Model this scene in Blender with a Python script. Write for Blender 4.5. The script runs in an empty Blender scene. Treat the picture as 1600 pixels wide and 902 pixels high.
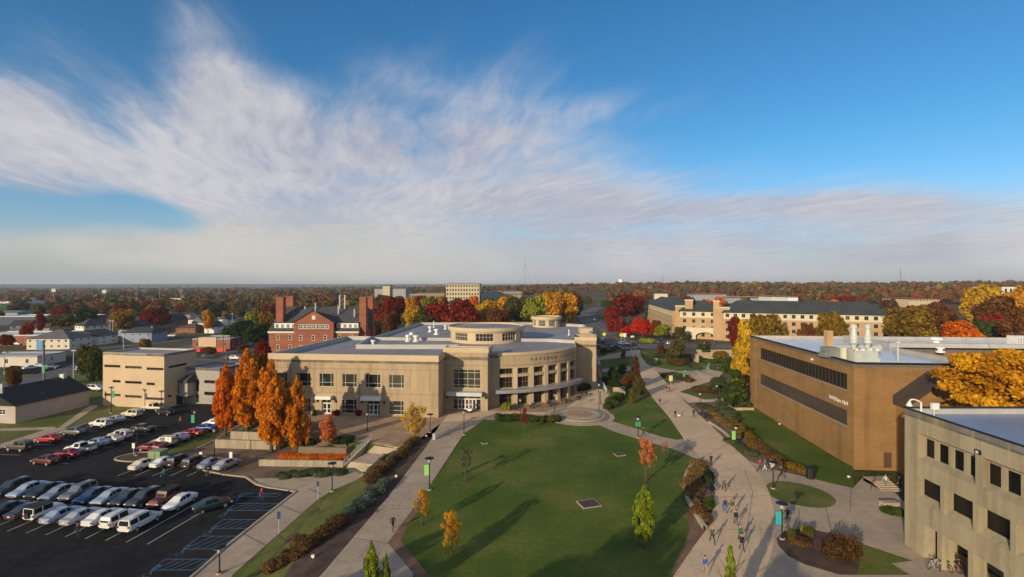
import bpy, bmesh, math, random
import numpy as np
from mathutils import Vector, Matrix

R = math.radians
scene = bpy.context.scene
COL = scene.collection

# ------------------------------------------------------------------ camera
H, F, HY = 28.0, 760.0, 445.0          # eye height (m), focal length (px of a 1600 px wide frame), horizon row
cam_d = bpy.data.cameras.new('camera')
cam = bpy.data.objects.new('camera', cam_d); COL.objects.link(cam)
cam_d.sensor_width = 36.0
cam_d.lens = F / 1600 * 36
cam_d.shift_y = (HY - 451) / 1600
cam_d.clip_start = 0.5
cam_d.clip_end = 60000
cam.location = (0, 0, H)
cam.rotation_euler = (R(90), 0, 0)
scene.camera = cam

# ------------------------------------------------------------------ sky, sun, exposure
SUN_EL, SUN_AZ = 15.0, 36.9            # elevation; light travels towards +X sin, +Y cos of this azimuth
SUN_STRENGTH, SKY_STRENGTH = 4.8, 0.135
scene.view_settings.view_transform = 'Standard'
scene.view_settings.look = 'None'
scene.view_settings.exposure = 0.0
scene.view_settings.gamma = 1.0
scene.view_settings.use_curve_mapping = False
world = bpy.data.worlds.new('World'); scene.world = world
world.use_nodes = True

class NT:
    """small helper to write node trees"""
    def __init__(s, tree): s.t = tree; s.n = tree.nodes; s.l = tree.links
    def new(s, typ, **kw):
        n = s.n.new(typ)
        for k, v in kw.items(): setattr(n, k, v)
        return n
    def put(s, sock, v):
        if v is None: return
        if hasattr(v, 'is_output') or isinstance(v, bpy.types.NodeSocket): s.l.new(v, sock)
        else: sock.default_value = v
    def math(s, op, a, b=None, c=None, clamp=False):
        n = s.new('ShaderNodeMath', operation=op); n.use_clamp = clamp
        s.put(n.inputs[0], a); s.put(n.inputs[1], b); s.put(n.inputs[2], c)
        return n.outputs[0]
    def mix(s, fac, a, b, typ='MIX'):
        n = s.new('ShaderNodeMix', data_type='RGBA', blend_type=typ)
        s.put(n.inputs[0], fac); s.put(n.inputs[6], a); s.put(n.inputs[7], b)
        return n.outputs[2]
    def ramp(s, fac, pts, interp='LINEAR'):
        n = s.new('ShaderNodeValToRGB'); cr = n.color_ramp; cr.interpolation = interp
        while len(cr.elements) < len(pts): cr.elements.new(0.5)
        for e, (p, c) in zip(cr.elements, pts):
            e.position = p; e.color = c if len(c) == 4 else (*c, 1)
        s.put(n.inputs[0], fac); return n.outputs[0]
    def smooth(s, a, b, x):
        n = s.new('ShaderNodeMapRange', interpolation_type='SMOOTHSTEP')
        s.put(n.inputs[0], x); n.inputs[1].default_value = a; n.inputs[2].default_value = b
        return n.outputs[0]
    def noise(s, vec, scale, detail=4, rough=0.55, dist=0.0):
        n = s.new('ShaderNodeTexNoise'); s.put(n.inputs['Vector'], vec)
        n.inputs['Scale'].default_value = scale; n.inputs['Detail'].default_value = detail
        n.inputs['Roughness'].default_value = rough; n.inputs['Distortion'].default_value = dist
        return n.outputs[0]
    def mapping(s, vec, scale=(1, 1, 1), rot=(0, 0, 0), loc=(0, 0, 0)):
        n = s.new('ShaderNodeMapping'); s.put(n.inputs[0], vec)
        n.inputs[1].default_value = loc; n.inputs[2].default_value = rot; n.inputs[3].default_value = scale
        return n.outputs[0]

def build_world():
    w = NT(world.node_tree); w.n.clear()
    out = w.new('ShaderNodeOutputWorld'); bg = w.new('ShaderNodeBackground')
    w.l.new(bg.outputs[0], out.inputs[0])
    sky = w.new('ShaderNodeTexSky', sky_type='NISHITA')
    sky.sun_disc = False
    sky.sun_elevation = R(SUN_EL); sky.sun_rotation = R(180 + SUN_AZ)
    sky.altitude = 300; sky.air_density = 1.0; sky.dust_density = 0.6; sky.ozone_density = 2.2
    hs = w.new('ShaderNodeHueSaturation'); hs.inputs['Saturation'].default_value = 1.25
    hs.inputs['Value'].default_value = 1.0
    w.l.new(sky.outputs[0], hs.inputs['Color'])
    tc = w.new('ShaderNodeTexCoord')
    sep = w.new('ShaderNodeSeparateXYZ'); w.l.new(tc.outputs['Generated'], sep.inputs[0])
    x, y, z = sep.outputs
    tint = w.mix(w.smooth(0.0, 0.30, z), (0.86, 0.90, 1.10, 1), (0.62, 0.97, 1.06, 1))
    skyc = w.mix(1.0, hs.outputs[0], tint, 'MULTIPLY')
    ys = w.math('MAXIMUM', y, 0.08)
    u = w.math('DIVIDE', x, ys); v = w.math('DIVIDE', z, ys)          # direction on a plane to the north
    # cirrus sheet overhead: streaks run towards the north-north-west
    zz = w.math('ADD', w.math('MAXIMUM', z, 0.0), 0.045)
    cx = w.math('DIVIDE', x, zz); cy = w.math('DIVIDE', y, zz)
    comb = w.new('ShaderNodeCombineXYZ'); w.l.new(cx, comb.inputs[0]); w.l.new(cy, comb.inputs[1])
    rot = w.mapping(comb.outputs[0], rot=(0, 0, R(-21)))
    wn = w.new('ShaderNodeTexNoise'); w.l.new(rot, wn.inputs['Vector']); wn.inputs['Scale'].default_value = 0.55
    wn.inputs['Detail'].default_value = 3
    warp = w.new('ShaderNodeVectorMath', operation='SCALE'); w.l.new(wn.outputs['Color'], warp.inputs[0]); warp.inputs['Scale'].default_value = 0.9
    add = w.new('ShaderNodeVectorMath', operation='ADD'); w.l.new(rot, add.inputs[0]); w.l.new(warp.outputs[0], add.inputs[1])
    streak = w.noise(w.mapping(add.outputs[0], scale=(1.9, 0.33, 1)), 1.5, 8, 0.62)
    fine = w.noise(w.mapping(add.outputs[0], scale=(4.2, 0.9, 1)), 2.2, 6, 0.65)
    cuv = w.new('ShaderNodeCombineXYZ'); w.l.new(u, cuv.inputs[0]); w.l.new(v, cuv.inputs[1])
    soft = w.noise(w.mapping(cuv.outputs[0], scale=(1.6, 3.6, 1), loc=(3.1, 1.7, 0)), 1.7, 5, 0.5)
    band = w.noise(w.mapping(cuv.outputs[0], scale=(1.0, 7.0, 1), loc=(0.4, 5.2, 0), rot=(0, 0, R(-6))), 1.8, 5, 0.55)
    # where the cloud banks stand (given as photo rows and columns, turned into directions)
    banks = [(560, 225, 250, 95, 0, .95), (640, 320, 320, 72, 4, 1.25), (430, 300, 170, 60, 24, .62), (40, 165, 120, 75, 10, .85),
             (130, 245, 220, 48, 14, .80), (325, 100, 44, 105, -24, .52), (375, 185, 90, 60, 0, .55), (230, 160, 70, 45, 20, .3),
             (40, 290, 130, 26, 10, .62), (200, 390, 420, 34, 2, 1.0), (520, 385, 260, 50, 4, .8),
             (1120, 366, 260, 40, -7, 1.3), (1250, 334, 110, 14, -6, .7), (1480, 372, 330, 50, -2, 1.6), (900, 365, 280, 66, 0, 1.1),
             (860, 205, 130, 34, -25, .34), (985, 200, 100, 15, -27, .16), (760, 250, 120, 60, -20, .35), (850, 120, 200, 60, -20, .10)]
    gaps = [(250, 335, 110, 24, 20, 1.0), (60, 325, 170, 20, 3, .9), (1000, 325, 130, 16, -12, .4), (190, 215, 90, 30, 25, .35), (470, 110, 50, 60, 0, .3), (560, 345, 200, 14, 3, .25)]
    def gauss(b):
        px, py, rx, ry, a, amp = b
        g = w.mapping(cuv.outputs[0], loc=(-(px - 800) / F, -(HY - py) / F, 0))
        n = w.new('ShaderNodeVectorRotate', rotation_type='Z_AXIS'); w.l.new(g, n.inputs['Vector']); n.inputs['Angle'].default_value = R(a)
        sc = w.mapping(n.outputs[0], scale=(F / rx, F / ry, 0))
        d = w.new('ShaderNodeVectorMath', operation='DOT_PRODUCT'); w.l.new(sc, d.inputs[0]); w.l.new(sc, d.inputs[1])
        return w.math('MULTIPLY', w.math('EXPONENT', w.math('MULTIPLY', d.outputs['Value'], -0.75)), amp)
    tot = None
    for b in banks:
        g = gauss(b); tot = g if tot is None else w.math('ADD', tot, g)
    for b in gaps: tot = w.math('SUBTRACT', tot, gauss(b))
    tot = w.math('MAXIMUM', w.math('MINIMUM', w.math('MULTIPLY', tot, 0.70), 0.80), 0.0)
    nz = w.math('ADD', w.math('MULTIPLY', streak, 1.15), w.math('MULTIPLY', fine, 0.28))
    nz = w.math('ADD', nz, w.math('MULTIPLY', soft, 0.55))
    up = w.smooth(0.10, 0.34, v)
    nzl = w.math('ADD', w.math('ADD', w.math('MULTIPLY', band, 1.0), w.math('MULTIPLY', soft, 0.6)), 0.20)
    nz = w.math('ADD', w.math('MULTIPLY', nz, up), w.math('MULTIPLY', nzl, w.math('SUBTRACT', 1.0, up)))
    dens = w.math('ADD', w.math('MULTIPLY', tot, 1.0), w.math('MULTIPLY', w.math('ADD', nz, -0.96), w.math('MULTIPLY', w.math('SQRT', tot), 1.75)))
    front = w.smooth(0.05, 0.3, y)
    alpha = w.math('MULTIPLY', w.smooth(0.02, 0.98, dens), 0.92)
    back = w.math('MULTIPLY', w.smooth(0.25, 0.65, streak), 0.85)  # unseen cloud behind the view, thickened for a warmer, less blue fill light
    alpha = w.math('ADD', w.math('MULTIPLY', alpha, front), w.math('MULTIPLY', back, w.math('SUBTRACT', 1.0, front)))
    # haze bank along the horizon
    hz = w.math('MULTIPLY', w.math('EXPONENT', w.math('MULTIPLY', w.math('MAXIMUM', v, 0.0), -15.0)), 0.92)
    hcol = w.ramp(w.math('MULTIPLY', w.math('ADD', u, 1.05), 0.476), [(0, (.37, .405, .45)), (0.5, (.31, .38, .46)), (1, (.34, .405, .49))])
    shade = w.smooth(0.34, 0.66, w.math('ADD', w.math('MULTIPLY', soft, 0.6), w.math('MULTIPLY', fine, 0.4)))
    ccol = w.mix(shade, (.43, .43, .51, 1), (.67, .645, .67, 1))
    warmth = w.math('MULTIPLY', w.smooth(0.20, 0.06, v), w.smooth(0.35, -0.5, u))
    ccol = w.mix(w.math('MULTIPLY', warmth, 0.75), ccol, (.66, .62, .53, 1))
    k = 1.0 / SKY_STRENGTH
    def times(c, f): return w.mix(1.0, c, (f, f, f, 1), 'MULTIPLY')
    c1 = w.mix(hz, skyc, times(hcol, k))
    c2 = w.mix(alpha, c1, times(ccol, k))
    # below the horizon: dull earth
    below = w.smooth(-0.002, -0.02, z)
    c3 = w.mix(below, c2, (.12 * k, .11 * k, .10 * k, 1))
    w.l.new(c3, bg.inputs[0]); bg.inputs[1].default_value = SKY_STRENGTH
build_world()

sun_d = bpy.data.lights.new('sun', 'SUN'); sun = bpy.data.objects.new('sun', sun_d); COL.objects.link(sun)
sun_d.energy = SUN_STRENGTH; sun_d.angle = R(0.7); sun_d.color = (1.0, 0.82, 0.55)
tdir = Vector((math.sin(R(SUN_AZ)) * math.cos(R(SUN_EL)), math.cos(R(SUN_AZ)) * math.cos(R(SUN_EL)), -math.sin(R(SUN_EL))))
sun.rotation_euler = tdir.to_track_quat('-Z', 'Y').to_euler()
sun.location = (-60, -80, 60)
scene.cycles.max_bounces = 6
scene.cycles.diffuse_bounces = 3
scene.cycles.glossy_bounces = 3
scene.cycles.transparent_max_bounces = 8
scene.cycles.caustics_reflective = False
scene.cycles.caustics_refractive = False

# ------------------------------------------------------------------ terrain and picture-to-place helpers
def sm(a, b, x):
    t = np.clip((np.asarray(x, float) - a) / (b - a), 0, 1); return t * t * (3 - 2 * t)
def zt(X, Y):
    X = np.asarray(X, float); Y = np.asarray(Y, float)
    xc = np.interp(Y, [0, 60, 70, 78, 84, 89, 100, 112, 300], [-24, -24, -21.5, -20.5, -26, -36, -52, -60, -60])
    z = -2.0 * (1 - sm(xc - 4, xc + 4, X)) - sm(150, 260, -X)
    su = ((X + 25.4) * 4.0 + (Y - 79.3) * 4.2) / 33.64; sw = ((X + 25.4) * -4.2 + (Y - 79.3) * 4.0) / 5.8
    sk = (1 - sm(2.3, 3.6, np.abs(sw))) * sm(-.6, -.3, su) * (1 - sm(1.0, 1.12, su))
    z = z * (1 - sk) + sk * np.minimum(z, np.interp(su, [-.05, .12, 1], [-2.0, -2.5, -.9]))
    wm = sm(60, 64, X) * (1 - sm(98, 102, X))
    z = z + 2 * (wm * sm(187.2, 188.6, Y) + (1 - wm) * sm(165, 190, Y)) * sm(22, 40, X)
    z = z - 1.3 * wm * sm(140, 172, Y) * (1 - sm(187.2, 188.6, Y))
    az = X / (np.abs(Y) + 1)
    hill = np.interp(az, [-1.3, -.6, -.3, -.05, .12, .3, 1.3], [-2, 2, 8, 11, 15, 21, 22])
    z = z + sm(320, 1300, Y) * (hill + 1.5 * np.sin(X / 170.) * np.cos(Y / 210.))
    z = z + sm(2500, 9000, Y) * 6
    return z
def P(px, py, z=0.0):
    D = F * (H - z) / (py - HY); return ((px - 800) / F * D, D, z)
def Pt(px, py):
    z = 0.0
    for _ in range(12):
        X, Y, _z = P(px, py, z); z = z * 0.4 + 0.6 * float(zt(X, Y))
    return (X, Y, float(zt(X, Y)))
def PD(px, D): return (px - 800) / F * D           # sideways offset of a photo column at distance D
def ZD(py, D): return H - (py - HY) * D / F         # height of a photo row at distance D

# ------------------------------------------------------------------ object helpers
XF = {}
def _reg(o, parent):
    loc = Matrix.LocRotScale(o.location, o.rotation_euler, o.scale)
    XF[o.name] = (XF[parent.name] @ loc) if parent else loc
def thing(name, label, cat, loc=(0, 0, 0), rotz=0.0, group=None):
    o = bpy.data.objects.new(name, None); COL.objects.link(o)
    o.location = loc; o.rotation_euler = (0, 0, rotz); o.empty_display_size = 0.3
    o['label'] = label; o['category'] = cat
    if group: o['group'] = group
    _reg(o, None); return o
def tag(o, label, cat, group=None):
    o['label'] = label; o['category'] = cat
    if group: o['group'] = group
    return o
def kids(o): return [c for c in o.children]
def copy_tree(o, parent=None, label=None, swap=None):
    c = o.copy(); COL.objects.link(c); c.parent = parent
    if label: c['label'] = label
    if swap and c.type == 'MESH':
        for i, s in enumerate(c.material_slots):
            if s.material and s.material.name in swap:
                mm = swap[s.material.name]; s.link = 'OBJECT'; s.material = mm
    for ch in kids(o): copy_tree(ch, c, None, swap)
    return c

class MB:
    def __init__(s): s.v = []; s.f = []; s.m = []
    def quad(s, pts, m=0):
        i = len(s.v); s.v += [tuple(p) for p in pts]; s.f.append(tuple(range(i, i + len(pts)))); s.m.append(m); return s
    def box(s, x0, x1, y0, y1, z0, z1, m=0):
        i = len(s.v)
        s.v += [(x0, y0, z0), (x1, y0, z0), (x1, y1, z0), (x0, y1, z0), (x0, y0, z1), (x1, y0, z1), (x1, y1, z1), (x0, y1, z1)]
        for f in ((0, 3, 2, 1), (4, 5, 6, 7), (0, 1, 5, 4), (1, 2, 6, 5), (2, 3, 7, 6), (3, 0, 4, 7)):
            s.f.append(tuple(i + k for k in f)); s.m.append(m)
        return s
    def obox(s, c, size, rz, m=0, z0=None):
        """box centred at c=(x,y) turned by rz, from z0 to z0+size[2]"""
        i = len(s.v); s.box(-size[0] / 2, size[0] / 2, -size[1] / 2, size[1] / 2, 0, size[2], m)
        ca, sa = math.cos(rz), math.sin(rz); zz = z0 if z0 is not None else (c[2] if len(c) > 2 else 0)
        for k in range(i, len(s.v)):
            x, y, z = s.v[k]; s.v[k] = (c[0] + x * ca - y * sa, c[1] + x * sa + y * ca, zz + z)
        return s
    def prism(s, poly, z0, z1, m=0, mtop=None, bottom=True):
        n = len(poly); a = sum(poly[i][0] * poly[(i + 1) % n][1] - poly[(i + 1) % n][0] * poly[i][1] for i in range(n))
        if a < 0: poly = poly[::-1]
        i = len(s.v); s.v += [(p[0], p[1], z0) for p in poly] + [(p[0], p[1], z1) for p in poly]
        for k in range(n):
            j = (k + 1) % n; s.f.append((i + k, i + j, i + n + j, i + n + k)); s.m.append(m)
        s.f.append(tuple(i + n + k for k in range(n))); s.m.append(m if mtop is None else mtop)
        if bottom: s.f.append(tuple(i + k for k in reversed(range(n)))); s.m.append(m)
        return s
    def cyl(s, x, y, z0, z1, r0, r1=None, n=12, m=0, caps=True):
        return s.tube((x, y, z0), (x, y, z1), r0, r1, n, m, caps)
    def tube(s, p0, p1, r0, r1=None, n=8, m=0, caps=True):
        r1 = r0 if r1 is None else r1
        p0 = Vector(p0); p1 = Vector(p1); d = p1 - p0
        if d.length < 1e-6: return s
        d.normalize(); a = d.orthogonal().normalized(); b = d.cross(a); i = len(s.v)
        for p, r in ((p0, r0), (p1, r1)):
            for k in range(n):
                t = 2 * math.pi * k / n; s.v.append(tuple(p + a * (r * math.cos(t)) + b * (r * math.sin(t))))
        for k in range(n):
            j = (k + 1) % n; s.f.append((i + k, i + j, i + n + j, i + n + k)); s.m.append(m)
        if caps:
            s.f.append(tuple(i + k for k in reversed(range(n)))); s.m.append(m)
            s.f.append(tuple(i + n + k for k in range(n))); s.m.append(m)
        return s
    def lathe(s, prof, n=16, m=0, c=(0, 0, 0)):
        i = len(s.v)
        for r, z in prof:
            for k in range(n):
                t = 2 * math.pi * k / n; s.v.append((c[0] + r * math.cos(t), c[1] + r * math.sin(t), c[2] + z))
        for q in range(len(prof) - 1):
            for k in range(n):
                j = (k + 1) % n; s.f.append((i + q * n + k, i + q * n + j, i + (q + 1) * n + j, i + (q + 1) * n + k)); s.m.append(m)
        return s
    def build(s, name, mats, parent=None, smooth=False, local=False):
        if not isinstance(mats, (list, tuple)): mats = [mats]
        me = bpy.data.meshes.new(name)
        v = s.v
        if parent is not None and not local:
            inv = XF[parent.name].inverted(); v = [tuple(inv @ Vector(p)) for p in v]
        me.from_pydata(v, [], s.f)
        for m in mats: me.materials.append(m)
        if len(mats) > 1: me.polygons.foreach_set('material_index', s.m)
        if smooth: me.polygons.foreach_set('use_smooth', [True] * len(s.f))
        me.update()
        o = bpy.data.objects.new(name, me); COL.objects.link(o)
        if parent is not None: o.parent = parent
        _reg(o, parent); return o

# ------------------------------------------------------------------ materials
MATS = {}
def M(name, col, rough=0.85, var=0.18, scale=0.35, fine=None, metal=0.0, spec=0.5, bump=0.0, stretch=(1, 1, 1), coat=0.0, col2=None, vec='Object', slabs=0, rnd=None, streak=0):
    if name in MATS: return MATS[name]
    m = bpy.data.materials.new(name); m.use_nodes = True; t = NT(m.node_tree)
    b = t.n['Principled BSDF']
    tc = t.new('ShaderNodeTexCoord'); vv = t.mapping(tc.outputs[vec], scale=stretch)
    n1 = t.noise(vv, scale, 5, 0.6); n2 = t.noise(vv, (fine or scale * 12), 4, 0.65)
    nn = t.math('ADD', t.math('MULTIPLY', n1, 0.6), t.math('MULTIPLY', n2, 0.4))
    lo = tuple(max(0, c * (1 - var)) for c in col); hi = tuple(min(1, c * (1 + var)) for c in (col2 or col))
    c = t.ramp(nn, [(0.40, lo), (0.60, hi)])
    if slabs:
        br = t.new('ShaderNodeTexBrick'); br.offset = 0.0; t.l.new(t.mapping(tc.outputs['Object'], rot=(0, 0, 0.12)), br.inputs['Vector'])
        br.inputs['Scale'].default_value = 1.0; br.inputs['Brick Width'].default_value = slabs; br.inputs['Row Height'].default_value = slabs; br.inputs['Mortar Size'].default_value = 0.035; br.inputs['Mortar Smooth'].default_value = 0.3; br.inputs['Bias'].default_value = 0
        br.inputs['Color1'].default_value = (.95, .95, .95, 1); br.inputs['Color2'].default_value = (1.04, 1.03, 1.02, 1); br.inputs['Mortar'].default_value = (.78, .76, .74, 1)
        c = t.mix(1.0, c, br.outputs[0], 'MULTIPLY')
    if streak:
        sn = t.noise(t.mapping(tc.outputs['Object'], scale=(1.1, 1.1, .07)), streak, 5, .7); c = t.mix(1.0, c, t.ramp(sn, [(.36, (.80, .78, .75)), (.5, (1, 1, 1)), (.66, (1.06, 1.06, 1.05))]), 'MULTIPLY')
    if rnd:
        oi = t.new('ShaderNodeObjectInfo'); c = t.mix(t.smooth(0.35, 1.0, oi.outputs['Random']), c, (*rnd, 1))
    t.l.new(c, b.inputs['Base Color'])
    b.inputs['Roughness'].default_value = rough; b.inputs['Metallic'].default_value = metal
    b.inputs['Specular IOR Level'].default_value = spec; b.inputs['Coat Weight'].default_value = coat
    b.inputs['Coat Roughness'].default_value = 0.08
    if bump:
        bn = t.new('ShaderNodeBump'); bn.inputs['Strength'].default_value = bump; bn.inputs['Distance'].default_value = 0.05
        t.l.new(n2, bn.inputs['Height']); t.l.new(bn.outputs[0], b.inputs['Normal'])
    MATS[name] = m; return m
def paint(name, col, metal=0.0):
    return M('paint_' + name, col, 0.38, 0.05, 0.8, metal=metal, coat=0.6)
def foliage(name, dark, mid, bright, trans=0.4):
    if name in MATS: return MATS[name]
    m = bpy.data.materials.new('leaves_' + name); m.use_nodes = True; t = NT(m.node_tree); t.n.clear()
    out = t.new('ShaderNodeOutputMaterial')
    at = t.new('ShaderNodeAttribute'); at.attribute_name = 'tone'
    oi = t.new('ShaderNodeObjectInfo')
    f = t.math('ADD', at.outputs['Fac'], t.math('MULTIPLY', t.math('SUBTRACT', oi.outputs['Random'], 0.5), 0.16))
    k = 1.35; dark, mid, bright = [tuple(min(.8, q * k) for q in e) for e in (dark, mid, bright)]; dark = tuple(.5 * p + .5 * q for p, q in zip(dark, mid))
    c = t.ramp(f, [(0.12, dark), (0.52, mid), (0.92, bright)])
    d = t.new('ShaderNodeBsdfDiffuse'); tr = t.new('ShaderNodeBsdfTranslucent'); mx = t.new('ShaderNodeMixShader')
    t.l.new(c, d.inputs[0]); t.l.new(c, tr.inputs[0]); mx.inputs[0].default_value = trans
    t.l.new(d.outputs[0], mx.inputs[1]); t.l.new(tr.outputs[0], mx.inputs[2]); t.l.new(mx.outputs[0], out.inputs[0])
    MATS[name] = m; return m
def glass(name='window_glass', col=(.012, .016, .02), rough=0.08, spec=0.5, rnd=(.075, .068, .055)):
    return M(name, col, rough, 0.3, 0.4, spec=spec, rnd=rnd)

GL = glass(); GL2 = glass('dark_glass', (.018, .014, .011), 0.18, 0.35); CG = glass('car_glass', (.010, .012, .014), 0.25, 0.12, None)
m_tan = M('tan_stucco', (.38, .285, .178), 0.9, 0.09, 0.12, fine=1.3, stretch=(1, 1, .7), streak=.9)
m_tan2 = M('pale_cornice_stucco', (.51, .395, .255), 0.88, 0.08, 0.3)
m_joint = M('panel_joint', (.16, .125, .09), 0.9, 0.1)
m_frame = M('window_frame_cream', (.62, .56, .44), 0.6, 0.06)
m_wmetal = M('pale_metal', (.52, .53, .55), 0.45, 0.06, metal=0.3)
m_roofgrey = M('roof_membrane_grey', (.25, .235, .25), 0.9, 0.16, 0.08, fine=0.5, slabs=4.0)
m_coping = M('coping_metal', (.40, .38, .36), 0.6, 0.1)
m_brickr = M('red_brick', (.26, .088, .048), 0.92, 0.16, 0.25, fine=6, stretch=(.4, .4, 2.5))
m_bricko = M('ochre_brick', (.250, .138, .050), 0.92, 0.13, 0.35, fine=2.2, stretch=(.6, .6, 2.0), streak=.35)
m_slate = M('grey_shingle', (.055, .052, .056), 0.9, 0.25, 0.3, fine=5, stretch=(.5, .5, 2))
m_black = M('black_metal', (.012, .012, .013), 0.5, 0.2)
m_white = M('white_paint', (.72, .70, .66), 0.6, 0.08)
m_conc = M('walk_concrete', (.42, .328, .238), 0.92, 0.13, 0.16, fine=1.6, spec=.15, slabs=1.8)
m_aggr = M('tan_aggregate_paving', (.60, .435, .285), 0.93, 0.12, 0.12, fine=2.2, spec=.15, slabs=2.4)
m_brickpav = M('brick_paving', (.36, .24, .15), 0.93, 0.18, 0.3, fine=4, spec=.15, slabs=3.0)
m_asph = M('asphalt', (.024, .023, .024), 0.95, 0.35, 0.06, fine=.9, spec=.08)
m_road = M('worn_road_asphalt', (.125, .118, .12), 0.93, 0.14, 0.08, fine=1.0, spec=.15)
m_line = M('white_marking', (.50, .48, .44), 0.85, 0.2, 1.5)
m_blue = M('blue_marking', (.06, .13, .22), 0.85, 0.25, 1.5)
m_mulch = M('bark_mulch', (.075, .042, .028), 0.97, 0.4, 0.6, fine=7)
m_leafmulch = M('leaf_strewn_mulch', (.15, .098, .060), 0.97, 0.3, 0.35, fine=5)
m_wallc = M('poured_concrete', (.33, .275, .195), 0.9, 0.2, 0.5, fine=2, stretch=(2.5, 2.5, .25))
m_step = M('step_concrete', (.40, .32, .225), 0.9, 0.12, 0.5)
m_stone = M('beige_cast_concrete', (.335, .28, .185), 0.92, 0.09, 0.2, fine=2.5, streak=1.0)
m_trunk = M('bark', (.085, .065, .050), 0.95, 0.3, 3)
m_tyre = M('tyre_rubber', (.012, .012, .012), 0.85, 0.1)
m_rim = M('wheel_alloy', (.50, .50, .50), 0.35, 0.1, metal=0.6)
m_head = M('headlamp_lens', (.65, .66, .68), 0.15, 0.05)
m_tail = M('tail_lamp_lens', (.35, .012, .010), 0.2, 0.1)
m_plate = M('number_plate', (.6, .6, .56), 0.5, 0.05)
def grass(name, a, b, c, s=0.09):
    m = bpy.data.materials.new(name); m.use_nodes = True; t = NT(m.node_tree); bs = t.n['Principled BSDF']
    g = t.new('ShaderNodeNewGeometry'); v = g.outputs['Position']
    n1 = t.noise(v, s, 5, 0.6); n2 = t.noise(v, 1.4, 5, 0.7); n3 = t.noise(v, 6.0, 3, 0.7)
    f = t.math('ADD', t.math('MULTIPLY', n1, 0.55), t.math('ADD', t.math('MULTIPLY', n2, 0.28), t.math('MULTIPLY', n3, 0.17)))
    t.l.new(t.ramp(f, [(0.40, a), (0.5, b), (0.59, c)]), bs.inputs['Base Color'])
    bs.inputs['Roughness'].default_value = 0.95; bs.inputs['Specular IOR Level'].default_value = 0.15
    bn = t.new('ShaderNodeBump'); bn.inputs['Strength'].default_value = 0.6; bn.inputs['Distance'].default_value = 0.08
    t.l.new(n3, bn.inputs['Height']); t.l.new(bn.outputs[0], bs.inputs['Normal'])
    MATS[name] = m; return m
m_lawn = grass('lawn_grass', (.056, .092, .012), (.085, .122, .017), (.148, .150, .035))
m_verge = grass('verge_grass', (.075, .10, .020), (.115, .130, .032), (.18, .155, .055))
m_field = grass('field_ground', (.05, .055, .022), (.085, .075, .035), (.13, .10, .05), 0.02)
m_sport = grass('bright_turf', (.05, .12, .02), (.06, .14, .03), (.08, .15, .035))

# ------------------------------------------------------------------ sheets on the ground
def cut_poly(poly, step):
    bm = bmesh.new(); vs = [bm.verts.new((p[0], p[1], 0)) for p in poly]
    bm.faces.new(vs)
    bmesh.ops.triangulate(bm, faces=bm.faces[:])
    for ax in (0, 1):
        lo = min(p[ax] for p in poly); hi = max(p[ax] for p in poly)
        k = math.ceil(lo / step) * step
        while k < hi:
            no = (1, 0, 0) if ax == 0 else (0, 1, 0); co = (k, 0, 0) if ax == 0 else (0, k, 0)
            bmesh.ops.bisect_plane(bm, geom=bm.verts[:] + bm.edges[:] + bm.faces[:], plane_co=co, plane_no=no, dist=1e-5)
            k += step
    bmesh.ops.recalc_face_normals(bm, faces=bm.faces[:])
    return bm
def sheet(name, poly, mat, off, step=2.0, kind='structure', parent=None):
    """a surface draped on the terrain; poly in world XY"""
    bm = cut_poly(poly, step)
    for v in bm.verts: v.co.z = float(zt(v.co.x, v.co.y)) + off
    for f in bm.faces:
        if f.normal.z < 0: f.normal_flip()
    me = bpy.data.meshes.new(name); bm.to_mesh(me); bm.free(); me.materials.append(mat)
    me.update()
    for p in me.polygons:
        if p.normal.z < 0: p.flip()
    o = bpy.data.objects.new(name, me); COL.objects.link(o); o['kind'] = kind; _reg(o, None); return o
def smooth_poly(pts, n=4, closed=True):
    """Catmull-Rom through the points"""
    out = []; N = len(pts)
    rng = range(N) if closed else range(N - 1)
    for i in rng:
        if closed: p0, p1, p2, p3 = pts[i - 1], pts[i], pts[(i + 1) % N], pts[(i + 2) % N]
        else: p0, p1, p2, p3 = pts[max(i - 1, 0)], pts[i], pts[i + 1], pts[min(i + 2, N - 1)]
        for k in range(n):
            t = k / n
            out.append(tuple(0.5 * ((2 * p1[a]) + (-p0[a] + p2[a]) * t + (2 * p0[a] - 5 * p1[a] + 4 * p2[a] - p3[a]) * t * t + (-p0[a] + 3 * p1[a] - 3 * p2[a] + p3[a]) * t ** 3) for a in (0, 1)))
    if not closed: out.append(tuple(pts[-1][:2]))
    return out
def px_poly(pts, smooth=False, n=3):
    w = [Pt(*p)[:2] for p in pts]
    return smooth_poly(w, n) if smooth else w
def ribbon(line, width):
    L, Rr = [], []
    for i, p in enumerate(line):
        a = line[max(i - 1, 0)]; b = line[min(i + 1, len(line) - 1)]
        d = Vector((b[0] - a[0], b[1] - a[1])).normalized(); n = Vector((-d.y, d.x)); wd = width[i] if isinstance(width, list) else width
        L.append((p[0] + n.x * wd / 2, p[1] + n.y * wd / 2)); Rr.append((p[0] - n.x * wd / 2, p[1] - n.y * wd / 2))
    return L, Rr
def road(name, line, width, mat, off, step=8):
    """a strip built quad by quad along a line, draped on the terrain"""
    L, Rr = ribbon(line, width); mb = MB()
    for i in range(len(L) - 1):
        q = [Rr[i], Rr[i + 1], L[i + 1], L[i]]
        mb.quad([(p[0], p[1], float(zt(p[0], p[1])) + off) for p in q])
    o = mb.build(name, mat); o['kind'] = 'structure'
    for p in o.data.polygons:
        if p.normal.z < 0: p.flip()
    return o
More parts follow.
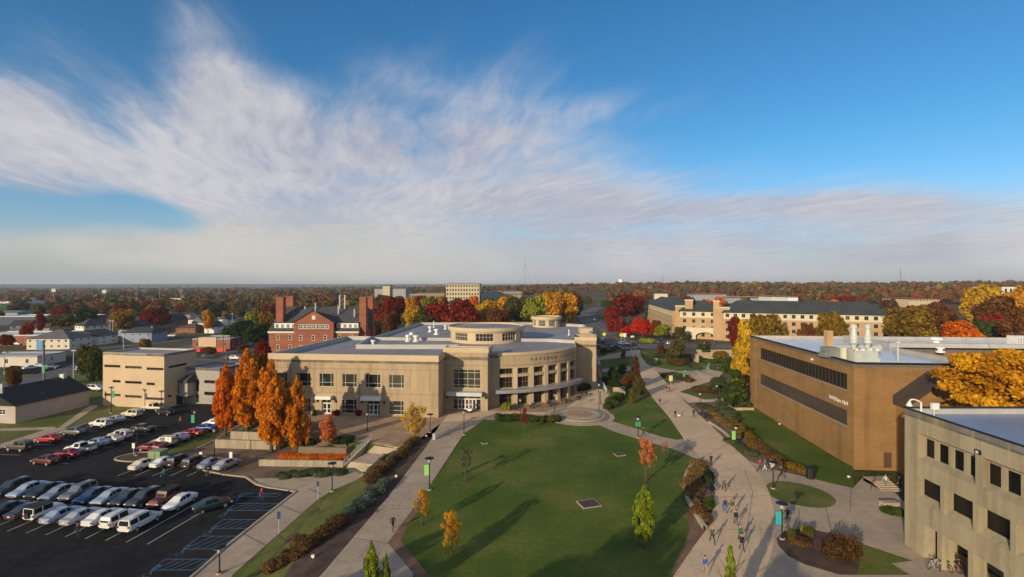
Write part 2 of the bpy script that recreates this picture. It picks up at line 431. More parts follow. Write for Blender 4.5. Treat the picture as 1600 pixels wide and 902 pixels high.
def kerb(name, line, w=0.18, h=0.12, mat=None, off=0.0):
    L, Rr = ribbon(line, w); mb = MB()
    for i in range(len(L) - 1):
        z0 = float(zt(*line[i])) + off; z1 = float(zt(*line[i + 1])) + off
        a, b, c, d = Rr[i], Rr[i + 1], L[i + 1], L[i]
        mb.quad([(*a, z0 + h), (*b, z1 + h), (*c, z1 + h), (*d, z0 + h)])
        mb.quad([(*a, z0 - .1), (*b, z1 - .1), (*b, z1 + h), (*a, z0 + h)]); mb.quad([(*c, z1 - .1), (*d, z0 - .1), (*d, z0 + h), (*c, z1 + h)])
    o = mb.build(name, mat or m_conc); o['kind'] = 'structure'; return o
# ------------------------------------------------------------------ the ground
def build_ground():
    def lines(parts):
        s = set()
        for a, b, st in parts:
            k = a
            while k <= b + 1e-6: s.add(round(k, 3)); k += st
        return sorted(s)
    xs = lines([(-24000, -4000, 4000), (-4000, -1000, 500), (-1000, -200, 50), (-200, 200, 4), (200, 1000, 50), (1000, 4000, 500), (4000, 24000, 4000)])
    ys = lines([(-600, -40, 80), (-40, 240, 4), (240, 600, 20), (600, 1500, 60), (1500, 4000, 250), (4000, 24000, 2500)])
    ys = sorted(set(ys) | {187.2, 188.6})
    X, Y = np.meshgrid(xs, ys); Z = zt(X, Y) - 0.15
    v = np.stack([X, Y, Z], -1).reshape(-1, 3); nx = len(xs); f = []
    for j in range(len(ys) - 1):
        for i in range(nx - 1): f.append((j * nx + i, j * nx + i + 1, (j + 1) * nx + i + 1, (j + 1) * nx + i))
    me = bpy.data.meshes.new('ground'); me.from_pydata(v.tolist(), [], f); me.materials.append(m_field); me.update()
    o = bpy.data.objects.new('ground', me); COL.objects.link(o); o['kind'] = 'structure'; _reg(o, None)
build_ground()

# far blue ridges past the edge of town
def ridge(name, D, zbase, zamp, seed, a0=-1.6, a1=1.6):
    rnd = random.Random(seed); ph = [rnd.uniform(0, 6.28) for _ in range(8)]
    mb = MB(); N = 160; pts = []
    for i in range(N + 1):
        a = a0 + (a1 - a0) * i / N
        h = zbase + zamp * sum(math.sin(a * (2 + 3.1 * k) + ph[k]) / (1 + .7 * k) for k in range(8)) * .4
        pts.append((D * math.sin(a * .75), D * math.cos(a * .75), max(h, 5)))
    for i in range(N):
        a, b = pts[i], pts[i + 1]
        mb.quad([(a[0] * .93, a[1] * .93, -5), (b[0] * .93, b[1] * .93, -5), b, a])
        mb.quad([a, b, (b[0] * 1.08, b[1] * 1.08, -5), (a[0] * 1.08, a[1] * 1.08, -5)])
    o = mb.build(name, M('ridge_woodland', (.07, .062, .06), .95, .3, .004)); o['kind'] = 'structure'
ridge('hills', 6000, 30, 5, 3)
ridge('hills', 11000, 42, 12, 8)

V = m_verge
# broad ground covers
sheet('verge', [(-170, 30), (42, 30), (42, 60), (52, 76), (56, 118), (60, 184), (24, 205), (-62, 205), (-170, 175)], V, -.03, 2)
# parking lot
LOT = [(-130, 40), (-32.6, 40), (-32.0, 55)] + [Pt(462, 769)[:2]] + [Pt(*p)[:2] for p in [(418, 763), (400, 759), (384, 747), (349, 743), (300, 733), (215, 722)]] + \
      [(-58.5, 84), (-57, 92), (-57.5, 100), (-58, 118), (-62, 126), (-83, 121), (-90, 117), (-92, 100), (-94, 86), (-101, 80), (-130, 78)]
sheet('parking_lot', LOT, m_asph, .004, 2)
sheet('side_street', [(-62, 118), (-58, 118), (-57.5, 150), (-66, 176), (-76, 176), (-70, 150)], m_road, .0, 3)
# strips and beds between the lot and the hall
sheet('mulch_bed', px_poly([(349, 743), (330, 731), (215, 719), (222, 708), (250, 707), (345, 690), (440, 690), (540, 690), (545, 715), (535, 738), (440, 748), (400, 755), (384, 746)]), m_leafmulch, .012, 2)
sheet('mulch_island', px_poly([(180, 719), (190, 713), (224, 707), (246, 712), (228, 719), (205, 722)], True), m_mulch, .022, 2)
sheet('grass_slope', px_poly([(246, 713), (330, 672), (352, 664), (356, 684), (338, 690), (262, 714)]), m_verge, .030, 2)
sheet('upper_mulch_bed', px_poly([(338, 688), (352, 664), (420, 655), (480, 655), (545, 680), (540, 700), (430, 704)]), m_leafmulch, .040, 2)
# side walk along the lot and the pad below the stairs
WALKL = px_poly([(303, 897), (462, 769), (481, 763), (418, 762), (400, 756), (396, 748), (445, 747), (503, 745), (540, 731), (573, 735), (571, 742), (519, 767), (496, 781), (436, 834), (364, 898)])
WALKL = [(-33, 42), (-32.9, 50)] + WALKL[1:-1] + [P(364, 898, -2)[:2], (-26.5, 42)]
sheet('sidewalk', WALKL, m_conc, .03, 2)
kerb('kerb', [(-33, 44), (-32.7, 56), Pt(462, 769)[:2], Pt(418, 762)[:2], Pt(400, 757)[:2], Pt(384, 746)[:2], Pt(349, 742)[:2], Pt(318, 735)[:2]], .3, .14, m_conc)
kerb('kerb', smooth_poly([Pt(*p)[:2] for p in [(180, 719), (190, 713), (224, 707), (246, 712), (228, 719), (205, 722)]], 4) + [Pt(180, 719)[:2]], .3, .14, m_conc)
kerb('kerb', [(-57.7, 88), (-57.2, 94), (-58, 104), (-58.4, 116)], .3, .14, m_conc)
kerb('kerb', [(-94, 86), (-92.3, 100), (-90.3, 117), (-83, 121.3)], .3, .14, m_conc)
sheet('sidewalk', px_poly([(408, 759), (430, 750), (505, 748), (520, 764), (505, 775), (481, 769), (455, 766)]), m_conc, .024, 2)
# grass strip, then mulch with hedges
GST = [(-26.5, 42), P(364, 898, -2)[:2]] + px_poly([(436, 834), (496, 781), (519, 767), (571, 742), (575, 757), (533, 813), (478, 848)]) + [(-22, 46), (-22, 42)]
sheet('grass_strip', GST, m_verge, .012, 2)
WALKM = px_poly([(690, 660), (665, 700), (607, 776), (550, 843), (504, 897)]) + [(-19.5, 42), (-9, 42)] + px_poly([(646, 897), (606, 849), (670, 762), (725, 678), (757, 656)])
sheet('mulch_strip', px_poly([(690, 662), (665, 700), (607, 776), (550, 843), (504, 897)]) + [(-19.5, 42), (-22, 42), (-22, 46)] + px_poly([(478, 848), (533, 813), (575, 757), (600, 724), (640, 690), (670, 668)]), m_mulch, .020, 2)
sheet('walkway', WALKM, m_conc, .05, 2)
# plaza in front of the hall
sheet('plaza', [(-53, 105.5), (-40, 92), (-33, 88)] + px_poly([(550, 690), (575, 692), (628, 700), (650, 690), (690, 661), (757, 656), (885, 660), (935, 664), (957, 659), (950, 640), (960, 622), (945, 602), (936, 575), (930, 560)]) + [(29, 185), (10, 185), (10, 130), (-10, 118), (-50, 118)], m_brickpav, .034, 2)
sheet('plaza_path', px_poly([(690, 661), (700, 648), (765, 642), (800, 643), (850, 645), (880, 640), (915, 617), (930, 604), (946, 612), (958, 628), (945, 643), (900, 648), (830, 652), (757, 656)]), m_aggr, .046, 2)
# great lawn
lawn_pts = [(606, 849), (670, 763), (726, 680), (757, 658), (800, 660), (885, 662), (937, 665), (960, 674), (1000, 687), (1048, 700), (1092, 718), (1071, 746), (1068, 765), (1074, 790), (1100, 829), (1082, 855), (1055, 897)]
LAWN = px_poly(lawn_pts) + [(15, 42), (-8, 42)] + px_poly([(646, 897), (606, 849)])[:1]
sheet('lawn', LAWN, m_lawn, .028, 2)
m_soil = M('bare_reddish_soil', (.19, .105, .060), .97, .3, .5, fine=4)
sheet('bare_soil_edge', px_poly([(606, 849), (646, 897)]) + [(-8.6, 44)] + [(-6.6, 44)] + px_poly([(668, 897), (644, 868), (626, 845), (640, 815), (667, 781), (665, 770)]), m_soil, .034, 2)
sheet('bare_soil_edge', px_poly([(1102, 829), (1082, 856), (1055, 897), (1044, 897), (1066, 862), (1078, 828), (1070, 795), (1075, 792)]), m_soil, .034, 2)
# main promenade
MAIN = [(1103, 829), (1113, 800), (1117, 772), (1112, 738), (1096, 716), (1071, 690), (1045, 652), (1021, 624), (1004, 598), (998, 575), (988, 556), (984, 547), (1000, 547), (1001, 557), (1012, 570), (1027, 582), (1044, 602), (1058, 614), (1072, 630), (1108, 662), (1140, 694), (1170, 721), (1190, 746), (1202, 770), (1209, 795), (1211, 825), (1208, 855), (1196, 898)]
sheet('promenade', px_poly(MAIN) + [(21, 43), (13, 43)] + px_poly([(1055, 897), (1083, 856)]), m_aggr, .058, 2)
for a, b in [(628, 20), (0, 0)][:0]: pass
# grey cross paths
sheet('walkway', px_poly([(935, 664), (957, 659), (1000, 672), (1030, 682), (1057, 688), (1071, 686), (1096, 716), (1092, 719), (1048, 701), (1000, 688), (960, 675)]), m_conc, .052, 2)
sheet('walkway', px_poly([(1044, 602), (1058, 598), (1083, 585), (1110, 578), (1130, 582), (1122, 592), (1090, 603), (1064, 612), (1100, 625), (1122, 624), (1122, 628), (1090, 629), (1075, 630), (1058, 614)]), m_aggr, .050, 2)
sheet('walkway', px_poly([(1012, 570), (1030, 575), (1060, 580), (1083, 580), (1105, 575), (1090, 570), (1083, 567), (1110, 578), (1083, 587), (1050, 583), (1027, 582)]), m_conc, .044, 2)
sheet('walkway', px_poly([(935, 558), (965, 552), (985, 548), (990, 556), (965, 560), (936, 563)]), m_conc, .046, 2)
sheet('walkway', px_poly([(940, 577), (985, 572), (1000, 576), (1002, 582), (985, 580), (942, 582)]), m_conc, .048, 2)
# right hand walks and beds
sheet('walkway', px_poly([(1170, 720), (1200, 732), (1268, 748), (1300, 756), (1333, 763), (1350, 745), (1372, 748), (1400, 772), (1418, 790)]) + [(44.5, 53.5), (46.5, 53), (46.5, 39), (21, 43)] + px_poly([(1196, 898), (1208, 855), (1211, 825), (1209, 795), (1202, 770), (1190, 746)]), m_conc, .040, 2)
sheet('mulch_bed', px_poly([(1213, 842), (1225, 831), (1247, 827), (1275, 829), (1305, 836), (1345, 850), (1425, 877), (1392, 881), (1421, 899), (1312, 899), (1258, 883), (1231, 869), (1216, 853)]), m_mulch, .052, 2)
sheet('lawn', px_poly([(1330, 846), (1375, 860), (1425, 877), (1390, 881), (1420, 898), (1340, 898), (1345, 870)]), m_lawn, .058, 2)
sheet('lawn', px_poly([(1197, 760), (1209, 753), (1230, 753), (1258, 758), (1283, 766), (1302, 777), (1306, 787), (1290, 794), (1256, 792), (1222, 784), (1203, 774)], True), m_verge, .052, 2)
sheet('lawn', px_poly([(1142, 644), (1165, 641), (1179, 640), (1300, 713), (1334, 730), (1334, 762), (1268, 746), (1250, 735), (1190, 700), (1160, 670)]), m_lawn, .030, 2)
sheet('shrub_bed', px_poly([(1072, 630), (1090, 626), (1122, 625), (1143, 644), (1160, 670), (1190, 700), (1250, 735), (1268, 746), (1200, 731), (1168, 719), (1140, 693), (1108, 661)]), m_leafmulch, .036, 2)
sheet('lawn', px_poly([(957, 659), (962, 648), (975, 632), (987, 622), (1005, 622), (1021, 625), (1045, 653), (1070, 686), (1056, 688), (1030, 682), (1000, 672)]), m_lawn, .046, 2)
sheet('lawn', px_poly([(936, 563), (965, 560), (980, 562), (985, 572), (940, 577)]), m_lawn, .040, 2)
sheet('lawn', px_poly([(942, 582), (985, 580), (1000, 583), (1003, 598), (1010, 610), (985, 622), (965, 640), (955, 625), (950, 605)]), m_lawn, .042, 2)
sheet('planting_bed', px_poly([(1000, 557), (1030, 548), (1060, 556), (1066, 566), (1085, 572), (1105, 577), (1080, 580), (1040, 577), (1012, 569)]), m_lawn, .036, 2)
sheet('planting_bed', px_poly([(1027, 583), (1050, 581), (1070, 584), (1080, 594), (1074, 600), (1058, 598), (1044, 602)]), m_verge, .046, 2)
sheet('planting_bed', px_poly([(1062, 613), (1085, 606), (1110, 604), (1122, 610), (1120, 620), (1090, 620)]), m_verge, .054, 2)
sheet('planting_bed', px_poly([(1083, 565), (1110, 556), (1145, 552), (1160, 575), (1160, 600), (1130, 598), (1128, 584), (1105, 576)]), m_verge, .036, 2)
sheet('planter_bed', px_poly([(1094, 721), (1077, 738), (1070, 755), (1073, 778), (1086, 804), (1101, 829), (1111, 806), (1116, 778), (1112, 744)]), m_leafmulch, .066, 2)
kerb('planter_kerb', smooth_poly([Pt(*p)[:2] for p in [(1095, 719), (1077, 736), (1070, 755), (1073, 778), (1086, 804), (1102, 829)]], 4, False), .45, .45, m_step, .05)
kerb('planter_kerb', smooth_poly([Pt(*p)[:2] for p in [(1108, 661), (1125, 672), (1139, 684), (1141, 695)]], 4, False), .4, .35, m_step, .05)
# town ground on the left and the avenue to the north
NT2 = [Pt(*p)[:2] for p in [(955, 548), (985, 541), (1020, 539), (1060, 541), (1110, 543), (1150, 545)]]
road('avenue', [(18, 206), (30, 206), (45, 206), (70, 205), (100, 203), (140, 198), (230, 180)], 17, m_road, .05)
AVE = [(48, 212), (50, 235), (51, 262), (53, 300), (56, 350), (63, 410), (76, 470), (95, 530), (125, 620), (170, 740)]
road('avenue', smooth_poly(AVE, 4, False), 15, m_road, .06)
for dx in (-.25, .25): road('lane_marking', [(p[0] + dx, p[1]) for p in smooth_poly(AVE, 4, False)], .14, M('yellow_marking', (.45, .30, .05), .8, .1), .075)
road('lane_marking', [(62, 205.3), (100, 203), (140, 198)], .3, MATS['yellow_marking'], .07)
for k in range(6):
    xx = PD(985, 193) - 5 + k * 1.6
    road('crosswalk_marking', [(xx, 196.5), (xx, 201)], .6, m_line, .066)
sheet('town_lot', px_poly([(28, 566), (60, 555), (118, 556), (120, 575), (100, 580), (60, 585), (30, 585)]), m_asph, .0, 10)
def TP(px, py, z=-3.0): return P(px, py, z)[:2]
road('street', [TP(-80, 640), TP(0, 612), TP(60, 595), TP(130, 575), TP(230, 556), TP(300, 545), TP(345, 533), TP(375, 522)], 9, m_road, .02)
road('street', [TP(-60, 560), TP(30, 551), TP(100, 549), TP(170, 546), TP(250, 538), TP(320, 528)], 9, m_road, .03)
road('street', [TP(300, 565), TP(352, 570), TP(380, 572)], 8, m_road, .04)
sheet('town_lot', [TP(340, 568), TP(400, 572), TP(405, 535), TP(380, 526), TP(350, 545)], m_road, .03, 10)
sheet('playing_field', [TP(-40, 484), TP(50, 482), TP(48, 476), TP(-30, 475)], m_sport, .2, 20)
sheet('sidewalk', px_poly([(0, 670), (84, 667), (92, 671), (40, 690), (0, 702), (0, 694), (70, 672), (0, 674)]), m_conc, .02, 2)
sheet('sidewalk', px_poly([(70, 677), (88, 671), (140, 634), (154, 633), (150, 637), (104, 668), (98, 676), (40, 696), (20, 700)]), m_conc, .03, 2)
# parking lines
def gline(a, b, w, m, name='parking_line', off=.012): return road(name, [a, b], w, m, off)
fx, fy = .153, .988
for k in range(-1, 9):
    bx, by = -44.9 - 2.75 * k, 56.6 + .42 * k
    gline((bx, by), (bx + fx * 10.8, by + fy * 10.8), .11, m_line)
gline((-46.2, 62.2), (-67.5, 65.5), .11, m_line)
for k in range(7):
    bx, by = PD(352, 77) - 2.75 * k, 76.3
    gline((bx, by), (bx + .9, by + 4.6), .11, m_line)
for k in range(9):
    bx, by = -67.5 + .35 * k, 86.5 + 2.7 * k
    gline((bx, by), (bx + 5, by - .4), .1, m_line); gline((-80 + .3 * k, 82 + 2.7 * k), (-74.5 + .3 * k, 81.6 + 2.7 * k), .1, m_line); gline((-92 + .3 * k, 86 + 2.8 * k), (-86.5 + .3 * k, 85.6 + 2.8 * k), .1, m_line)
# blue hatched access aisles beside the sidewalk
for q in [(372, 443, 771, 776), (354, 436, 787, 798), (330, 404, 812, 826), (286, 365, 838, 858), (236, 312, 874, 891)]:
    x0, x1, y0, y1 = q; w = (x1 - x0) * .86; sk = (y1 - y0) * 1.35
    a, b, c, d = (x0, y1), (x0 + w, y1), (x0 + w + sk, y0), (x0 + sk, y0)
    cs = [P(*p, -2)[:2] for p in (a, b, c, d)]
    for i in range(4): gline(cs[i], cs[(i + 1) % 4], .13, m_blue, 'aisle_hatching', .014)
    for k in (.2, .4, .6, .8):
        p0 = tuple(cs[0][i] + (cs[1][i] - cs[0][i]) * (k - .16) for i in (0, 1)); p1 = tuple(cs[3][i] + (cs[2][i] - cs[3][i]) * (k + .1) for i in (0, 1))
        gline(p0, p1, .1, m_blue, 'aisle_hatching', .018)
    for p in ((x0 - 6, y1 + 8), ):
        X, Y = P(*p, -2)[:2]
        mb = MB(); zz = -2 + .02
        for t in range(10):
            a0, a1 = t * .6, (t + 1) * .6
            mb.quad([(X + .32 * math.cos(a0), Y + .32 * math.sin(a0), zz), (X + .32 * math.cos(a1), Y + .32 * math.sin(a1), zz), (X + .40 * math.cos(a1), Y + .40 * math.sin(a1), zz), (X + .40 * math.cos(a0), Y + .40 * math.sin(a0), zz)])
        mb.quad([(X - .1, Y + .4, zz + .002), (X + .1, Y + .4, zz + .002), (X + .1, Y + 1.3, zz + .002), (X - .1, Y + 1.3, zz + .002)])
        mb.quad([(X - .1, Y + 1.5, zz + .002), (X + .2, Y + 1.5, zz + .002), (X + .2, Y + 1.8, zz + .002), (X - .1, Y + 1.8, zz + .002)])
        o = mb.build('accessible_bay_marking', m_blue); o['kind'] = 'structure'
# promenade joints (thin darker bands across and along the paving)
m_band = M('paving_joint', (.33, .245, .17), .95, .1)
def joint(pts, w=.12): road('paving_joint', [Pt(*p)[:2] for p in pts], w, m_band, .066)
joint([(1163, 735), (1176, 770), (1172, 800), (1165, 840), (1150, 895)]); joint([(1096, 717), (1140, 693)]); joint([(1112, 741), (1163, 728)], .1)
joint([(1021, 624), (1072, 630)], .12); joint([(1045, 652), (1098, 655)], .1); joint([(1071, 690), (1122, 677)], .1); joint([(1117, 778), (1203, 775)], .1); joint([(1104, 829), (1210, 828)], .1)
m_cj = M('concrete_joint', (.17, .155, .14), .95, .1)
for a, b in [((646, 700), (712, 700)), ((622, 757), (673, 757)), ((590, 797), (646, 795)), ((552, 842), (607, 850)), ((1330, 763), (1328, 800)), ((1248, 795), (1249, 826)), ((1290, 794), (1300, 834)), ((436, 790), (470, 803)), ((380, 835), (414, 853)), ((480, 763), (505, 775))]:
    road('paving_joint', [Pt(*a)[:2], Pt(*b)[:2]], .08, m_cj, .07)
# worn asphalt: tar sealed cracks, oil stains and pale patches
rp = random.Random(8); m_tar = M('crack_sealant', (.009, .009, .010), .6, .1, spec=.2); m_oil = M('oil_stain', (.012, .012, .013), .7, .3, 2, spec=.1); m_patch = M('pale_asphalt_patch', (.042, .040, .040), .95, .25, .4, spec=.1)
for k in range(26):
    x, y = rp.uniform(-92, -36), rp.uniform(46, 112); a = rp.choice([.1, 1.6, 1.7, .2]) + rp.uniform(-.2, .2); ln = [(x, y)]
    if x < -60 and y < 60 or (x > -57 and y > 76): continue
    for q in range(rp.randint(4, 9)): a += rp.uniform(-.25, .25); ln.append((ln[-1][0] + 1.6 * math.cos(a), ln[-1][1] + 1.6 * math.sin(a)))
    road('crack_sealant_line', ln, .09, m_tar, .009)
for k in range(34):
    b = rp.random() < .35; x, y, r = rp.uniform(-90, -35), rp.uniform(47, 100), rp.uniform(.8, 2.6) if b else rp.uniform(.2, .6)
    if x > -59 and y > 75: continue
    pl = [(x + r * rp.uniform(.7, 1.3) * math.cos(t * .6283), y + r * rp.uniform(.6, 1.2) * math.sin(t * .6283)) for t in range(10)]
    mb = MB(); mb.quad([(p[0], p[1], float(zt(*p)) + (.0062 if b else .0075) + k * 1e-5) for p in pl]); o = mb.build('asphalt_stain', m_patch if b else m_oil); o['kind'] = 'structure'
# damp patches and hatches on the lawn
for (px, py, w) in [(920, 788, 1.3), (968, 711, 0.8), (757, 693, .55)]:
    X, Y, z = Pt(px, py); o = MB()
    o.obox((X, Y), (w * 2, w * 1.7, .09), .3, 0, z + .03); o.obox((X, Y), (w * 1.75, w * 1.45, .012), .3, 1, z + .121)
    q = o.build('utility_hatch', [m_conc, M('rusty_grate', (.07, .045, .05), .8, .3, 2)])
    tag(q, {920: 'large flat utility hatch with pale rim in the middle of the lawn', 968: 'small square utility hatch near the upper right of the lawn', 757: 'small dark drain cover near the top of the lawn'}[px], 'hatch')
# round stepped plaza
def round_plaza():
    cx, cy, z = Pt(905, 650); t = MB()
    for r, h, m in [(7.4, .06, 0), (6.2, .2, 1), (5.5, .34, 0), (4.8, .48, 1), (4.3, .50, 0), (2.9, .52, 2)]:
        t.prism([(cx + r * math.cos(a * .1309), cy + r * math.sin(a * .1309)) for a in range(48)], z - .1, z + h, m)
    o = t.build('round_plaza', [m_step, M('step_riser_dark', (.24, .20, .15), .95, .1), m_brickpav]); o['kind'] = 'structure'
round_plaza()
# stairs from the plaza down to the lot
sheet('plaza', px_poly([(590, 726), (614, 712), (652, 690), (640, 682), (600, 676), (584, 690), (606, 699), (600, 712)]), m_aggr, .026, 2)
def stairs():
    def flight(a, b, c, d, z0, z1, n):
        mb = MB()
        for k in range(n):
            t0, t1 = k / n, (k + 1) / n
            L0 = [a[i] + (d[i] - a[i]) * t0 for i in (0, 1)]; R0 = [b[i] + (c[i] - b[i]) * t0 for i in (0, 1)]
            L1 = [a[i] + (d[i] - a[i]) * t1 for i in (0, 1)]; R1 = [b[i] + (c[i] - b[i]) * t1 for i in (0, 1)]
            mb.prism([tuple(L0), tuple(R0), tuple(R1), tuple(L1)], z0 - .5 , z0 + (z1 - z0) * (k + 1) / n, 0)
        return mb
    A, B_ = P(541, 730, -1.9)[:2], P(574, 735, -1.9)[:2]
    C_, D_ = P(583, 726, -1.1)[:2], P(549, 722, -1.1)[:2]
    E, G = P(607, 711, -1.1)[:2], P(574, 708, -1.1)[:2]
    I, J = P(624, 702, 0)[:2], P(586, 697, 0)[:2]
    for mb in (flight(A, B_, C_, D_, -1.95, -1.05, 5), flight(E, G, J, I, -1.05, .05, 6)):
        o = mb.build('stairs', m_step); o['kind'] = 'structure'
    o = MB().prism([D_, C_, E, G], -2.2, -1.05).build('stair_landing', m_conc); o['kind'] = 'structure'
    for k, (p, q, z0, z1) in enumerate([(P(538, 731, -1.9), P(580, 690, 0), -1.9, .1)]):
        t = thing('stair_wall', 'low pale cheek wall and metal railing beside the plaza stairs', 'railing', (p[0], p[1], z0))
        mb = MB(); N = 8
        for i in range(N):
            a = [p[j] + (q[j] - p[j]) * i / N for j in (0, 1)]; b = [p[j] + (q[j] - p[j]) * (i + 1) / N for j in (0, 1)]; za = z0 + (z1 - z0) * i / N; zb = z0 + (z1 - z0) * (i + 1) / N
            n = Vector((-(q[1] - p[1]), q[0] - p[0])).normalized() * .2
            P8 = [(a[0] - n.x, a[1] - n.y), (b[0] - n.x, b[1] - n.y), (b[0] + n.x, b[1] + n.y), (a[0] + n.x, a[1] + n.y)]
            mb.quad([(*P8[0], za + .4), (*P8[1], zb + .4), (*P8[2], zb + .4), (*P8[3], za + .4)]); mb.quad([(*P8[0], za - .5), (*P8[1], zb - .5), (*P8[1], zb + .4), (*P8[0], za + .4)]); mb.quad([(*P8[2], zb - .5), (*P8[3], za - .5), (*P8[3], za + .4), (*P8[2], zb + .4)])
        mb.build('wall', m_step, t)
        rl = MB()
        for i in range(N + 1):
            a = [p[j] + (q[j] - p[j]) * i / N for j in (0, 1)]; za = z0 + (z1 - z0) * i / N
            rl.tube((*a, za + .35), (*a, za + 1.3), .04, n=5)
            if i < N:
                b = [p[j] + (q[j] - p[j]) * (i + 1) / N for j in (0, 1)]; zb = z0 + (z1 - z0) * (i + 1) / N
                for hh in (.7, 1.0, 1.3): rl.tube((*a, za + hh), (*b, zb + hh), .035, n=5)
        rl.build('handrail', m_wmetal, t)
stairs()
# retaining walls of the planted terrace
def wall_run(name, label, pts, top, bottom, w=.35, mat=None):
    L, Rr = ribbon(pts, w); mb = MB()
    for i in range(len(pts) - 1): mb.prism([Rr[i], Rr[i + 1], L[i + 1], L[i]], bottom, top)
    return tag(mb.build(name, mat or m_wallc), label, 'wall')
wall_run('retaining_wall', 'long pale concrete retaining wall under the orange trees', [P(335, 699, -1.9)[:2], P(437, 702, -1.9)[:2]], -.45, -2.2)
wall_run('retaining_wall', 'short upper retaining wall beside the stone pyramid', [P(361, 681, -.6)[:2], P(414, 683, -.6)[:2]], .25, -1.2)
wall_run('retaining_wall', 'lower retaining wall in front of the orange ground cover', [P(405, 727, -1.9)[:2], P(537, 729, -1.9)[:2], P(541, 724, -1.9)[:2]], -.95, -2.2)
wall_run('retaining_wall', 'dark topped planter wall around the small orange tree', [P(467, 704, -.9)[:2], P(541, 706, -.9)[:2], P(566, 688, -.2)[:2]], -.2, -1.8, .4, M('brown_stone_cap', (.17, .125, .085), .9, .15))
wall_run('retaining_wall', 'curved low stone wall in front of the dark green conifer', [P(1128, 626)[:2], P(1133, 634)[:2], P(1146, 641)[:2], P(1178, 641)[:2]], .55, -.2, .35, m_step)
wall_run('retaining_wall', 'low stone wall by the steps at the end of the round plaza', [P(958, 612)[:2], P(968, 612)[:2], P(975, 619)[:2]], 1.1, -.2, .6, m_step)
# pyramid
def pyramid():
    X, Y, z = Pt(393, 668); z = .1; t = MB(); s = 2.1
    t.lathe([(0, 0), (s * 1.35, 0), (s * 1.2, .7), (s * 1.15, .72), (.25, 3.6), (.0, 3.6)], 4, 0, (X, Y, z))
    tag(t.build('stone_pyramid', m_wallc), 'pale stone pyramid monument behind the orange trees', 'monument')
pyramid()
# ------------------------------------------------------------------ building kit
class Line:
    """a straight wall from a to b, seen from outside with a on the left; d is depth into the building"""
    def __init__(s, a, b):
        s.a, s.b = Vector(a[:2]), Vector(b[:2]); s.L = (s.b - s.a).length; s.d = (s.b - s.a) / s.L; s.n = Vector((-s.d.y, s.d.x))
    def pt(s, t, d=0): p = s.a + s.d * t + s.n * d; return (p.x, p.y)
    def spx(s, px):
        """distance along the wall where the photo column px meets it"""
        k = (px - 800) / F; return (k * s.a.y - s.a.x) / (s.d.x - k * s.d.y)
class Arc:
    def __init__(s, c, r, a0, a1): s.c, s.r, s.a0, s.a1 = c, r, a0, a1; s.L = r * (a1 - a0)
    def pt(s, t, d=0): a = s.a0 + t / s.r; return (s.c[0] + (s.r - d) * math.sin(a), s.c[1] - (s.r - d) * math.cos(a))
def holed_wall(mb, W, z0, z1, holes, depth=.3, m=0, mrev=0, back=0.0, seg=None, s0=0, s1=None):
    """wall surface with openings (s0,s1,za,zb) and their reveals"""
    s1 = W.L if s1 is None else s1
    S = {s0, s1}; Z = {z0, z1}
    for h in holes: S |= {h[0], h[1]}; Z |= {h[2], h[3]}
    if seg:
        k = s0
        while k < s1: S.add(k); k += seg
    S = sorted(x for x in S if s0 - 1e-6 <= x <= s1 + 1e-6); Z = sorted(Z)
    for i in range(len(S) - 1):
        if S[i + 1] - S[i] < 1e-4: continue
        c = (S[i] + S[i + 1]) / 2; z = z0
        for j in range(len(Z) - 1):
            cz = (Z[j] + Z[j + 1]) / 2
            if any(h[0] < c < h[1] and h[2] < cz < h[3] for h in holes): continue
            a, b = W.pt(S[i]), W.pt(S[i + 1])
            mb.quad([(*a, Z[j]), (*b, Z[j]), (*b, Z[j + 1]), (*a, Z[j + 1])], m)
    for h in holes:
        dp = h[4] if len(h) > 4 else depth
        ss = [h[0]] + [x for x in S if h[0] < x < h[1]] + [h[1]]
        for t in (h[0], h[1]):
            a, b = W.pt(t), W.pt(t, dp); q = [(*a, h[2]), (*b, h[2]), (*b, h[3]), (*a, h[3])]; mb.quad(q if t == h[0] else q[::-1], mrev)
        for u, v in zip(ss, ss[1:]):
            a, b, c, d = W.pt(u), W.pt(v), W.pt(v, dp), W.pt(u, dp)
            if h[2] > z0 - 5: mb.quad([(*a, h[2]), (*b, h[2]), (*c, h[2]), (*d, h[2])], mrev)
            mb.quad([(*d, h[3]), (*c, h[3]), (*b, h[3]), (*a, h[3])], mrev)
def wbox(mb, W, s0, s1, d0, d1, z0, z1, m=0, seg=None):
    """a box lying along a wall; d negative = proud of it"""
    n = 1 if not seg else max(1, int((s1 - s0) / seg))
    for k in range(n):
        a, b = s0 + (s1 - s0) * k / n, s0 + (s1 - s0) * (k + 1) / n
        p = [W.pt(a, d0), W.pt(b, d0), W.pt(b, d1), W.pt(a, d1)]
        i = len(mb.v); mb.v += [(*q, z0) for q in p] + [(*q, z1) for q in p]
        fs = [(0, 3, 2, 1), (4, 5, 6, 7), (0, 1, 5, 4), (2, 3, 7, 6)]
        if k == 0: fs.append((3, 0, 4, 7))
        if k == n - 1: fs.append((1, 2, 6, 5))
        for f in fs: mb.f.append(tuple(i + q for q in f)); mb.m.append(m)
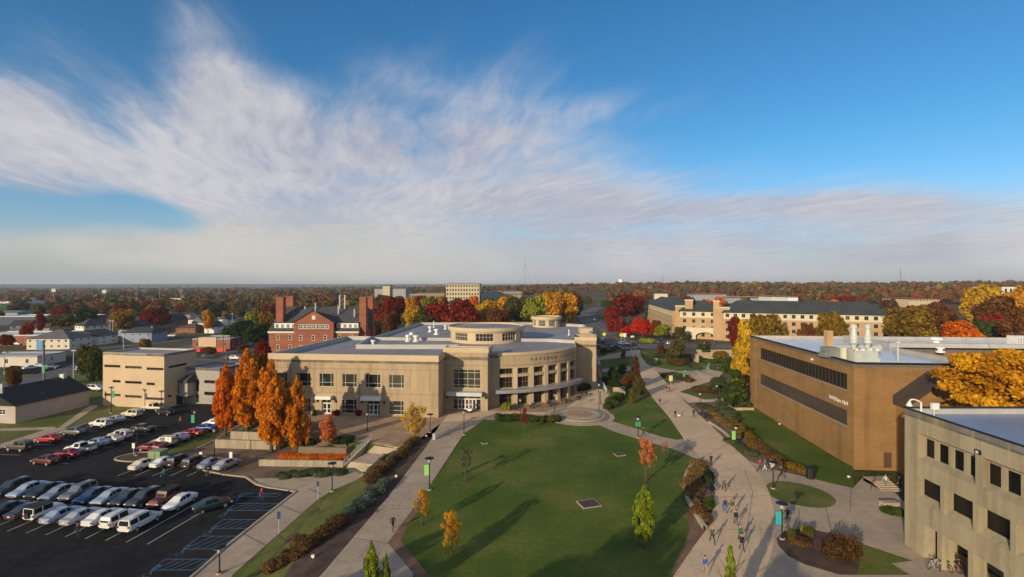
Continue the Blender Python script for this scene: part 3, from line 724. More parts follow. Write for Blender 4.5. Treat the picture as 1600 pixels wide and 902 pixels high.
def window(W, s0, s1, z0, z1, parent, d=.22, cols=(), rows=(), fw=.09, mf=None, mg=None, seg=None, name='window'):
    """frame with glazing bars; the glass is its sub-part"""
    mb = MB(); t = .05
    wbox(mb, W, s0, s0 + fw, d - t, d + t, z0, z1); wbox(mb, W, s1 - fw, s1, d - t, d + t, z0, z1)
    wbox(mb, W, s0 + fw, s1 - fw, d - t, d + t, z0, z0 + fw, seg=seg); wbox(mb, W, s0 + fw, s1 - fw, d - t, d + t, z1 - fw, z1, seg=seg)
    for c in cols: x = s0 + (s1 - s0) * c; wbox(mb, W, x - fw * .35, x + fw * .35, d - t * .9, d + t * .9, z0 + fw, z1 - fw)
    for r in rows: z = z0 + (z1 - z0) * r; wbox(mb, W, s0 + fw, s1 - fw, d - t * .8, d + t * .8, z - fw * .35, z + fw * .35, seg=seg)
    f = mb.build(name, mf or m_frame, parent)
    g = MB(); n = 1 if not seg else max(1, int((s1 - s0) / seg))
    for k in range(n):
        a, b = W.pt(s0 + (s1 - s0) * k / n, d + .01), W.pt(s0 + (s1 - s0) * (k + 1) / n, d + .01); g.quad([(*a, z0), (*b, z0), (*b, z1), (*a, z1)])
    g.build('pane', mg or GL, f); return f
def doors(W, s0, s1, z0, z1, n, parent, d=.3):
    w = (s1 - s0) / n
    for k in range(n):
        a, b = s0 + k * w, s0 + (k + 1) * w; mb = MB(); fw = .13
        wbox(mb, W, a + .02, a + fw, d - .06, d + .06, z0, z1); wbox(mb, W, b - fw, b - .02, d - .06, d + .06, z0, z1)
        wbox(mb, W, a + fw, b - fw, d - .06, d + .06, z0, z0 + .25); wbox(mb, W, a + fw, b - fw, d - .06, d + .06, z1 - .15, z1); wbox(mb, W, a + fw, b - fw, d - .05, d + .05, z0 + 1.0, z0 + 1.1)
        f = mb.build('door', m_white, parent); g = MB()
        p, q = W.pt(a + fw, d + .01), W.pt(b - fw, d + .01); g.quad([(*p, z0), (*q, z0), (*q, z1), (*p, z1)]); g.build('pane', GL, f)
def letters(parent, text, W, s0, s1, z, size, mat, proud=.05, name='lettering'):
    """raised letters spaced along a wall, each a part"""
    n = len(text)
    for i, ch in enumerate(text):
        if ch == ' ': continue
        c = bpy.data.curves.new('glyph', 'FONT'); c.body = ch; c.size = size; c.extrude = .03; c.align_x = 'CENTER'
        o = bpy.data.objects.new('glyph', c); COL.objects.link(o); bpy.context.view_layer.update()
        me = o.evaluated_get(bpy.context.evaluated_depsgraph_get()).to_mesh()
        s = s0 + (s1 - s0) * (i + .5) / n; p = Vector(W.pt(s, -proud)); q = Vector(W.pt(s + .05, -proud)); a = math.atan2(q.y - p.y, q.x - p.x)
        mt = XF[parent.name].inverted() @ Matrix.Translation((p.x, p.y, z)) @ Matrix.Rotation(a, 4, 'Z') @ Matrix.Rotation(R(90), 4, 'X')
        tmp = bmesh.new(); tmp.from_mesh(me); bmesh.ops.transform(tmp, matrix=mt, verts=tmp.verts)
        m2 = bpy.data.meshes.new('letter'); tmp.to_mesh(m2); tmp.free(); m2.materials.append(mat); q = bpy.data.objects.new('letter', m2); COL.objects.link(q); q.parent = parent; _reg(q, parent)
        o.to_mesh_clear(); bpy.data.objects.remove(o); bpy.data.curves.remove(c)
def parapet(mb, poly, z0, z1, w=.45, m=0):
    """a rim round a closed roof outline"""
    n = len(poly); a = sum(poly[i][0] * poly[(i + 1) % n][1] - poly[(i + 1) % n][0] * poly[i][1] for i in range(n))
    if a < 0: poly = poly[::-1]
    inn = []
    for i in range(n):
        p, c, q = Vector(poly[i - 1]), Vector(poly[i]), Vector(poly[(i + 1) % n])
        d1 = (c - p).normalized(); d2 = (q - c).normalized(); n1 = Vector((-d1.y, d1.x)); n2 = Vector((-d2.y, d2.x))
        b = (n1 + n2); k = w / max(.35, (1 + n1.dot(n2)) * .5) / 2 * 1.0
        inn.append(tuple(c + b * k))
    for i in range(n):
        j = (i + 1) % n; A, B_, C_, D_ = poly[i], poly[j], inn[j], inn[i]
        mb.quad([(*A, z0), (*B_, z0), (*B_, z1), (*A, z1)], m); mb.quad([(*A, z1), (*B_, z1), (*C_, z1), (*D_, z1)], m); mb.quad([(*C_, z0), (*D_, z0), (*D_, z1), (*C_, z1)], m)
def gable_roof(mb, W, depth, z_e, z_r, over=.5, m=0, hip=0.0):
    L = W.L; e = lambda s, d: W.pt(s, d)
    A, B_, C_, D_ = e(-over, -over), e(L + over, -over), e(L + over, depth + over), e(-over, depth + over)
    R0, R1 = e(hip - (over if not hip else 0), depth / 2), e(L - hip + (over if not hip else 0), depth / 2)
    mb.quad([(*A, z_e), (*B_, z_e), (*R1, z_r), (*R0, z_r)], m); mb.quad([(*C_, z_e), (*D_, z_e), (*R0, z_r), (*R1, z_r)], m)
    mb.quad([(*B_, z_e), (*C_, z_e), (*R1, z_r)], m); mb.quad([(*D_, z_e), (*A, z_e), (*R0, z_r)], m)
    mb.quad([(*A, z_e - .05), (*D_, z_e - .05), (*C_, z_e - .05), (*B_, z_e - .05)], m)
def house(name, label, px, py, w, d, h, roofh, wall, roof, rz=0.0, hip=0.0, z=None, group=None, cols=3, rows=2, cat='house', porch=False, chimney=False):
    """small building with its front wall centred on a photo point"""
    X, Y, gz = Pt(px, py); z0 = gz - .2
    t = thing(name, label, cat, (X, Y, z0), 0, group)
    ca, sa = math.cos(rz), math.sin(rz)
    f0 = (X - w / 2 * ca, Y - w / 2 * sa); f1 = (X + w / 2 * ca, Y + w / 2 * sa); n = (-sa * d, ca * d)
    b0 = (f0[0] + n[0], f0[1] + n[1]); b1 = (f1[0] + n[0], f1[1] + n[1])
    mb = MB(); wl = {}
    for nm, a, b in (('f', f0, f1), ('r', f1, b1), ('b', b1, b0), ('l', b0, f0)):
        W = Line(a, b); wl[nm] = W; holes = []
        if nm in 'fr' and cols:
            nc = cols if nm == 'f' else max(1, int(cols * d / w))
            sh = h / rows
            for r in range(rows):
                for c in range(nc):
                    s = W.L * (c + .5) / nc; ww = min(.6, W.L / nc * .3); holes.append((s - ww, s + ww, z0 + .2 + sh * r + sh * .32, z0 + .2 + sh * r + sh * .78))
        holed_wall(mb, W, z0 - .6, z0 + h, holes, .12)
        wl[nm + 'h'] = holes
    if not hip and roofh:
        for a, b in ((f1, b1), (b0, f0)):
            m_ = ((a[0] + b[0]) / 2, (a[1] + b[1]) / 2); mb.quad([(*a, z0 + h), (*b, z0 + h), (*m_, z0 + h + roofh)])
    mb.build('wall', wall, t)
    for nm in 'fr':
        for hh in wl[nm + 'h']: window(wl[nm], hh[0], hh[1], hh[2], hh[3], t, .08, (.5,), (), .08, m_white)
    rb = MB()
    if roofh: gable_roof(rb, wl['f'], d, z0 + h, z0 + h + roofh, .4, 0, hip)
    else:
        rb.prism([f0, f1, b1, b0], z0 + h - .05, z0 + h + .15); parapet(rb, [f0, f1, b1, b0], z0 + h + .1, z0 + h + .5, .3)
    ro = rb.build('roof', roof, t)
    if chimney:
        c = wl['f'].pt(w * .3, d * .45); MB().obox(c, (.8, .8, roofh + 1.2), rz, 0, z0 + h + .3).build('chimney', m_brickr, ro)
    if porch:
        pb = MB(); W = wl['f']; wbox(pb, W, w * .15, w * .85, -2, 0, z0 + 2.6, z0 + 2.8)
        for s in (.17, .5, .83): wbox(pb, W, w * s - .1, w * s + .1, -1.9, -1.7, z0 - .3, z0 + 2.6)
        pb.build('porch', m_white, t)
    return t
def roof_vent(px, py, zroof, label, h=1.3, r=.35, kind='cap'):
    X, Y, _ = P(px, py, zroof); mb = MB()
    if kind == 'cap': mb.lathe([(0, 0), (r * 1.5, 0), (r * 1.5, .3), (r * .8, .35), (r * .8, h * .7), (r * 1.4, h * .72), (r * 1.3, h), (0, h * 1.05)], 10, 0, (X, Y, zroof))
    elif kind == 'pipe': mb.cyl(X, Y, zroof, zroof + h, r * .4, r * .4, 8); mb.cyl(X, Y, zroof, zroof + .25, r, r, 8)
    elif kind == 'box': mb.box(X - r, X + r, Y - r, Y + r, zroof, zroof + h * .8); mb.box(X - r * 1.15, X + r * 1.15, Y - r * 1.15, Y + r * 1.15, zroof + h * .8, zroof + h)
    return tag(mb.build('roof_vent', m_white if kind != 'box' else m_wmetal), label, 'vent', 'vents on the flat roofs')
# ------------------------------------------------------------------ the tan student hall
def student_hall():
    t = thing('campus_hall', 'large tan stucco hall with curved colonnade front and flat grey roof behind the lawn', 'building', (-15, 110, 0))
    A, B_, C_, D_, E, S = (-53.1, 106.2), (-15.5, 102.3), (-15.1, 108.8), (-5.4, 107.8), (-5.0, 111.2), (-3.2, 111.4)
    arc = Arc((-6.2, 137.1), 25.9, R(6.6), R(60.6)); Eend = arc.pt(arc.L)
    p0, p1, p2, p3 = (17.0, 131.5), (22.6, 130.6), (24.2, 140), (18.2, 141)
    back = [(27.5, 185), (10, 196), (-37, 195), (-40.7, 141.3), (-48.6, 142.5)]
    wing = Line(A, B_); entry = Line(C_, D_)
    wall = MB()
    # left wing: five bays, windows over windows and doors
    ups = [(462.5, 485), (499.3, 521.2), (535, 557.3), (571, 594.5), (608, 631.5)]
    grd = [('w', 462, 485), ('d', 503, 517), ('w', 534, 557), ('d', 573, 593), ('w', 607.5, 631)]
    holes = []; wins = []
    ul = [(wing.spx(a), wing.spx(b)) for a, b in ups]; ul.insert(0, (ul[0][0] - 5.3, ul[0][1] - 5.3))
    for a, b in ul: holes.append((a, b, 6.0, 8.9)); wins.append((a, b, 6.0, 8.9))
    gl = [(k, wing.spx(a), wing.spx(b)) for k, a, b in grd]; gl.insert(0, ('w', gl[0][1] - 5.3, gl[0][2] - 5.3))
    for k, a, b in gl:
        holes.append((a, b, .12 if k == 'd' else .35, 3.35, .5 if k == 'd' else .3))
    holed_wall(wall, wing, -2.5, 13.0, holes, .3)
    for i in range(6):                                     # shallow pilaster strips and joints of the stucco
        s = ul[i][0] - 1.35; wbox(wall, wing, s - .03, s + .03, -.008, .0, 0, 10.0, 1)
        s = ul[i][1] + 1.35; wbox(wall, wing, s - .03, s + .03, -.008, .0, 0, 10.0, 1) if i == 5 else None
    for z in (4.75, 9.9): wbox(wall, wing, 0, wing.L, -.012, 0, z, z + .07, 1)
    # side of the wing, entrance block
    side = Line(B_, C_); holed_wall(wall, side, -1, 13.0, [], .1)
    for z in (4.75, 9.9): wbox(wall, side, 0, side.L, -.012, 0, z, z + .07, 1)
    e0, e1 = entry.spx(707.6), entry.spx(751)
    holed_wall(wall, entry, -.5, 13.9, [(e0, e1, 4.9, 9.1, .4), (e0, e1, .12, 3.4, .6)], .4)
    wbox(wall, entry, 0, entry.L, -.012, 0, 9.95, 10.02, 1)
    es = Line(D_, (-4.7, 114)); holed_wall(wall, es, -.5, 13.9, [])
    holed_wall(wall, Line(E, S), -.5, 12.3, [])
    # curved front: six bays
    hs = []; bay = arc.L / 6
    for k in range(6):
        a, b = bay * k + .55, bay * (k + 1) - .55
        if k == 0: a = .35
        hs += [(a, b, 7.4, 8.75, .9), (a, b, 4.2, 6.75, .9), (a, b, .06, 3.25, 1.6)]
    holed_wall(wall, arc, -.5, 12.3, hs, .9, seg=.8)
    wbox(wall, arc, 0, arc.L, -.015, 0, 9.35, 9.45, 1, seg=1.0)
    # end pier and the hidden back walls
    holed_wall(wall, Line(Eend, p0), -.5, 12.6, []); holed_wall(wall, Line(p0, p1), -.5, 13.7, []); holed_wall(wall, Line(p1, p2), -.5, 13.7, [])
    holed_wall(wall, Line(p2, p3), 9, 13.7, []); holed_wall(wall, Line(p3, p0), 9, 13.7, [])
    pts = [p2] + back + [A]
    for a, b in zip(pts, pts[1:]): holed_wall(wall, Line(a, b), -2.5, 12.9, [])
    wall.build('wall', [m_tan, m_joint], t)
    # pale cornices
    co = MB(); wbox(co, wing, -.12, wing.L + .12, -.14, .35, 11.75, 13.05); co.build('cornice', m_tan2, t)
    co = MB(); wbox(co, side, .36, side.L, -.13, .3, 11.75, 13.0); co.build('cornice', m_tan2, t)
    co = MB(); wbox(co, entry, -.15, entry.L + .15, -.16, .4, 12.75, 13.0); co.build('cornice', m_tan2, t)
    co = MB(); wbox(co, entry, -.28, entry.L + .28, -.3, .5, 13.0, 13.98); co.build('cornice', m_tan2, t)
    co = MB(); wbox(co, es, .5, es.L, -.26, .3, 13.0, 13.96); co.build('cornice', m_tan2, t)
    co = MB(); wbox(co, Line(D_, C_), 0, entry.L, -3.2, -2.8, 12.6, 13.95); co.build('cornice', m_tan2, t)
    co = MB(); wbox(co, Line((-15.1, 113.4), C_), 0, 4.2, -.05, .3, 12.9, 13.97); co.build('cornice', m_tan2, t)
    co = MB(); wbox(co, arc, 0, arc.L, -.18, .4, 11.75, 12.35, seg=.9); co.build('cornice', m_tan2, t)
    co = MB(); wbox(co, Line(p0, p1), -.1, Line(p0, p1).L + .1, -.15, .4, 12.9, 13.85); co.build('cornice', m_tan2, t)
    co = MB(); wbox(co, Line(p1, p2), .3, 9, -.14, .4, 12.9, 13.83); co.build('cornice', m_tan2, t)
    # roof
    rp = [A, B_, C_, D_, E, S] + [arc.pt(arc.L * k / 14, .3) for k in range(1, 15)] + [p0, p1, p2] + back
    ro = MB().prism(rp, 11.2, 11.9).build('roof', m_roofgrey, t)
    pm = MB(); parapet(pm, [A, B_, C_, (-13, 116), (-13, 122), (-38.7, 122.4), (-40.7, 141.3), (-48.6, 142.5)], 11.85, 13.0, .5)
    parapet(pm, [(-40.7, 141.3), (-37, 195), (10, 196), (27.5, 185), (24.2, 140), (17.8, 133), (10, 137), (-39, 141.1)], 11.85, 12.75, .5)
    pm.build('parapet', m_coping, ro)
    # glazing
    for a, b, z0, z1 in wins: window(wing, a, b, z0, z1, t, .2, (.2, .8), (.32,), .09)
    for k, a, b in gl:
        if k == 'w': window(wing, a, b, .35, 3.35, t, .2, (.2, .8), (.3, .62), .09)
        else:
            window(wing, a, b, 2.45, 3.35, t, .3, (.5,), (), .08); m_ = (a + b) / 2
            window(wing, a, m_ - .95, .12, 2.42, t, .3, (), (.5,), .07); window(wing, m_ + .95, b, .12, 2.42, t, .3, (), (.5,), .07)
            doors(wing, m_ - .95, m_ + .95, .12, 2.42, 2, t, .3)
            c = MB(); wbox(c, wing, a - .9, b + .5, -1.3, -.003, 3.5, 4.2); c.build('door_canopy', m_white, t)
            for s in (a - 1.0, b + 1.1): c = MB(); wbox(c, wing, s - .17, s + .17, -.3, -.003, 2.7, 3.2); c.build('wall_lamp', m_black, t)
    window(entry, e0, e1, 4.9, 9.1, t, .3, (.2, .53, .78), (.17, .5, .83), .11)
    window(entry, e0, e1, 2.5, 3.4, t, .45, (.2, .53, .8), (), .1)
    window(entry, e0, e0 + 1.1, .12, 2.47, t, .45, (), (.45,), .09); window(entry, e1 - 1.1, e1, .12, 2.47, t, .45, (), (.45,), .09)
    doors(entry, e0 + 1.12, e1 - 1.12, .12, 2.47, 5, t, .45)
    c = MB(); wbox(c, entry, e0 - 1.1, e1 + .5, -1.8, -.003, 3.55, 4.35); c.build('door_canopy', m_wmetal, t)
    for s in (e0 - 1.2, e1 + 1.2): c = MB(); wbox(c, entry, s - .17, s + .17, -.3, -.003, 2.7, 3.2); c.build('wall_lamp', m_black, t)
    for h in hs:
        cols = (.25, .5, .75); z0, z1 = h[2], h[3]
        window(arc, h[0], h[1], z0, z1, t, h[4] - .12, cols, (.5,) if z1 < 7 else (), .08, M('bronze_frame', (.20, .17, .12), .6, .1), GL2, seg=.8)
    for k in range(7):                                     # round columns stand proud of the glass line
        s = min(max(bay * k, .45), arc.L - .45); c = MB(); wbox(c, arc, s - .5, s + .5, -.12, .5, 0, 9.0)
        if 0 < k < 6: c.build('column', m_tan2, t)
    c = MB(); wbox(c, arc, -.6, arc.L + .5, -1.7, -.13, 3.35, 4.1, seg=.8); c.build('curved_canopy', M('canopy_shaded_grey', (.30, .29, .30), .5, .06, metal=.2), t)  # canopy metal darkened, its colour carries the shade on the front
    letters(t, 'HAVENER CENTER', arc, arc.L * .31, arc.L * .97, 10.25, 1.05, M('bronze_letters', (.16, .12, .075), .5, .1))
    # rotundas
    def rotunda(c, r, zt_, wz0, wz1, nwin, over):
        cir = Arc(c, r, R(-180), R(180)); w = cir.L / nwin; hh = [(w * k + w * .17, w * (k + 1) - w * .17, wz0, wz1) for k in range(nwin)]
        mb = MB(); holed_wall(mb, cir, 11.5, zt_ - 1.0, hh, .4, seg=.9); f = mb.build('rotunda', m_tan2, t)
        k = MB(); k.lathe([(r, zt_ - 1.25), (r + over * .5, zt_ - 1.2), (r + over * .5, zt_ - .95), (r + over, zt_ - .9), (r + over, zt_), (r + over - .5, zt_), (r + over - .55, zt_ - .45)], 64, 0, (c[0], c[1], 0)); k.build('rotunda_rim', m_tan2, f, smooth=False)
        MB().lathe([(r + over - .54, zt_ - .46), (0, zt_ - .4)], 64, 0, (c[0], c[1], 0)).build('rotunda_roof', m_roofgrey, f)
        for h in hh: window(cir, h[0], h[1], wz0, wz1, f, .3, (.2, .4, .6, .8), (.55,), .09, m_frame, seg=.9)
    rotunda((-7.4, 142), 10.6, 16.2, 12.6, 14.7, 9, .7); rotunda((13.2, 187), 5.3, 15.9, 12.4, 14.6, 8, .5)
    for (x0, x1, y0, y1, h) in [(22.5, 26.5, 160, 165, 13.6), (-1, 3, 186, 189, 13.2)]:
        MB().box(x0, x1, y0, y1, 11.9, h).build('penthouse', m_tan2, t)
student_hall()
for px, py, h, r, k, lb in [(583, 541, 1.6, .45, 'cap', 'white capped vent alone on the left part of the tan hall roof'),
        (637, 534, 1.9, .45, 'cap', 'left vent of the cluster on the tan hall roof'), (643, 533, 2.4, .5, 'cap', 'tallest vent of the cluster on the tan hall roof'), (650, 534, 1.8, .6, 'cap', 'right vent of the cluster on the tan hall roof'),
        (672, 519, 2.0, .5, 'cap', 'left of the two capped vents in front of the rear parapet of the tan hall'), (682, 523, 1.8, .6, 'cap', 'right of the two capped vents in front of the rear parapet of the tan hall'), (696, 515, 1.5, .4, 'cap', 'small vent beside the big rotunda'),
        (678, 512, 2.5, .4, 'pipe', 'thin vent pipe in front of the rear parapet of the tan hall'), (889, 524, 1.8, .4, 'pipe', 'thin pipe on the roof right of the big rotunda'), (543, 529, .5, .8, 'box', 'low square roof hatch by the left parapet of the tan hall')]:
    roof_vent(px, py, 11.9, lb, h, r, k)

# ------------------------------------------------------------------ red brick hall with chimneys
def red_hall():
    z0 = -2.2; t = thing('brick_hall', 'red brick hall with dark roof, front gable and four tall chimneys', 'building', (-71, 180, z0))
    a, b = (-87, 174), (-55, 174); W = Line(a, b); dep = 22; ze = 11.2
    g0, g1 = W.spx(461.5), W.spx(523); wall = MB()
    holes = []; zr = [(1.0, 2.9), (4.6, 6.5), (8.2, 10.1)]
    for px in (434, 453, 472, 491.5, 510, 530, 549): 
        s = W.spx(px)
        for u, v in zr: holes.append((s - .55, s + .55, u, v))
    left = [h for h in holes if h[1] < g0 or h[0] > g1]
    holed_wall(wall, W, z0, ze, left, .15, s1=W.L)
    G = Line(W.pt(g0, -1.2), W.pt(g1, -1.2)); gh = [(h[0] - g0, h[1] - g0, h[2], h[3]) for h in holes if h[0] > g0 and h[1] < g1]
    dorm = (1.6, G.L - 1.6, 12.3, 13.9)
    holed_wall(wall, G, z0, 14.6, gh + [dorm], .15)
    c = G.L / 2; A, B_, C_ = G.pt(0), G.pt(G.L), G.pt(c); wall.quad([(*A, 14.6), (*B_, 14.6), (*C_, 18.6)])
    wall.quad([(*A, z0), (*A, 14.6), (*W.pt(g0), 14.6), (*W.pt(g0), z0)]); wall.quad([(*B_, z0), (*W.pt(g1), z0), (*W.pt(g1), 14.6), (*B_, 14.6)])
    bl, br = (a[0], a[1] + dep), (b[0], b[1] + dep)
    holed_wall(wall, Line(b, br), z0, ze, []); holed_wall(wall, Line(bl, a), z0, ze, []); holed_wall(wall, Line(br, bl), z0, ze, [])
    for p, q in ((b, br), (bl, a)):
        wall.quad([(*p, ze), (*q, ze), ((p[0] + q[0]) / 2, (p[1] + q[1]) / 2, 19.6)])
    wall.build('wall', m_brickr, t)
    tr = MB(); wbox(tr, W, -.3, g0, -.35, .1, ze - .5, ze + .1); wbox(tr, W, g1, W.L + .3, -.35, .1, ze - .5, ze + .1); tr.build('eaves_trim', m_frame, t)
    rb = MB(); gable_roof(rb, W, dep, ze + .1, 19.7, .3)
    apex, rb0 = (*C_, 18.9), W.pt(c, dep / 2)
    for s in (-.5, G.L + .5): rb.quad([(*G.pt(s, -.4), 14.4), (*G.pt(c, -.4), 18.95), (*rb0, 18.95), (*G.pt(s, dep * .3), 14.4)])
    ro = rb.build('roof', m_slate, t)
    for s0, s1 in ((1.4, g0 - .3), (g1 + .3, W.L - .4)):
        d = MB(); wbox(d, W, s0, s1, 1.2, 5, 11.9, 14.2); q = d.build('dormer', m_white, ro)
        n = 4; 
        for k in range(n):
            u = s0 + (s1 - s0) * (k + .22) / n; v = s0 + (s1 - s0) * (k + .78) / n; window(W, u, v, 12.4, 13.8, q, 1.12, (.5,), (.5,), .12, m_white)
        d = MB(); wbox(d, W, s0 - .3, s1 + .3, .9, 6.5, 14.2, 14.4); d.build('dormer_roof', m_slate, ro)
    for h in left: window(W, *h[:4], t, .1, (), (.5,), .13, m_white)
    for h in gh: window(G, *h[:4], t, .1, (), (.5,), .13, m_white)
    for k in range(7):
        u = dorm[0] + (dorm[1] - dorm[0]) * k / 7; window(G, u + .1, u + (dorm[1] - dorm[0]) / 7 - .1, 12.3, 13.9, t, .1, (.5,), (.5,), .14, m_white)
    v = MB(); wbox(v, G, c - .6, c + .6, -.05, .1, 15.6, 17.0); v.build('louvre', m_frame, t)
    for px, D, w in ((439, 178, 2.6), (454, 190, 2.9), (568, 177, 2.4), (579, 190, 2.4)):
        X = PD(px, D); m = MB(); m.box(X - w / 2, X + w / 2, D - 1.1, D + 1.1, 8, 23.0); m.box(X - w / 2 - .15, X + w / 2 + .15, D - 1.25, D + 1.25, 23.0, 23.5); ch = m.build('chimney', m_brickr, t)
    for px, D, zb, h in ((477, 181, 17, 3.0), (493, 183, 18, 3.2), (529, 181, 17, 3.2), (531, 184, 18.5, 5.6), (539, 184, 18.5, 5.6), (554, 180, 16, 3)):
        X = PD(px, D); MB().cyl(X, D, zb, zb + h, .28, .28, 8).build('vent_pipe', m_wmetal, ro)
red_hall()

# ------------------------------------------------------------------ cream block beside the lot, with its low annex
def cream_block():
    z0 = -2.3; t = thing('office_block', 'cream windowed cube of an office block with slit windows and low dark annex', 'building', (-92, 121, z0))
    a, b = (-101.6, 120.8), (-84.1, 117.6); W = Line(a, b); dep = 9.5
    c, d = W.pt(W.L, dep), W.pt(0, dep)
    cream = M('cream_stucco', (.52, .39, .25), .9, .07, .2); S = Line(b, c)
    hs = []
    for px0, px1, z, h in [(163, 188, 7.85, .62), (195.5, 221.5, 7.75, .62), (229, 255.5, 7.55, .62), (176, 188.5, 4.15, .62), (195.5, 221.5, 4.05, .62), (229, 242, 3.85, .62), (163, 188.5, .75, .62), (195.5, 221.5, .6, .62), (229, 256, .3, .62)]:
        hs.append((W.spx(px0), W.spx(px1), z - h / 2, z + h / 2))
    sh = [(1.2, 6.6, 7.5, 8.1), (1.0, 2.2, .4, 1.0)]
    mb = MB(); holed_wall(mb, W, z0, 11.2, hs, .35); holed_wall(mb, S, z0, 11.2, sh, .35); holed_wall(mb, Line(c, d), z0, 11.2, []); holed_wall(mb, Line(d, a), z0, 11.2, [])
    mb.build('wall', cream, t)
    for h in hs: window(W, *h, t, .28, (.25, .5, .75), (), .07, m_black, GL2)
    for h in sh: window(S, *h, t, .28, (.5,), (), .07, m_black, GL2)
    ro = MB().prism([a, b, c, d], 10.6, 10.8).build('roof', m_roofgrey, t); pm = MB(); parapet(pm, [a, b, c, d], 10.7, 11.25, .35); pm.build('parapet', m_coping, ro)
    dm = MB(); wbox(dm, S, 3.4, 5.2, -.05, .05, z0 + .3, z0 + 2.8); dm.build('door', m_black, t)
    # annex
    e, f = S.pt(6.2, .02), (-73.0, 121.5); A = Line(e, f); g, h = A.pt(A.L, 9), A.pt(0, 9)
    mb = MB(); ah = [(A.L - 4.6, A.L - 1.2, 3.2, 4.0), (A.L - 4.6, A.L - .6, .2, 1.1), (A.L - 7.2, A.L - 6.2, 1.0, 4.0), (A.L - 7.2, A.L - 6.2, -1.8, .2)]
    holed_wall(mb, A, z0, 7.0, ah, .3); holed_wall(mb, Line(f, g), z0, 7.0, [], .3); holed_wall(mb, Line(g, h), z0, 7, [])
    wbox(mb, A, A.L - 11.5, A.L - 7.4, -2.2, 0, .2, 3.6); an = mb.build('annex', M('grey_stucco', (.33, .30, .27), .9, .08), t)
    for q in ah: window(A, *q, t, .22, (.5,), (), .07, m_black, GL2)
    rb = MB(); rb.prism([e, f, g, h], 6.4, 6.6); parapet(rb, [e, f, g, h], 6.5, 7.05, .3); rb.build('annex_roof', m_roofgrey, t)
    rb = MB(); q = [A.pt(A.L - 11.8, -2.5), A.pt(A.L - 7.2, -2.5), A.pt(A.L - 7.2, .0), A.pt(A.L - 11.8, .0)]
    rb.quad([(*q[0], 3.5), (*q[1], 4.3), (*q[2], 5.9), (*q[3], 4.4)]); rb.quad([(*q[0], 3.5), (*q[1], 3.5), (*q[1], 4.3)]); rb.quad([(*q[1], 3.5), (*q[2], 3.5), (*q[2], 5.9), (*q[1], 4.3)])
    rb.build('porch_roof', m_slate, t); w = MB(); wbox(w, A, A.L - 10.9, A.L - 9.9, -2.26, -2.18, .8, 2.9); w.build('window', GL2, t)
cream_block()

def long_shed():
    t = thing('long_house', 'long pale rendered single storey building with black gabled roof at the lot corner', 'building', (-112, 113, -2.2))
    a, b = (-107.2, 105), (-105.2, 121); W = Line(b, a); 
    pale = M('pale_pink_render', (.42, .35, .31), .9, .08)
    a, b = (-107.2, 105.0), (-105.2, 121.0); dep = 12.5
    W = Line(a, b); n = -W.n
    c, d = tuple(Vector(b) - n * -dep * -1 if False else Vector(b) + Vector((-n.x, -n.y)) * -0), None
    # long wall faces the lot; the gable end faces the camera
    L = (-107.2 - dep * .99, 105 + dep * .124); Lb = (-105.2 - dep * .99, 121 + dep * .124)
    mb = MB(); ga = Line(L, a)
    gh = [(ga.L - 4.2, ga.L - 2.6, -.2, 1.0), (ga.L - 8.2, ga.L - 6.6, -.2, 1.0)]
    holed_wall(mb, ga, -2.4, 1.9, gh, .2); holed_wall(mb, Line(a, b), -2.4, 1.9, []); holed_wall(mb, Line(b, Lb), -2.4, 1.9, []); holed_wall(mb, Line(Lb, L), -2.4, 1.9, [])
    for p, q in ((L, a), (b, Lb)): mb.quad([(*p, 1.9), (*q, 1.9), ((p[0] + q[0]) / 2, (p[1] + q[1]) / 2, 5.0)])
    mb.build('wall', pale, t)
    for g in gh: window(ga, *g, t, .14, (.5,), (.5,), .1, m_white)
    rb = MB(); gable_roof(rb, Line(a, b), dep, 1.85, 5.15, .35); ro = rb.build('roof', M('black_shingle', (.016, .016, .018), .92, .2, 1), t)
    for s, d in ((3, 2.5), (7, 2.2), (11.5, 2.6)):
        x, y = Line(a, b).pt(s, d); MB().box(x - .3, x + .3, y - .3, y + .3, 2.4, 3.0).build('roof_vent_box', m_wmetal, ro)
    x, y = Line(a, b).pt(.8, 4.5); MB().cyl(x, y, 3.5, 6.3, .2, .2, 8).build('flue', m_white, ro)
    x, y = Line(a, b).pt(15, 6); MB().box(x - .5, x + .5, y - .5, y + .5, 4.5, 5.9).build('chimney', m_wmetal, ro)
long_shed()

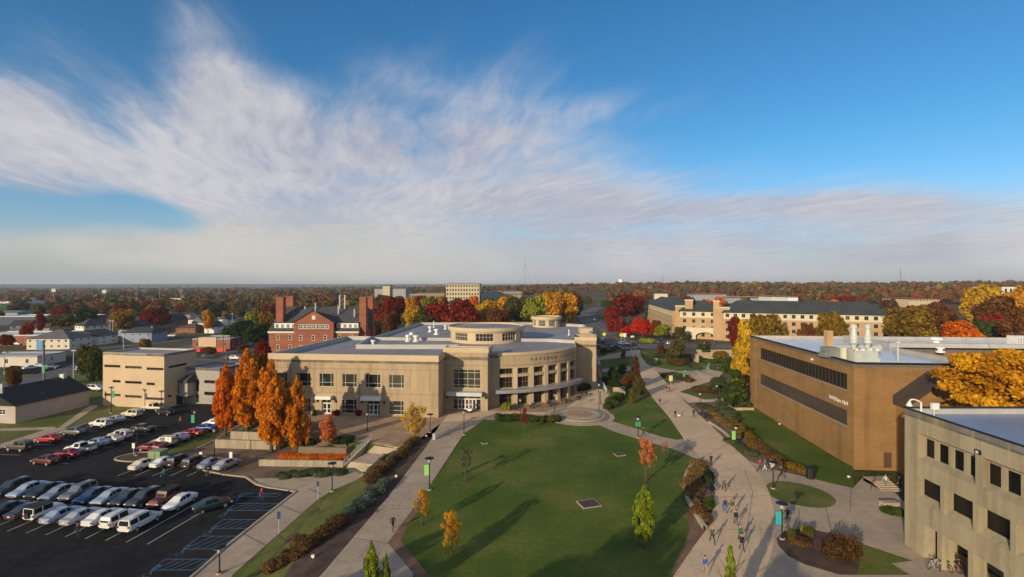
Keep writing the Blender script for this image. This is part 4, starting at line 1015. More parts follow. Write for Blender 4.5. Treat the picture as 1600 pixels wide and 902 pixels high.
# ------------------------------------------------------------------ ochre brick laboratory with ribbon windows
def brick_lab():
    t = thing('brick_laboratory', 'big ochre brick building with two dark ribbon windows and a shining flat roof', 'building', (60, 95, 0))
    a, b = (55.7, 113.8), (52.3, 74.0); W = Line(a, b); zt_ = 16.1
    c = (52.3 + 18.5 * .996, 74 - 18.5 * .085); d = (c[0] + 1.6, c[1] + 19); e = (d[0] + 60, d[1] - 5); f = (e[0] + 1.5, e[1] + 20); g = (55.7 + 78 * .996, 113.8 - 78 * .085)
    N = Line(b, c); N2 = Line(d, e)
    s0, s1 = W.spx(1187), W.spx(1323.5)
    hs = [(s0, s1, 11.5, 14.0, .35), (s0, s1, 5.9, 8.3, .35)]
    mb = MB(); holed_wall(mb, W, -.6, zt_, hs, .35); holed_wall(mb, N, -.6, zt_, [], .3)
    for p, q in ((c, d), (d, e), (e, f), (f, g), (g, a)): holed_wall(mb, Line(p, q), -.6, zt_, [])
    wbox(mb, W, W.L - .35, W.L, -.25, -.002, -.3, zt_ - .2); wbox(mb, W, s1 + 1.6, s1 + 1.9, -.12, -.002, -.3, zt_ - .2); wbox(mb, W, s0 - 2.4, s0 - 2.0, -.12, -.002, -.3, zt_ - .2)
    mb.build('wall', m_bricko, t)
    for h in hs:
        n = 30
        window(W, h[0], h[1], h[2], h[3], t, .25, [k / n for k in range(1, n)], (), .1, M('bronze_mullion', (.055, .04, .03), .5, .1), GL2, name='ribbon_window')
        q = MB(); wbox(q, W, h[0], h[1], -.1, .05, h[2] - .16, h[2] - .01); q.build('sill', M('grey_sill', (.27, .24, .22), .8, .08), t)
    poly = [a, b, c, d, e, f, g]
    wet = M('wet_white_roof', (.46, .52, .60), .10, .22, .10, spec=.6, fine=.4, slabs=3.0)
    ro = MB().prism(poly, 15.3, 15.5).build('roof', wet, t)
    pm = MB(); parapet(pm, poly, 15.4, 16.15, .5); pm.build('parapet', m_coping, ro)
    bd = MB(); n = len(poly)
    for p, q in ((a, b), (b, c), (d, e)): wbox(bd, Line(p, q), -.05, Line(p, q).L + .05, -.06, .02, zt_ - .2, zt_ + .1)
    bd.build('roof_edge', m_black, ro)
    iw = MB(); iw.prism([(76, 111.8), (75.2, 97), (75.9, 97), (76.7, 111.8)], 15.5, 16.4); iw.prism([(75.2, 97), (118, 92), (118, 92.8), (75.3, 97.8)], 15.5, 16.4); iw.build('roof_divider', m_coping, ro)
    letters(t, 'VH McNutt Hall', W, W.spx(1296.5), W.spx(1326), 9.1, .86, m_white, .06)
    for px, py in ((1270, 557),): 
        s = W.spx(px); q = MB(); wbox(q, W, s - .15, s + .15, -.3, -.003, 14.6, 14.9); q.build('wall_lamp', m_white, t)
    dr = MB(); wbox(dr, N, 4.0, 5.1, -.05, -.003, .3, 2.6); dr.build('door', M('brown_door', (.10, .05, .03), .6, .1), t)
    # lean-to with sloping dark roof on the near side
    sp = Line((57.9, 70.4), (69, 69.5)); w = MB()
    A, B_, C_, D_ = (57.9, 70.4), (69.0, 69.5), (69.1, 72.6), (58.0, 73.45)
    k = (62.3, 70.05); k2 = (62.4, 73.1)
    w.quad([(*A, -.3), (*k, -.3), (*k, 14.3), (*A, 11.0)]); w.quad([(*k, -.3), (*B_, -.3), (*B_, 14.3), (*k, 14.3)]); w.quad([(*D_, -.3), (*A, -.3), (*A, 11.0), (*D_, 11.0)]); w.quad([(*B_, -.3), (*C_, -.3), (*C_, 14.3), (*B_, 14.3)])
    ln = w.build('stair_tower', m_bricko, t)
    r_ = MB(); o = .35
    r_.quad([(A[0] - .5, A[1] - o, 11.3), (k[0], k[1] - o, 15.0), (*k2, 15.0), (D_[0] - .5, D_[1], 11.3)]); r_.quad([(k[0], k[1] - o, 15.0), (B_[0], B_[1] - o, 15.0), (*C_, 15.0), (*k2, 15.0)])
    r_.quad([(A[0] - .5, A[1] - o, 10.0), (A[0] - .5, A[1] - o, 11.3), (D_[0] - .5, D_[1], 11.3), (D_[0] - .5, D_[1], 10.0)]); r_.quad([(A[0] - .5, A[1] - o, 10.6), (k[0], k[1] - o, 14.2), (k[0], k[1] - o, 15.0), (A[0] - .5, A[1] - o, 11.3)]); r_.quad([(k[0], k[1] - o, 14.2), (B_[0], B_[1] - o, 14.2), (B_[0], B_[1] - o, 15.0), (k[0], k[1] - o, 15.0)])
    r_.build('sloping_roof', M('dark_brown_metal', (.055, .042, .035), .6, .15, .5, stretch=(6, .3, .3)), ln)
brick_lab()
def roof_plant():
    X, Y, _ = P(1345, 566, 15.5); X, Y = PD(1345, 80.5), 80.5; z = 15.5
    gm = M('galvanised_grey', (.52, .54, .50), .5, .1, .8, metal=.2)
    t = thing('exhaust_fan_unit', 'twin pale grey exhaust stacks on a plinth on the brick building roof', 'roof fan', (X, Y, z))
    MB().box(X - 2.1, X + 2.1, Y - 1.5, Y + 1.5, z, z + .5).box(X - 1.9, X + 1.9, Y - 1.3, Y + 1.3, z + .5, z + 1.9).build('plenum', gm, t)
    b = MB(); b.box(X - .8, X + .5, Y - 1.36, Y - 1.31, z + .8, z + 1.35); b.build('nameplate', m_wmetal, t)
    for dx in (-1.15, 1.15):
        s = MB(); s.lathe([(.3, 1.9), (.36, 2.2), (.42, 2.6), (.64, 2.9), (.64, 3.9), (.5, 4.1), (.42, 5.2), (.54, 5.25), (.54, 5.7), (.42, 5.9), (.4, 5.4)], 14, 0, (X + dx, Y, z)); st = s.build('stack', gm, t, smooth=False)
        MB().lathe([(.7, 3.35), (.7, 3.45), (.6, 3.5)], 14, 0, (X + dx, Y, z)).build('collar', m_wmetal, st)
        for ex in (-.55, .55): MB().box(X + dx + ex - .2, X + dx + ex + .2, Y - 1.5, Y - 1.1, z + 1.7, z + 2.15).build('motor', m_white, t)
    X2 = X - 4.0
    u = thing('air_handler', 'boxy air handler with ducts left of the twin stacks', 'roof unit', (X2, Y + 1, z))
    MB().box(X2 - 1.1, X2 + .9, Y, Y + 2.6, z + .5, z + 2.0).box(X2 - 1.7, X2 - 1.1, Y + .4, Y + 2, z + .4, z + 1.2).build('cabinet', M('weathered_steel', (.20, .22, .20), .5, .2), u)
    MB().box(X2 + .6, X2 + 1.3, Y - .5, Y + .2, z, z + 2.1).build('panel', m_frame, u)
    MB().box(X2 + .3, X2 + 1.3, Y + 2.8, Y + 3.8, z, z + 4.6).build('duct_riser', M('tan_duct', (.48, .30, .15), .7, .1), u)
    MB().tube((X2 + .8, Y + 2, z + 1.6), (X + 4.8, Y + 2.4, z + 1.6), .75, n=12).build('duct', gm, u)
    X3 = PD(1403, 76.5); q = MB(); q.cyl(X3, 76.5, z, z + 3.4, .16, .16, 8); q.box(X3 - .4, X3 + .4, 76.1, 76.9, z, z + .5); q.lathe([(.16, 3.3), (.4, 3.35), (.35, 3.6), (0, 3.65)], 8, 0, (X3, 76.5, z))
    tag(q.build('vent_pipe', m_wmetal), 'tall single vent pipe right of the twin stacks', 'vent')
    for px, py, h, lb in ((1463, 541, 1.8, 'round white ventilator on the far bay of the brick building roof'), (1469, 551, 1.0, 'short white vent near the roof divider of the brick building')): roof_vent(px, py, 15.5, lb, h, .8 if h > 1.5 else .5, 'cap')
    X4, Y4 = PD(1592, 96), 96.0
    v = thing('condenser_unit', 'white louvred condenser at the right edge of the brick building roof', 'roof unit', (X4, Y4, z))
    MB().box(X4 - 1.4, X4 + 1.8, Y4 - 1, Y4 + 1, z + .3, z + 2.4).build('cabinet', m_white, v); l = MB()
    for k in range(6): l.box(X4 - 1.3 + k * .5, X4 - 1.0 + k * .5, Y4 - 1.06, Y4 - 1.003, z + .5, z + 2.2)
    l.build('louvres', m_wmetal, v)
roof_plant()

# ------------------------------------------------------------------ beige concrete building, near right
def concrete_building():
    t = thing('concrete_building', 'beige cast concrete building with deep set dark windows standing nearest on the right', 'building', (48, 46, 0))
    a, b = (42.3, 52.4), (41.2, 24.0); W = Line(a, b); zt_ = 14.7
    up = [(1446, 1459), (1466.5, 1481), (1490, 1505), (1514, 1522.5), (1544, 1563), (1573, 1594)]
    lo = [(1442, 1468), (1487.5, 1519), (1540, 1577.5)]
    DP = .85
    def deep(px):
        s0 = W.spx(px); x, y = W.pt(s0); return s0 - DP * y / x
    U = [(deep(x), deep(y)) for x, y in up]; Lw = [(deep(x), deep(y)) for x, y in lo]
    for k in range(6): U.append((U[-1][0] + (1.75 if k % 2 else 2.2), U[-1][0] + (1.75 if k % 2 else 2.2) + 1.05))
    for k in range(5): Lw.append((Lw[-1][0] + 3.6, Lw[-1][0] + 5.8))
    mb = MB()
    # recessed bays: upper row in two grouped recesses, lower row single recesses, arcade at the ground
    bays_u = [(W.spx(1434), W.spx(1524)), (W.spx(1534), U[7][1] + 1.2), (U[8][0], U[11][1] + 1.2)]
    bays_l = [(W.spx(1431), W.spx(1469)), (W.spx(1475), W.spx(1520)), (W.spx(1527), W.spx(1578.5))] + [(l[0], l[1] + 1) for l in Lw[3:]]
    arc_ = [(2.6, 4.2), (4.75, 7.6), (8.15, 11.0), (11.55, 14.4), (15, 18), (18.6, 21.6), (22.2, 25.4)]
    hs = [(u, v, 9.8, 12.6, 0) for u, v in bays_u] + [(u, v, 5.5, 8.2, 0) for u, v in bays_l] + [(u, v, -.3, 3.5, 1.2) for u, v in arc_]
    holed_wall(mb, W, -.5, zt_, hs, .0)
    def splay(u, v, z0, z1, wins, wz0, wz1, dep=.85):
        """recess whose sides and sill slope in to a back wall that holds the windows"""
        iu, iv, i0, i1 = wins[0][0] - .06, v - .02, wz0 - .05, z1 - .05
        o = [(*W.pt(u), z0), (*W.pt(v), z0), (*W.pt(v), z1), (*W.pt(u), z1)]; i = [(*W.pt(iu, dep), i0), (*W.pt(iv, dep), i0), (*W.pt(iv, dep), i1), (*W.pt(iu, dep), i1)]
        for k in range(4): n = (k + 1) % 4; mb.quad([o[k], o[n], i[n], i[k]])
        back = Line(W.pt(iu, dep), W.pt(iv, dep)); hh = [(p - iu, q - iu, wz0, wz1) for p, q in wins]
        holed_wall(mb, back, i0, i1, hh, .2)
        return back, hh
    todo = []
    groups = [U[0:4], U[4:8], U[8:12]]
    for (u, v), g in zip(bays_u, groups): todo.append(splay(u, v, 9.8, 12.6, g, 10.2, 12.05))
    for (u, v), l in zip(bays_l, Lw): todo.append(splay(u, v, 5.5, 8.2, [l], 6.05, 7.75))
    # walls all round
    c, d = (90, 52.4), (90, 24); holed_wall(mb, Line(c, a), -.5, zt_, []); holed_wall(mb, Line(b, d), -.5, zt_, []); holed_wall(mb, Line(d, c), -.5, zt_, [])
    wbox(mb, W, 1.5, W.L, 5.0, 5.3, -.4, 3.6); wbox(mb, W, 1.2, W.L, 1.2, 5.3, 3.5, 3.7); wbox(mb, W, 1.2, 1.5, 1.2, 5.3, -.4, 3.5)
    mb.build('wall', m_stone, t)
    for back, hh in todo:
        for h in hh: window(back, *h, t, .14, (), (), .06, m_black, M('black_glass', (.008, .007, .007), .2, .2, spec=.3))
    poly = [a, b, d, c]; blue = M('pale_blue_roof', (.20, .26, .35), .35, .08, .15, spec=.5)
    ro = MB().prism(poly, 14.0, 14.2).build('roof', blue, t); pm = MB(); parapet(pm, poly, 14.1, 14.72, .5); pm.build('parapet', m_coping, ro)
    ed = MB(); wbox(ed, W, -.1, W.L, -.08, .1, zt_ + .03, zt_ + .17); wbox(ed, Line(c, a), 0, 47.7, -.08, .1, zt_ + .03, zt_ + .17); ed.build('roof_edge', m_black, ro)
    s = W.spx(1529); q = MB(); wbox(q, W, s - .28, s + .28, -.12, -.003, 12.75, 13.15); q.build('wall_lamp', m_black, t); q = MB(); wbox(q, W, s - .14, s + .1, -.15, -.121, 12.83, 13.05); q.build('lamp_lens', m_head, t)
    # gooseneck lamp and sensor box on the corner
    x, y = 43.4, 51.6; g = thing('gooseneck_lamp', 'white gooseneck lamp on the roof corner of the beige concrete building', 'lamp', (x, y, 14.7))
    m = MB(); m.cyl(x, y, 14.2, 15.5, .09, .09, 8); pr = (x, y, 15.5)
    for k in range(1, 7): q = (x - 1.3 * math.sin(k * .26), y - .05, 15.5 + .35 * math.sin(k * .52)); m.tube(pr, q, .08, n=6); pr = q
    m.build('arm', m_white, g); MB().lathe([(.12, .1), (.3, -.35), (0, -.35)], 10, 0, pr).build('lamp_shade', m_white, g)
    tag(MB().box(44.3, 45.0, 51.2, 51.5, 14.8, 15.5).cyl(44.6, 51.4, 14.2, 14.8, .05, .05).build('sensor_box', m_white), 'small white sensor box beside the gooseneck lamp', 'box')
concrete_building()
# ------------------------------------------------------------------ the residence hall and the far buildings
def residence_hall():
    gz = 2.0; t = thing('residence_hall', 'long four storey tan brick residence hall with charcoal shingle roof beyond the road', 'building', (95, 235, gz))
    tb = M('tan_brick', (.41, .27, .145), .92, .1, .2, fine=3); cr = M('cream_band', (.58, .50, .36), .9, .06); sh = M('charcoal_shingle', (.040, .046, .050), .95, .2, .2, fine=3)
    ze = 15.2
    def block(name, a, b, dep, ncol, roofz, holes=True, rows=4, hip=0, base=None):
        W = Line(a, b); z0 = gz - 1.2; mb = MB(); hs = []
        if holes:
            for r in range(rows):
                for c in range(ncol):
                    s = W.L * (c + .5) / ncol; z = gz + 1.0 + r * 3.3; hs.append((s - .75, s + .75, z, z + 1.7))
        holed_wall(mb, W, z0, ze - 3.1, [h for h in hs if h[3] < ze - 3], .2); holed_wall(mb, W, ze - 3.1, ze, [h for h in hs if h[2] > ze - 3.1], .2, m=1)
        c_, d_ = W.pt(W.L, dep), W.pt(0, dep)
        for p, q in ((b, c_), (c_, d_), (d_, a)): holed_wall(mb, Line(p, q), z0, ze, [])
        w = mb.build('wall', [tb, cr], t)
        for h in hs: window(W, *h[:4], t, .12, (.5,), (), .08, M('grey_window_frame', (.28, .26, .23), .6, .05), GL)
        rb = MB(); gable_roof(rb, W, dep, ze, roofz, .9, 0, hip); rb.build('roof', sh, t); return W
    rw = block('right', (98.5, 226.5), (158, 203), 17, 19, 20.5, hip=6)
    lw = block('left', (96, 352), (81.2, 246), 17, 26, 20.0, hip=6)
    fw = block('front', (82, 237.5), (97.5, 231), 15, 4, 20.2, hip=5)
    for px, D, w, h in ((1066, 240, 5.2, 17.2), (1121, 229.5, 2.6, 20.0), (1078.5, 237.5, 3.6, 20.2), (1133, 228, 5.0, 17.0)):
        X = PD(px, D); m = MB(); m.obox((X, D + 1.5), (w, 5, h - gz + 1), -.38, 0, gz - 1); m.build('stair_tower', tb, t)
        m = MB(); m.obox((X, D + 1.5), (w + .4, 5.4, .5), -.38, 0, h); m.build('tower_cap', cr, t)
    X = PD(1032, 335); m = MB(); m.obox((X, 335), (8.4, 8, 22), -.2, 0, 0); tw = m.build('entry_tower', cr, t); m = MB(); m.obox((X, 335), (9.6, 9.2, .8), -.2, 0, 22); m.build('tower_roof', sh, tw); m = MB(); m.obox((X - .6, 330.9), (3, .12, 2), -.2, 0, 17.5); m.build('window', GL, tw)
    # arched porch
    pa, pb = (84.0, 234.5), (98.2, 228.6); W = Line(pa, pb); mb = MB(); N = 12; r = 4.2; c = W.L * .55
    for k in range(N):
        a0, a1 = math.pi * k / N, math.pi * (k + 1) / N; s0, s1 = c - r * math.cos(a0), c - r * math.cos(a1); z0_, z1_ = gz + 2.0 * math.sin(a0) + 1.3, gz + 2.0 * math.sin(a1) + 1.3
        p, q = W.pt(s0), W.pt(s1); mb.quad([(*p, z0_), (*q, z1_), (*q, gz + 4.9), (*p, gz + 4.9)]); p2, q2 = W.pt(s0, 2), W.pt(s1, 2); mb.quad([(*p, z0_), (*p2, z0_), (*q2, z1_), (*q, z1_)])
    holed_wall(mb, W, gz - 1.2, gz + 4.9, [], s0=0, s1=c - r); holed_wall(mb, W, gz - 1.2, gz + 4.9, [], s0=c + r); wbox(mb, W, 0, W.L, 0, 5, gz + 4.9, gz + 5.5)
    wbox(mb, W, -.2, 0, 0, 5, gz - 1, gz + 4.9); wbox(mb, W, W.L, W.L + .2, 0, 5, gz - 1, gz + 4.9)
    mb.build('arched_porch', cr, t); d = MB(); wbox(d, W, .5, W.L - .5, 2.4, 2.6, gz - 1, gz + 4.8); d.build('porch_glazing', GL2, t)
residence_hall()

def underpass():
    t = thing('underpass_wall', 'tan stone wall below the road with a dark pedestrian underpass', 'wall', (80, 187.5, -1.4))
    W = Line((64, 187.6), (99, 186.6)); mb = MB(); s = W.spx(1074)
    holed_wall(mb, W, -2.5, 2.6, [(s - 1.6, s + 1.6, -2.0, 1.3, 4)], 4); wbox(mb, W, 0, W.L, -.15, .6, 2.6, 2.95); w = mb.build('wall', M('tan_stone', (.40, .30, .19), .95, .2, .5), t)
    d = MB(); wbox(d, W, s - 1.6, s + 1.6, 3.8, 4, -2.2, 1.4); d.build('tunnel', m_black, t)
    c = MB(); wbox(c, W, s + 2.0, s + 3.0, -4, -.01, -2, 1.6); c.build('wing_wall', m_step, t)
    rl = MB()
    for k in range(18):
        a = W.L * k / 17; rl.tube((*W.pt(a, .3), 2.9), (*W.pt(a, .3), 3.9), .04, n=5)
    for z in (3.3, 3.6, 3.9): rl.tube((*W.pt(0, .3), z), (*W.pt(W.L, .3), z), .04, n=5)
    rl.build('railing', m_trunk, t)
underpass()

def slab(name, label, px0, px1, ytop, D, dep, z0, wall, rows=0, cols=0, wm=GL2, cat='building', roof=None, wh=.5):
    """far building given by the photo columns and rows of its front at distance D"""
    a, b = (PD(px0, D), D), (PD(px1, D), D); z1 = ZD(ytop, D); t = thing(name, label, cat, ((a[0] + b[0]) / 2, D, z0)); W = Line(a, b); hs = []
    if rows:
        sh = (z1 - z0 - 2) / rows
        for r in range(rows):
            for c in range(cols):
                s = W.L * (c + .5) / cols; w = W.L / cols * wh / 2; hs.append((s - w, s + w, z0 + 1.5 + r * sh + sh * .3, z0 + 1.5 + r * sh + sh * .78))
    mb = MB(); holed_wall(mb, W, z0 - 4, z1, hs, .5); c_, d_ = W.pt(W.L, dep), W.pt(0, dep)
    for p, q in ((b, c_), (c_, d_), (d_, a)): holed_wall(mb, Line(p, q), z0 - 4, z1, [])
    mb.build('wall', wall, t)
    for h in hs:
        m = MB(); p, q = W.pt(h[0], .45), W.pt(h[1], .45); m.quad([(*p, h[2]), (*q, h[2]), (*q, h[3]), (*p, h[3])]); m.build('window', wm, t)
    rb = MB(); rb.prism([a, b, c_, d_], z1 - .6, z1 - .3); parapet(rb, [a, b, c_, d_], z1 - .4, z1 + .25, .4); rb.build('roof', roof or m_roofgrey, t); return t
m_far = M('far_tan_stucco', (.50, .41, .28), .9, .06, .05); m_farw = M('far_white', (.62, .60, .56), .9, .06, .05); m_farg = M('far_grey', (.30, .29, .30), .9, .08, .05)
slab('university_block', 'tall tan six storey block with paired windows on the skyline', 697, 749, 443.5, 560, 40, 4, m_far, 5, 12)
slab('university_wing', 'long low tan wing left of the tall skyline block', 640, 694, 459, 575, 40, 4, M('far_brown_stucco', (.36, .29, .20), .9, .06, .05), 2, 16)
slab('university_wing', 'stepped tan block at the left end of the long skyline wing', 585, 634, 451, 640, 40, 4, m_farg, 0, 0)
slab('lift_tower', 'small cream tower on top of the stepped skyline block', 598, 609, 446.5, 636, 20, 4, m_far, 0, 0, cat='tower')
slab('glass_block', 'dark blue glazed block right of the tall skyline block', 756, 785, 456, 560, 30, 4, M('blue_curtain_wall', (.025, .05, .075), .2, .2), 0, 0)
slab('university_wing', 'low tan building right of the blue glazed block', 785, 815, 456, 640, 40, 4, m_farg, 2, 10)
slab('low_building', 'low red roofed building in the far woods on the right', 1420, 1468, 467, 420, 30, 12, m_far, 1, 9, roof=M('red_roof', (.25, .07, .03), .9, .1))
slab('low_building', 'long white low building behind the residence hall roof', 1138, 1196, 464.5, 520, 25, 12, m_farg, 1, 10)
slab('white_store', 'small white store behind the right end of the residence hall', 1231, 1247, 464, 420, 25, 10, m_white, 0, 0)
slab('white_store', 'cream store with stepped top left of the small white store', 1206, 1226, 463.5, 470, 25, 10, m_farw, 0, 0)
slab('green_store', 'low pale building between the far trees right of the residence hall', 1085, 1135, 460, 600, 25, 12, m_farg, 0, 0)
slab('hill_house', 'pale house on the ridge at the far right', 1560, 1600, 447, 360, 20, 18, m_farw, 1, 5, roof=m_slate)
def water_tower():
    D = 1900.; X = PD(970, D); z = ZD(444.5, D); t = thing('water_tower', 'white drum shaped water tower on the skyline', 'water tower', (X, D, float(zt(X, D))))
    m = MB(); m.lathe([(0, z - 6), (7.5, z - 3), (9.5, z + 2), (9.5, z + 17), (8.5, z + 19.5), (0, z + 20.5)], 18, 0, (X, D, 0)); m.build('tank', m_white, t)
    m = MB()
    for k in range(6): a = k * 1.047; m.cyl(X + 7 * math.cos(a), D + 7 * math.sin(a), 0, z, .5, .5, 6)
    m.build('legs', m_wmetal, t)
water_tower()
def mast(px, ytop, D, label):
    X = PD(px, D); z1 = ZD(ytop, D); z0 = float(zt(X, D)); t = thing('radio_mast', label, 'mast', (X, D, z0)); m = MB(); w = D / 760 * .38
    m.tube((X, D, z0), (X, D, z1), w, w * .5, 4); m.build('lattice_shaft', M('mast_grey', (.10, .11, .13), .7, .1), t); g = MB()
    for k in (-1, 1): g.tube((X, D, z0 + (z1 - z0) * .8), (X + k * D * .02, D, z0), .12, n=3)
    g.build('guy_wires', m_black, t)
mast(820.5, 400, 900, 'tall dark radio mast on the skyline above the hall'); mast(1407, 417, 1000, 'thin radio mast on the skyline at the right'); mast(1036, 428, 1400, 'faint thin mast right of the water tower')

# ------------------------------------------------------------------ the town on the left
m_hw = M('white_siding', (.66, .63, .58), .8, .06, stretch=(1, 1, 8)); m_hc = M('cream_siding', (.58, .52, .42), .85, .06); m_hb = M('blue_grey_siding', (.24, .28, .36), .85, .08); m_hg = M('grey_siding', (.36, .33, .31), .85, .08)
m_rb = M('dark_house_roof', (.040, .040, .046), .95, .25, .8); m_rbr = M('brown_house_roof', (.10, .065, .045), .95, .2, .8); m_rg = M('pale_flat_roof', (.36, .36, .38), .8, .1, .3)
H1 = 0.05
house('office_building', 'long cream two storey office with big grey hipped roof behind the blue sign', 75, 546, 20, 13, 5.2, 3.8, m_hc, M('grey_house_roof', (.10, .098, .10), .95, .2, .6), .02, 9, cols=6, cat='office')
house('white_house', 'white square house with steep black pyramid roof', 124, 523, 11, 11, 5.6, 4.4, m_hw, m_rb, -.45, 5.2, cols=3, porch=True)
house('white_house', 'narrow white gabled house with porch right of the pyramid roofed house', 161, 521, 8, 9, 6.4, 3.0, m_hw, m_rb, 1.2, 0, cols=2, porch=True)
house('shop_building', 'low building with white gabled portico by the flag poles', 170, 537, 11, 16, 4.5, 3.0, m_hw, m_rb, 1.5, 0, cols=2, cat='building')
house('shop_building', 'blue grey shop with white arched gable front', 213, 535, 16, 12, 5.2, 2.4, m_hb, m_rb, .0, 3, cols=4, cat='shop')
house('blue_house', 'blue house with two white gables behind the blue grey shop', 224, 523, 12, 11, 5.5, 3.2, m_hb, m_rb, 1.5, 0, cols=2)
house('white_house', 'small bright white gabled house beside the brown brick shop', 244, 515, 7, 9, 6.0, 3.0, m_hw, m_rb, 1.55, 0, cols=1)
house('brick_shop', 'low brown roofed brick shops with an orange awning strip', 272, 521, 26, 14, 3.6, 2.0, m_brickr, m_rbr, .06, 4, cols=7, rows=1, cat='shop')
house('brown_house', 'reddish brown house with steep dark roof and pale gable edges', 281, 513, 12, 12, 6.0, 4.5, m_brickr, m_rb, 1.2, 0, cols=2, chimney=True)
house('cream_house', 'cream gabled house at the foot of the red tree woods', 330, 517, 10, 11, 5.6, 4.2, m_hc, M('green_grey_roof', (.10, .12, .12), .95, .2), 1.25, 0, cols=2)
house('cream_house', 'smaller cream gable right of the cream gabled house', 342, 520, 7, 8, 4.2, 3.0, m_hw, m_rb, 1.25, 0, cols=1)
house('restaurant', 'low restaurant with tan square front and bright red lower band', 330, 548, 17, 14, 5.2, 0, m_brickr, m_rg, .02, cols=4, rows=1, cat='restaurant')
house('corner_shop', 'small dark flat roofed shop right of the red banded restaurant', 357, 543, 10, 12, 5.5, 0, m_hg, m_rg, .0, cols=3, rows=1, cat='shop')
house('warehouse', 'long dark blue warehouse with a white roof edge near the playing field', 62, 508, 62, 24, 6.5, 0, M('navy_cladding', (.035, .05, .09), .7, .2), m_farw, .04, cols=0, cat='warehouse')
for _i, (_x, _y, _w, _wl, _rf, _lb) in enumerate([(206, 512, 9, 'w', 'd', 'white house with dark roof behind the blue gabled house'), (262, 506, 9, 'c', 'b', 'cream house with brown roof above the brown shops'), (300, 509, 9, 'w', 'd', 'white gabled house between the brown house and the cream house'), (312, 500, 8, 'g', 'd', 'grey house with dark roof at the foot of the orange tree woods'), (30, 520, 10, 'w', 'd', 'white house among trees left of the grey hipped office'), (92, 508, 9, 'w', 'b', 'pale house with brown roof left of the pyramid roofed house'), (180, 505, 8, 'w', 'd', 'small white house under the big olive brown tree'), (140, 497, 8, 'c', 'd', 'tiny cream house in the woods above the pyramid roofed house'), (230, 498, 8, 'w', 'd', 'tiny white house left of the wide dark red tree'), (362, 508, 8, 'w', 'd', 'little white house in front of the dark green tree mass')]):
    house('town_house', _lb, _x, _y, _w, _w, 4.6, 3.4, {'w': m_hw, 'c': m_hc, 'g': m_hg}[_wl], {'d': m_rb, 'b': m_rbr}[_rf], [.3, 1.3, -.4, 1.8][_i % 4], 0, cols=2)
house('green_shed', 'low teal roofed shed left of the long dark blue warehouse', 6, 500, 24, 20, 6.5, 1.5, m_farg, M('teal_roof', (.10, .18, .19), .6, .1), 0, 3, cols=0, cat='warehouse')
house('brick_store', 'flat roofed dark red store with pale roof edge at the left edge', 8, 540, 40, 22, 5.0, 0, m_brickr, m_farw, .05, cols=6, rows=1, cat='shop')
house('garage', 'small cream gabled garage behind the grey hipped office', 62, 522, 9, 9, 4, 2.6, m_hc, m_rbr, .6, 0, cols=1, rows=1, cat='garage')
house('flat_roofed_shop', 'low flat roofed building with brown edge at the left edge by the dark lot', 10, 573, 22, 12, 3.6, 0, m_hc, m_rg, .04, cols=3, rows=1, cat='shop')
house('tan_store', 'small tan block between the trees left of the red tree', 68, 488, 12, 10, 6, 0, m_far, m_rg, 0, cols=2, rows=1, cat='building')
house('large_hall', 'pale curved roof hall in the trees behind the town', 252, 480, 52, 30, 7, 5, m_farw, m_farw, -.1, 8, cols=0, cat='hall')
house('cream_long_house', 'long tan roofed house half hidden in orange trees', 276, 505, 22, 12, 4, 2.6, m_hc, M('tan_roof', (.36, .25, .13), .9, .1), 0, 4, cols=4, rows=1)
house('far_house', 'tiny white house at the edge of the woods left of the brick hall chimneys', 347, 497, 8, 8, 4.5, 2.5, m_hw, m_rb, .5, 0, cols=1, rows=1)
for px, py, w, lb in ((20, 462, 50, 'long low far building left of the stadium lights'),):
    house('far_store', lb, px, py + 12, w, 30, 7, 0, m_farw, m_farg, 0, cols=0, cat='building')
def restaurant_band():
    X, Y, z = Pt(330, 548); t = thing('red_banner_wall', 'bright red low wall in front of the restaurant', 'wall', (X, Y - 3, z)); MB().box(X - 7.5, X + 8.5, Y - 3.2, Y - 2.9, z - .3, z + 1.6).build('panel', M('bright_red', (.55, .03, .02), .6, .1), t)
    X, Y, z = Pt(329, 547); MB().box(X - 4, X + 4, Y - 2.4, Y - .05, z + 1.8, z + 6.0).build('porch', M('tan_front', (.55, .40, .26), .9, .05), t)
restaurant_band()
def pylon(px, py, ytop, label, name='stadium_light'):
    X, Y, z = Pt(px, py); z1 = ZD(ytop, Y); t = thing(name, label, 'floodlight', (X, Y, z)); MB().tube((X, Y, z), (X, Y, z1), .3, .2, 6).build('pole', m_farg, t)
    m = MB(); w = Y / 760 * 3.2
    for k in range(3): m.box(X - w, X + w, Y - .4, Y + .4, z1 - 2 + k * 1.6, z1 - .8 + k * 1.6)
    m.build('lamp_rack', M('rack_dark', (.12, .12, .13), .8, .1) if px > 200 else m_farw, t)
for a in ((84, 480, 454, 'pale stadium light at the left edge of the playing field'), (163, 480, 456, 'pale stadium light left of the dark pines'), (213, 485, 448, 'tall dark stadium light left of the domed hall'), (283, 480, 455, 'pale stadium light right of the domed hall'), (249, 482, 448, 'dark stadium light rack above the domed hall')): pylon(*a)
def blue_sign():
    X, Y, z = P(68.5, 598.7, -3.0); t = thing('pole_sign', 'tall brown pole carrying a plain blue square sign', 'sign', (X, Y, z)); MB().cyl(X, Y, z, z + 13.5, .3, .25, 8).build('pole', M('rust_pole', (.16, .09, .06), .8, .2), t)
    MB().box(X - 2.1, X - .2, Y - .25, Y + .25, z + 10.4, z + 13.4).build('sign_panel', M('sky_blue_panel', (.06, .22, .50), .5, .05), t)
blue_sign()
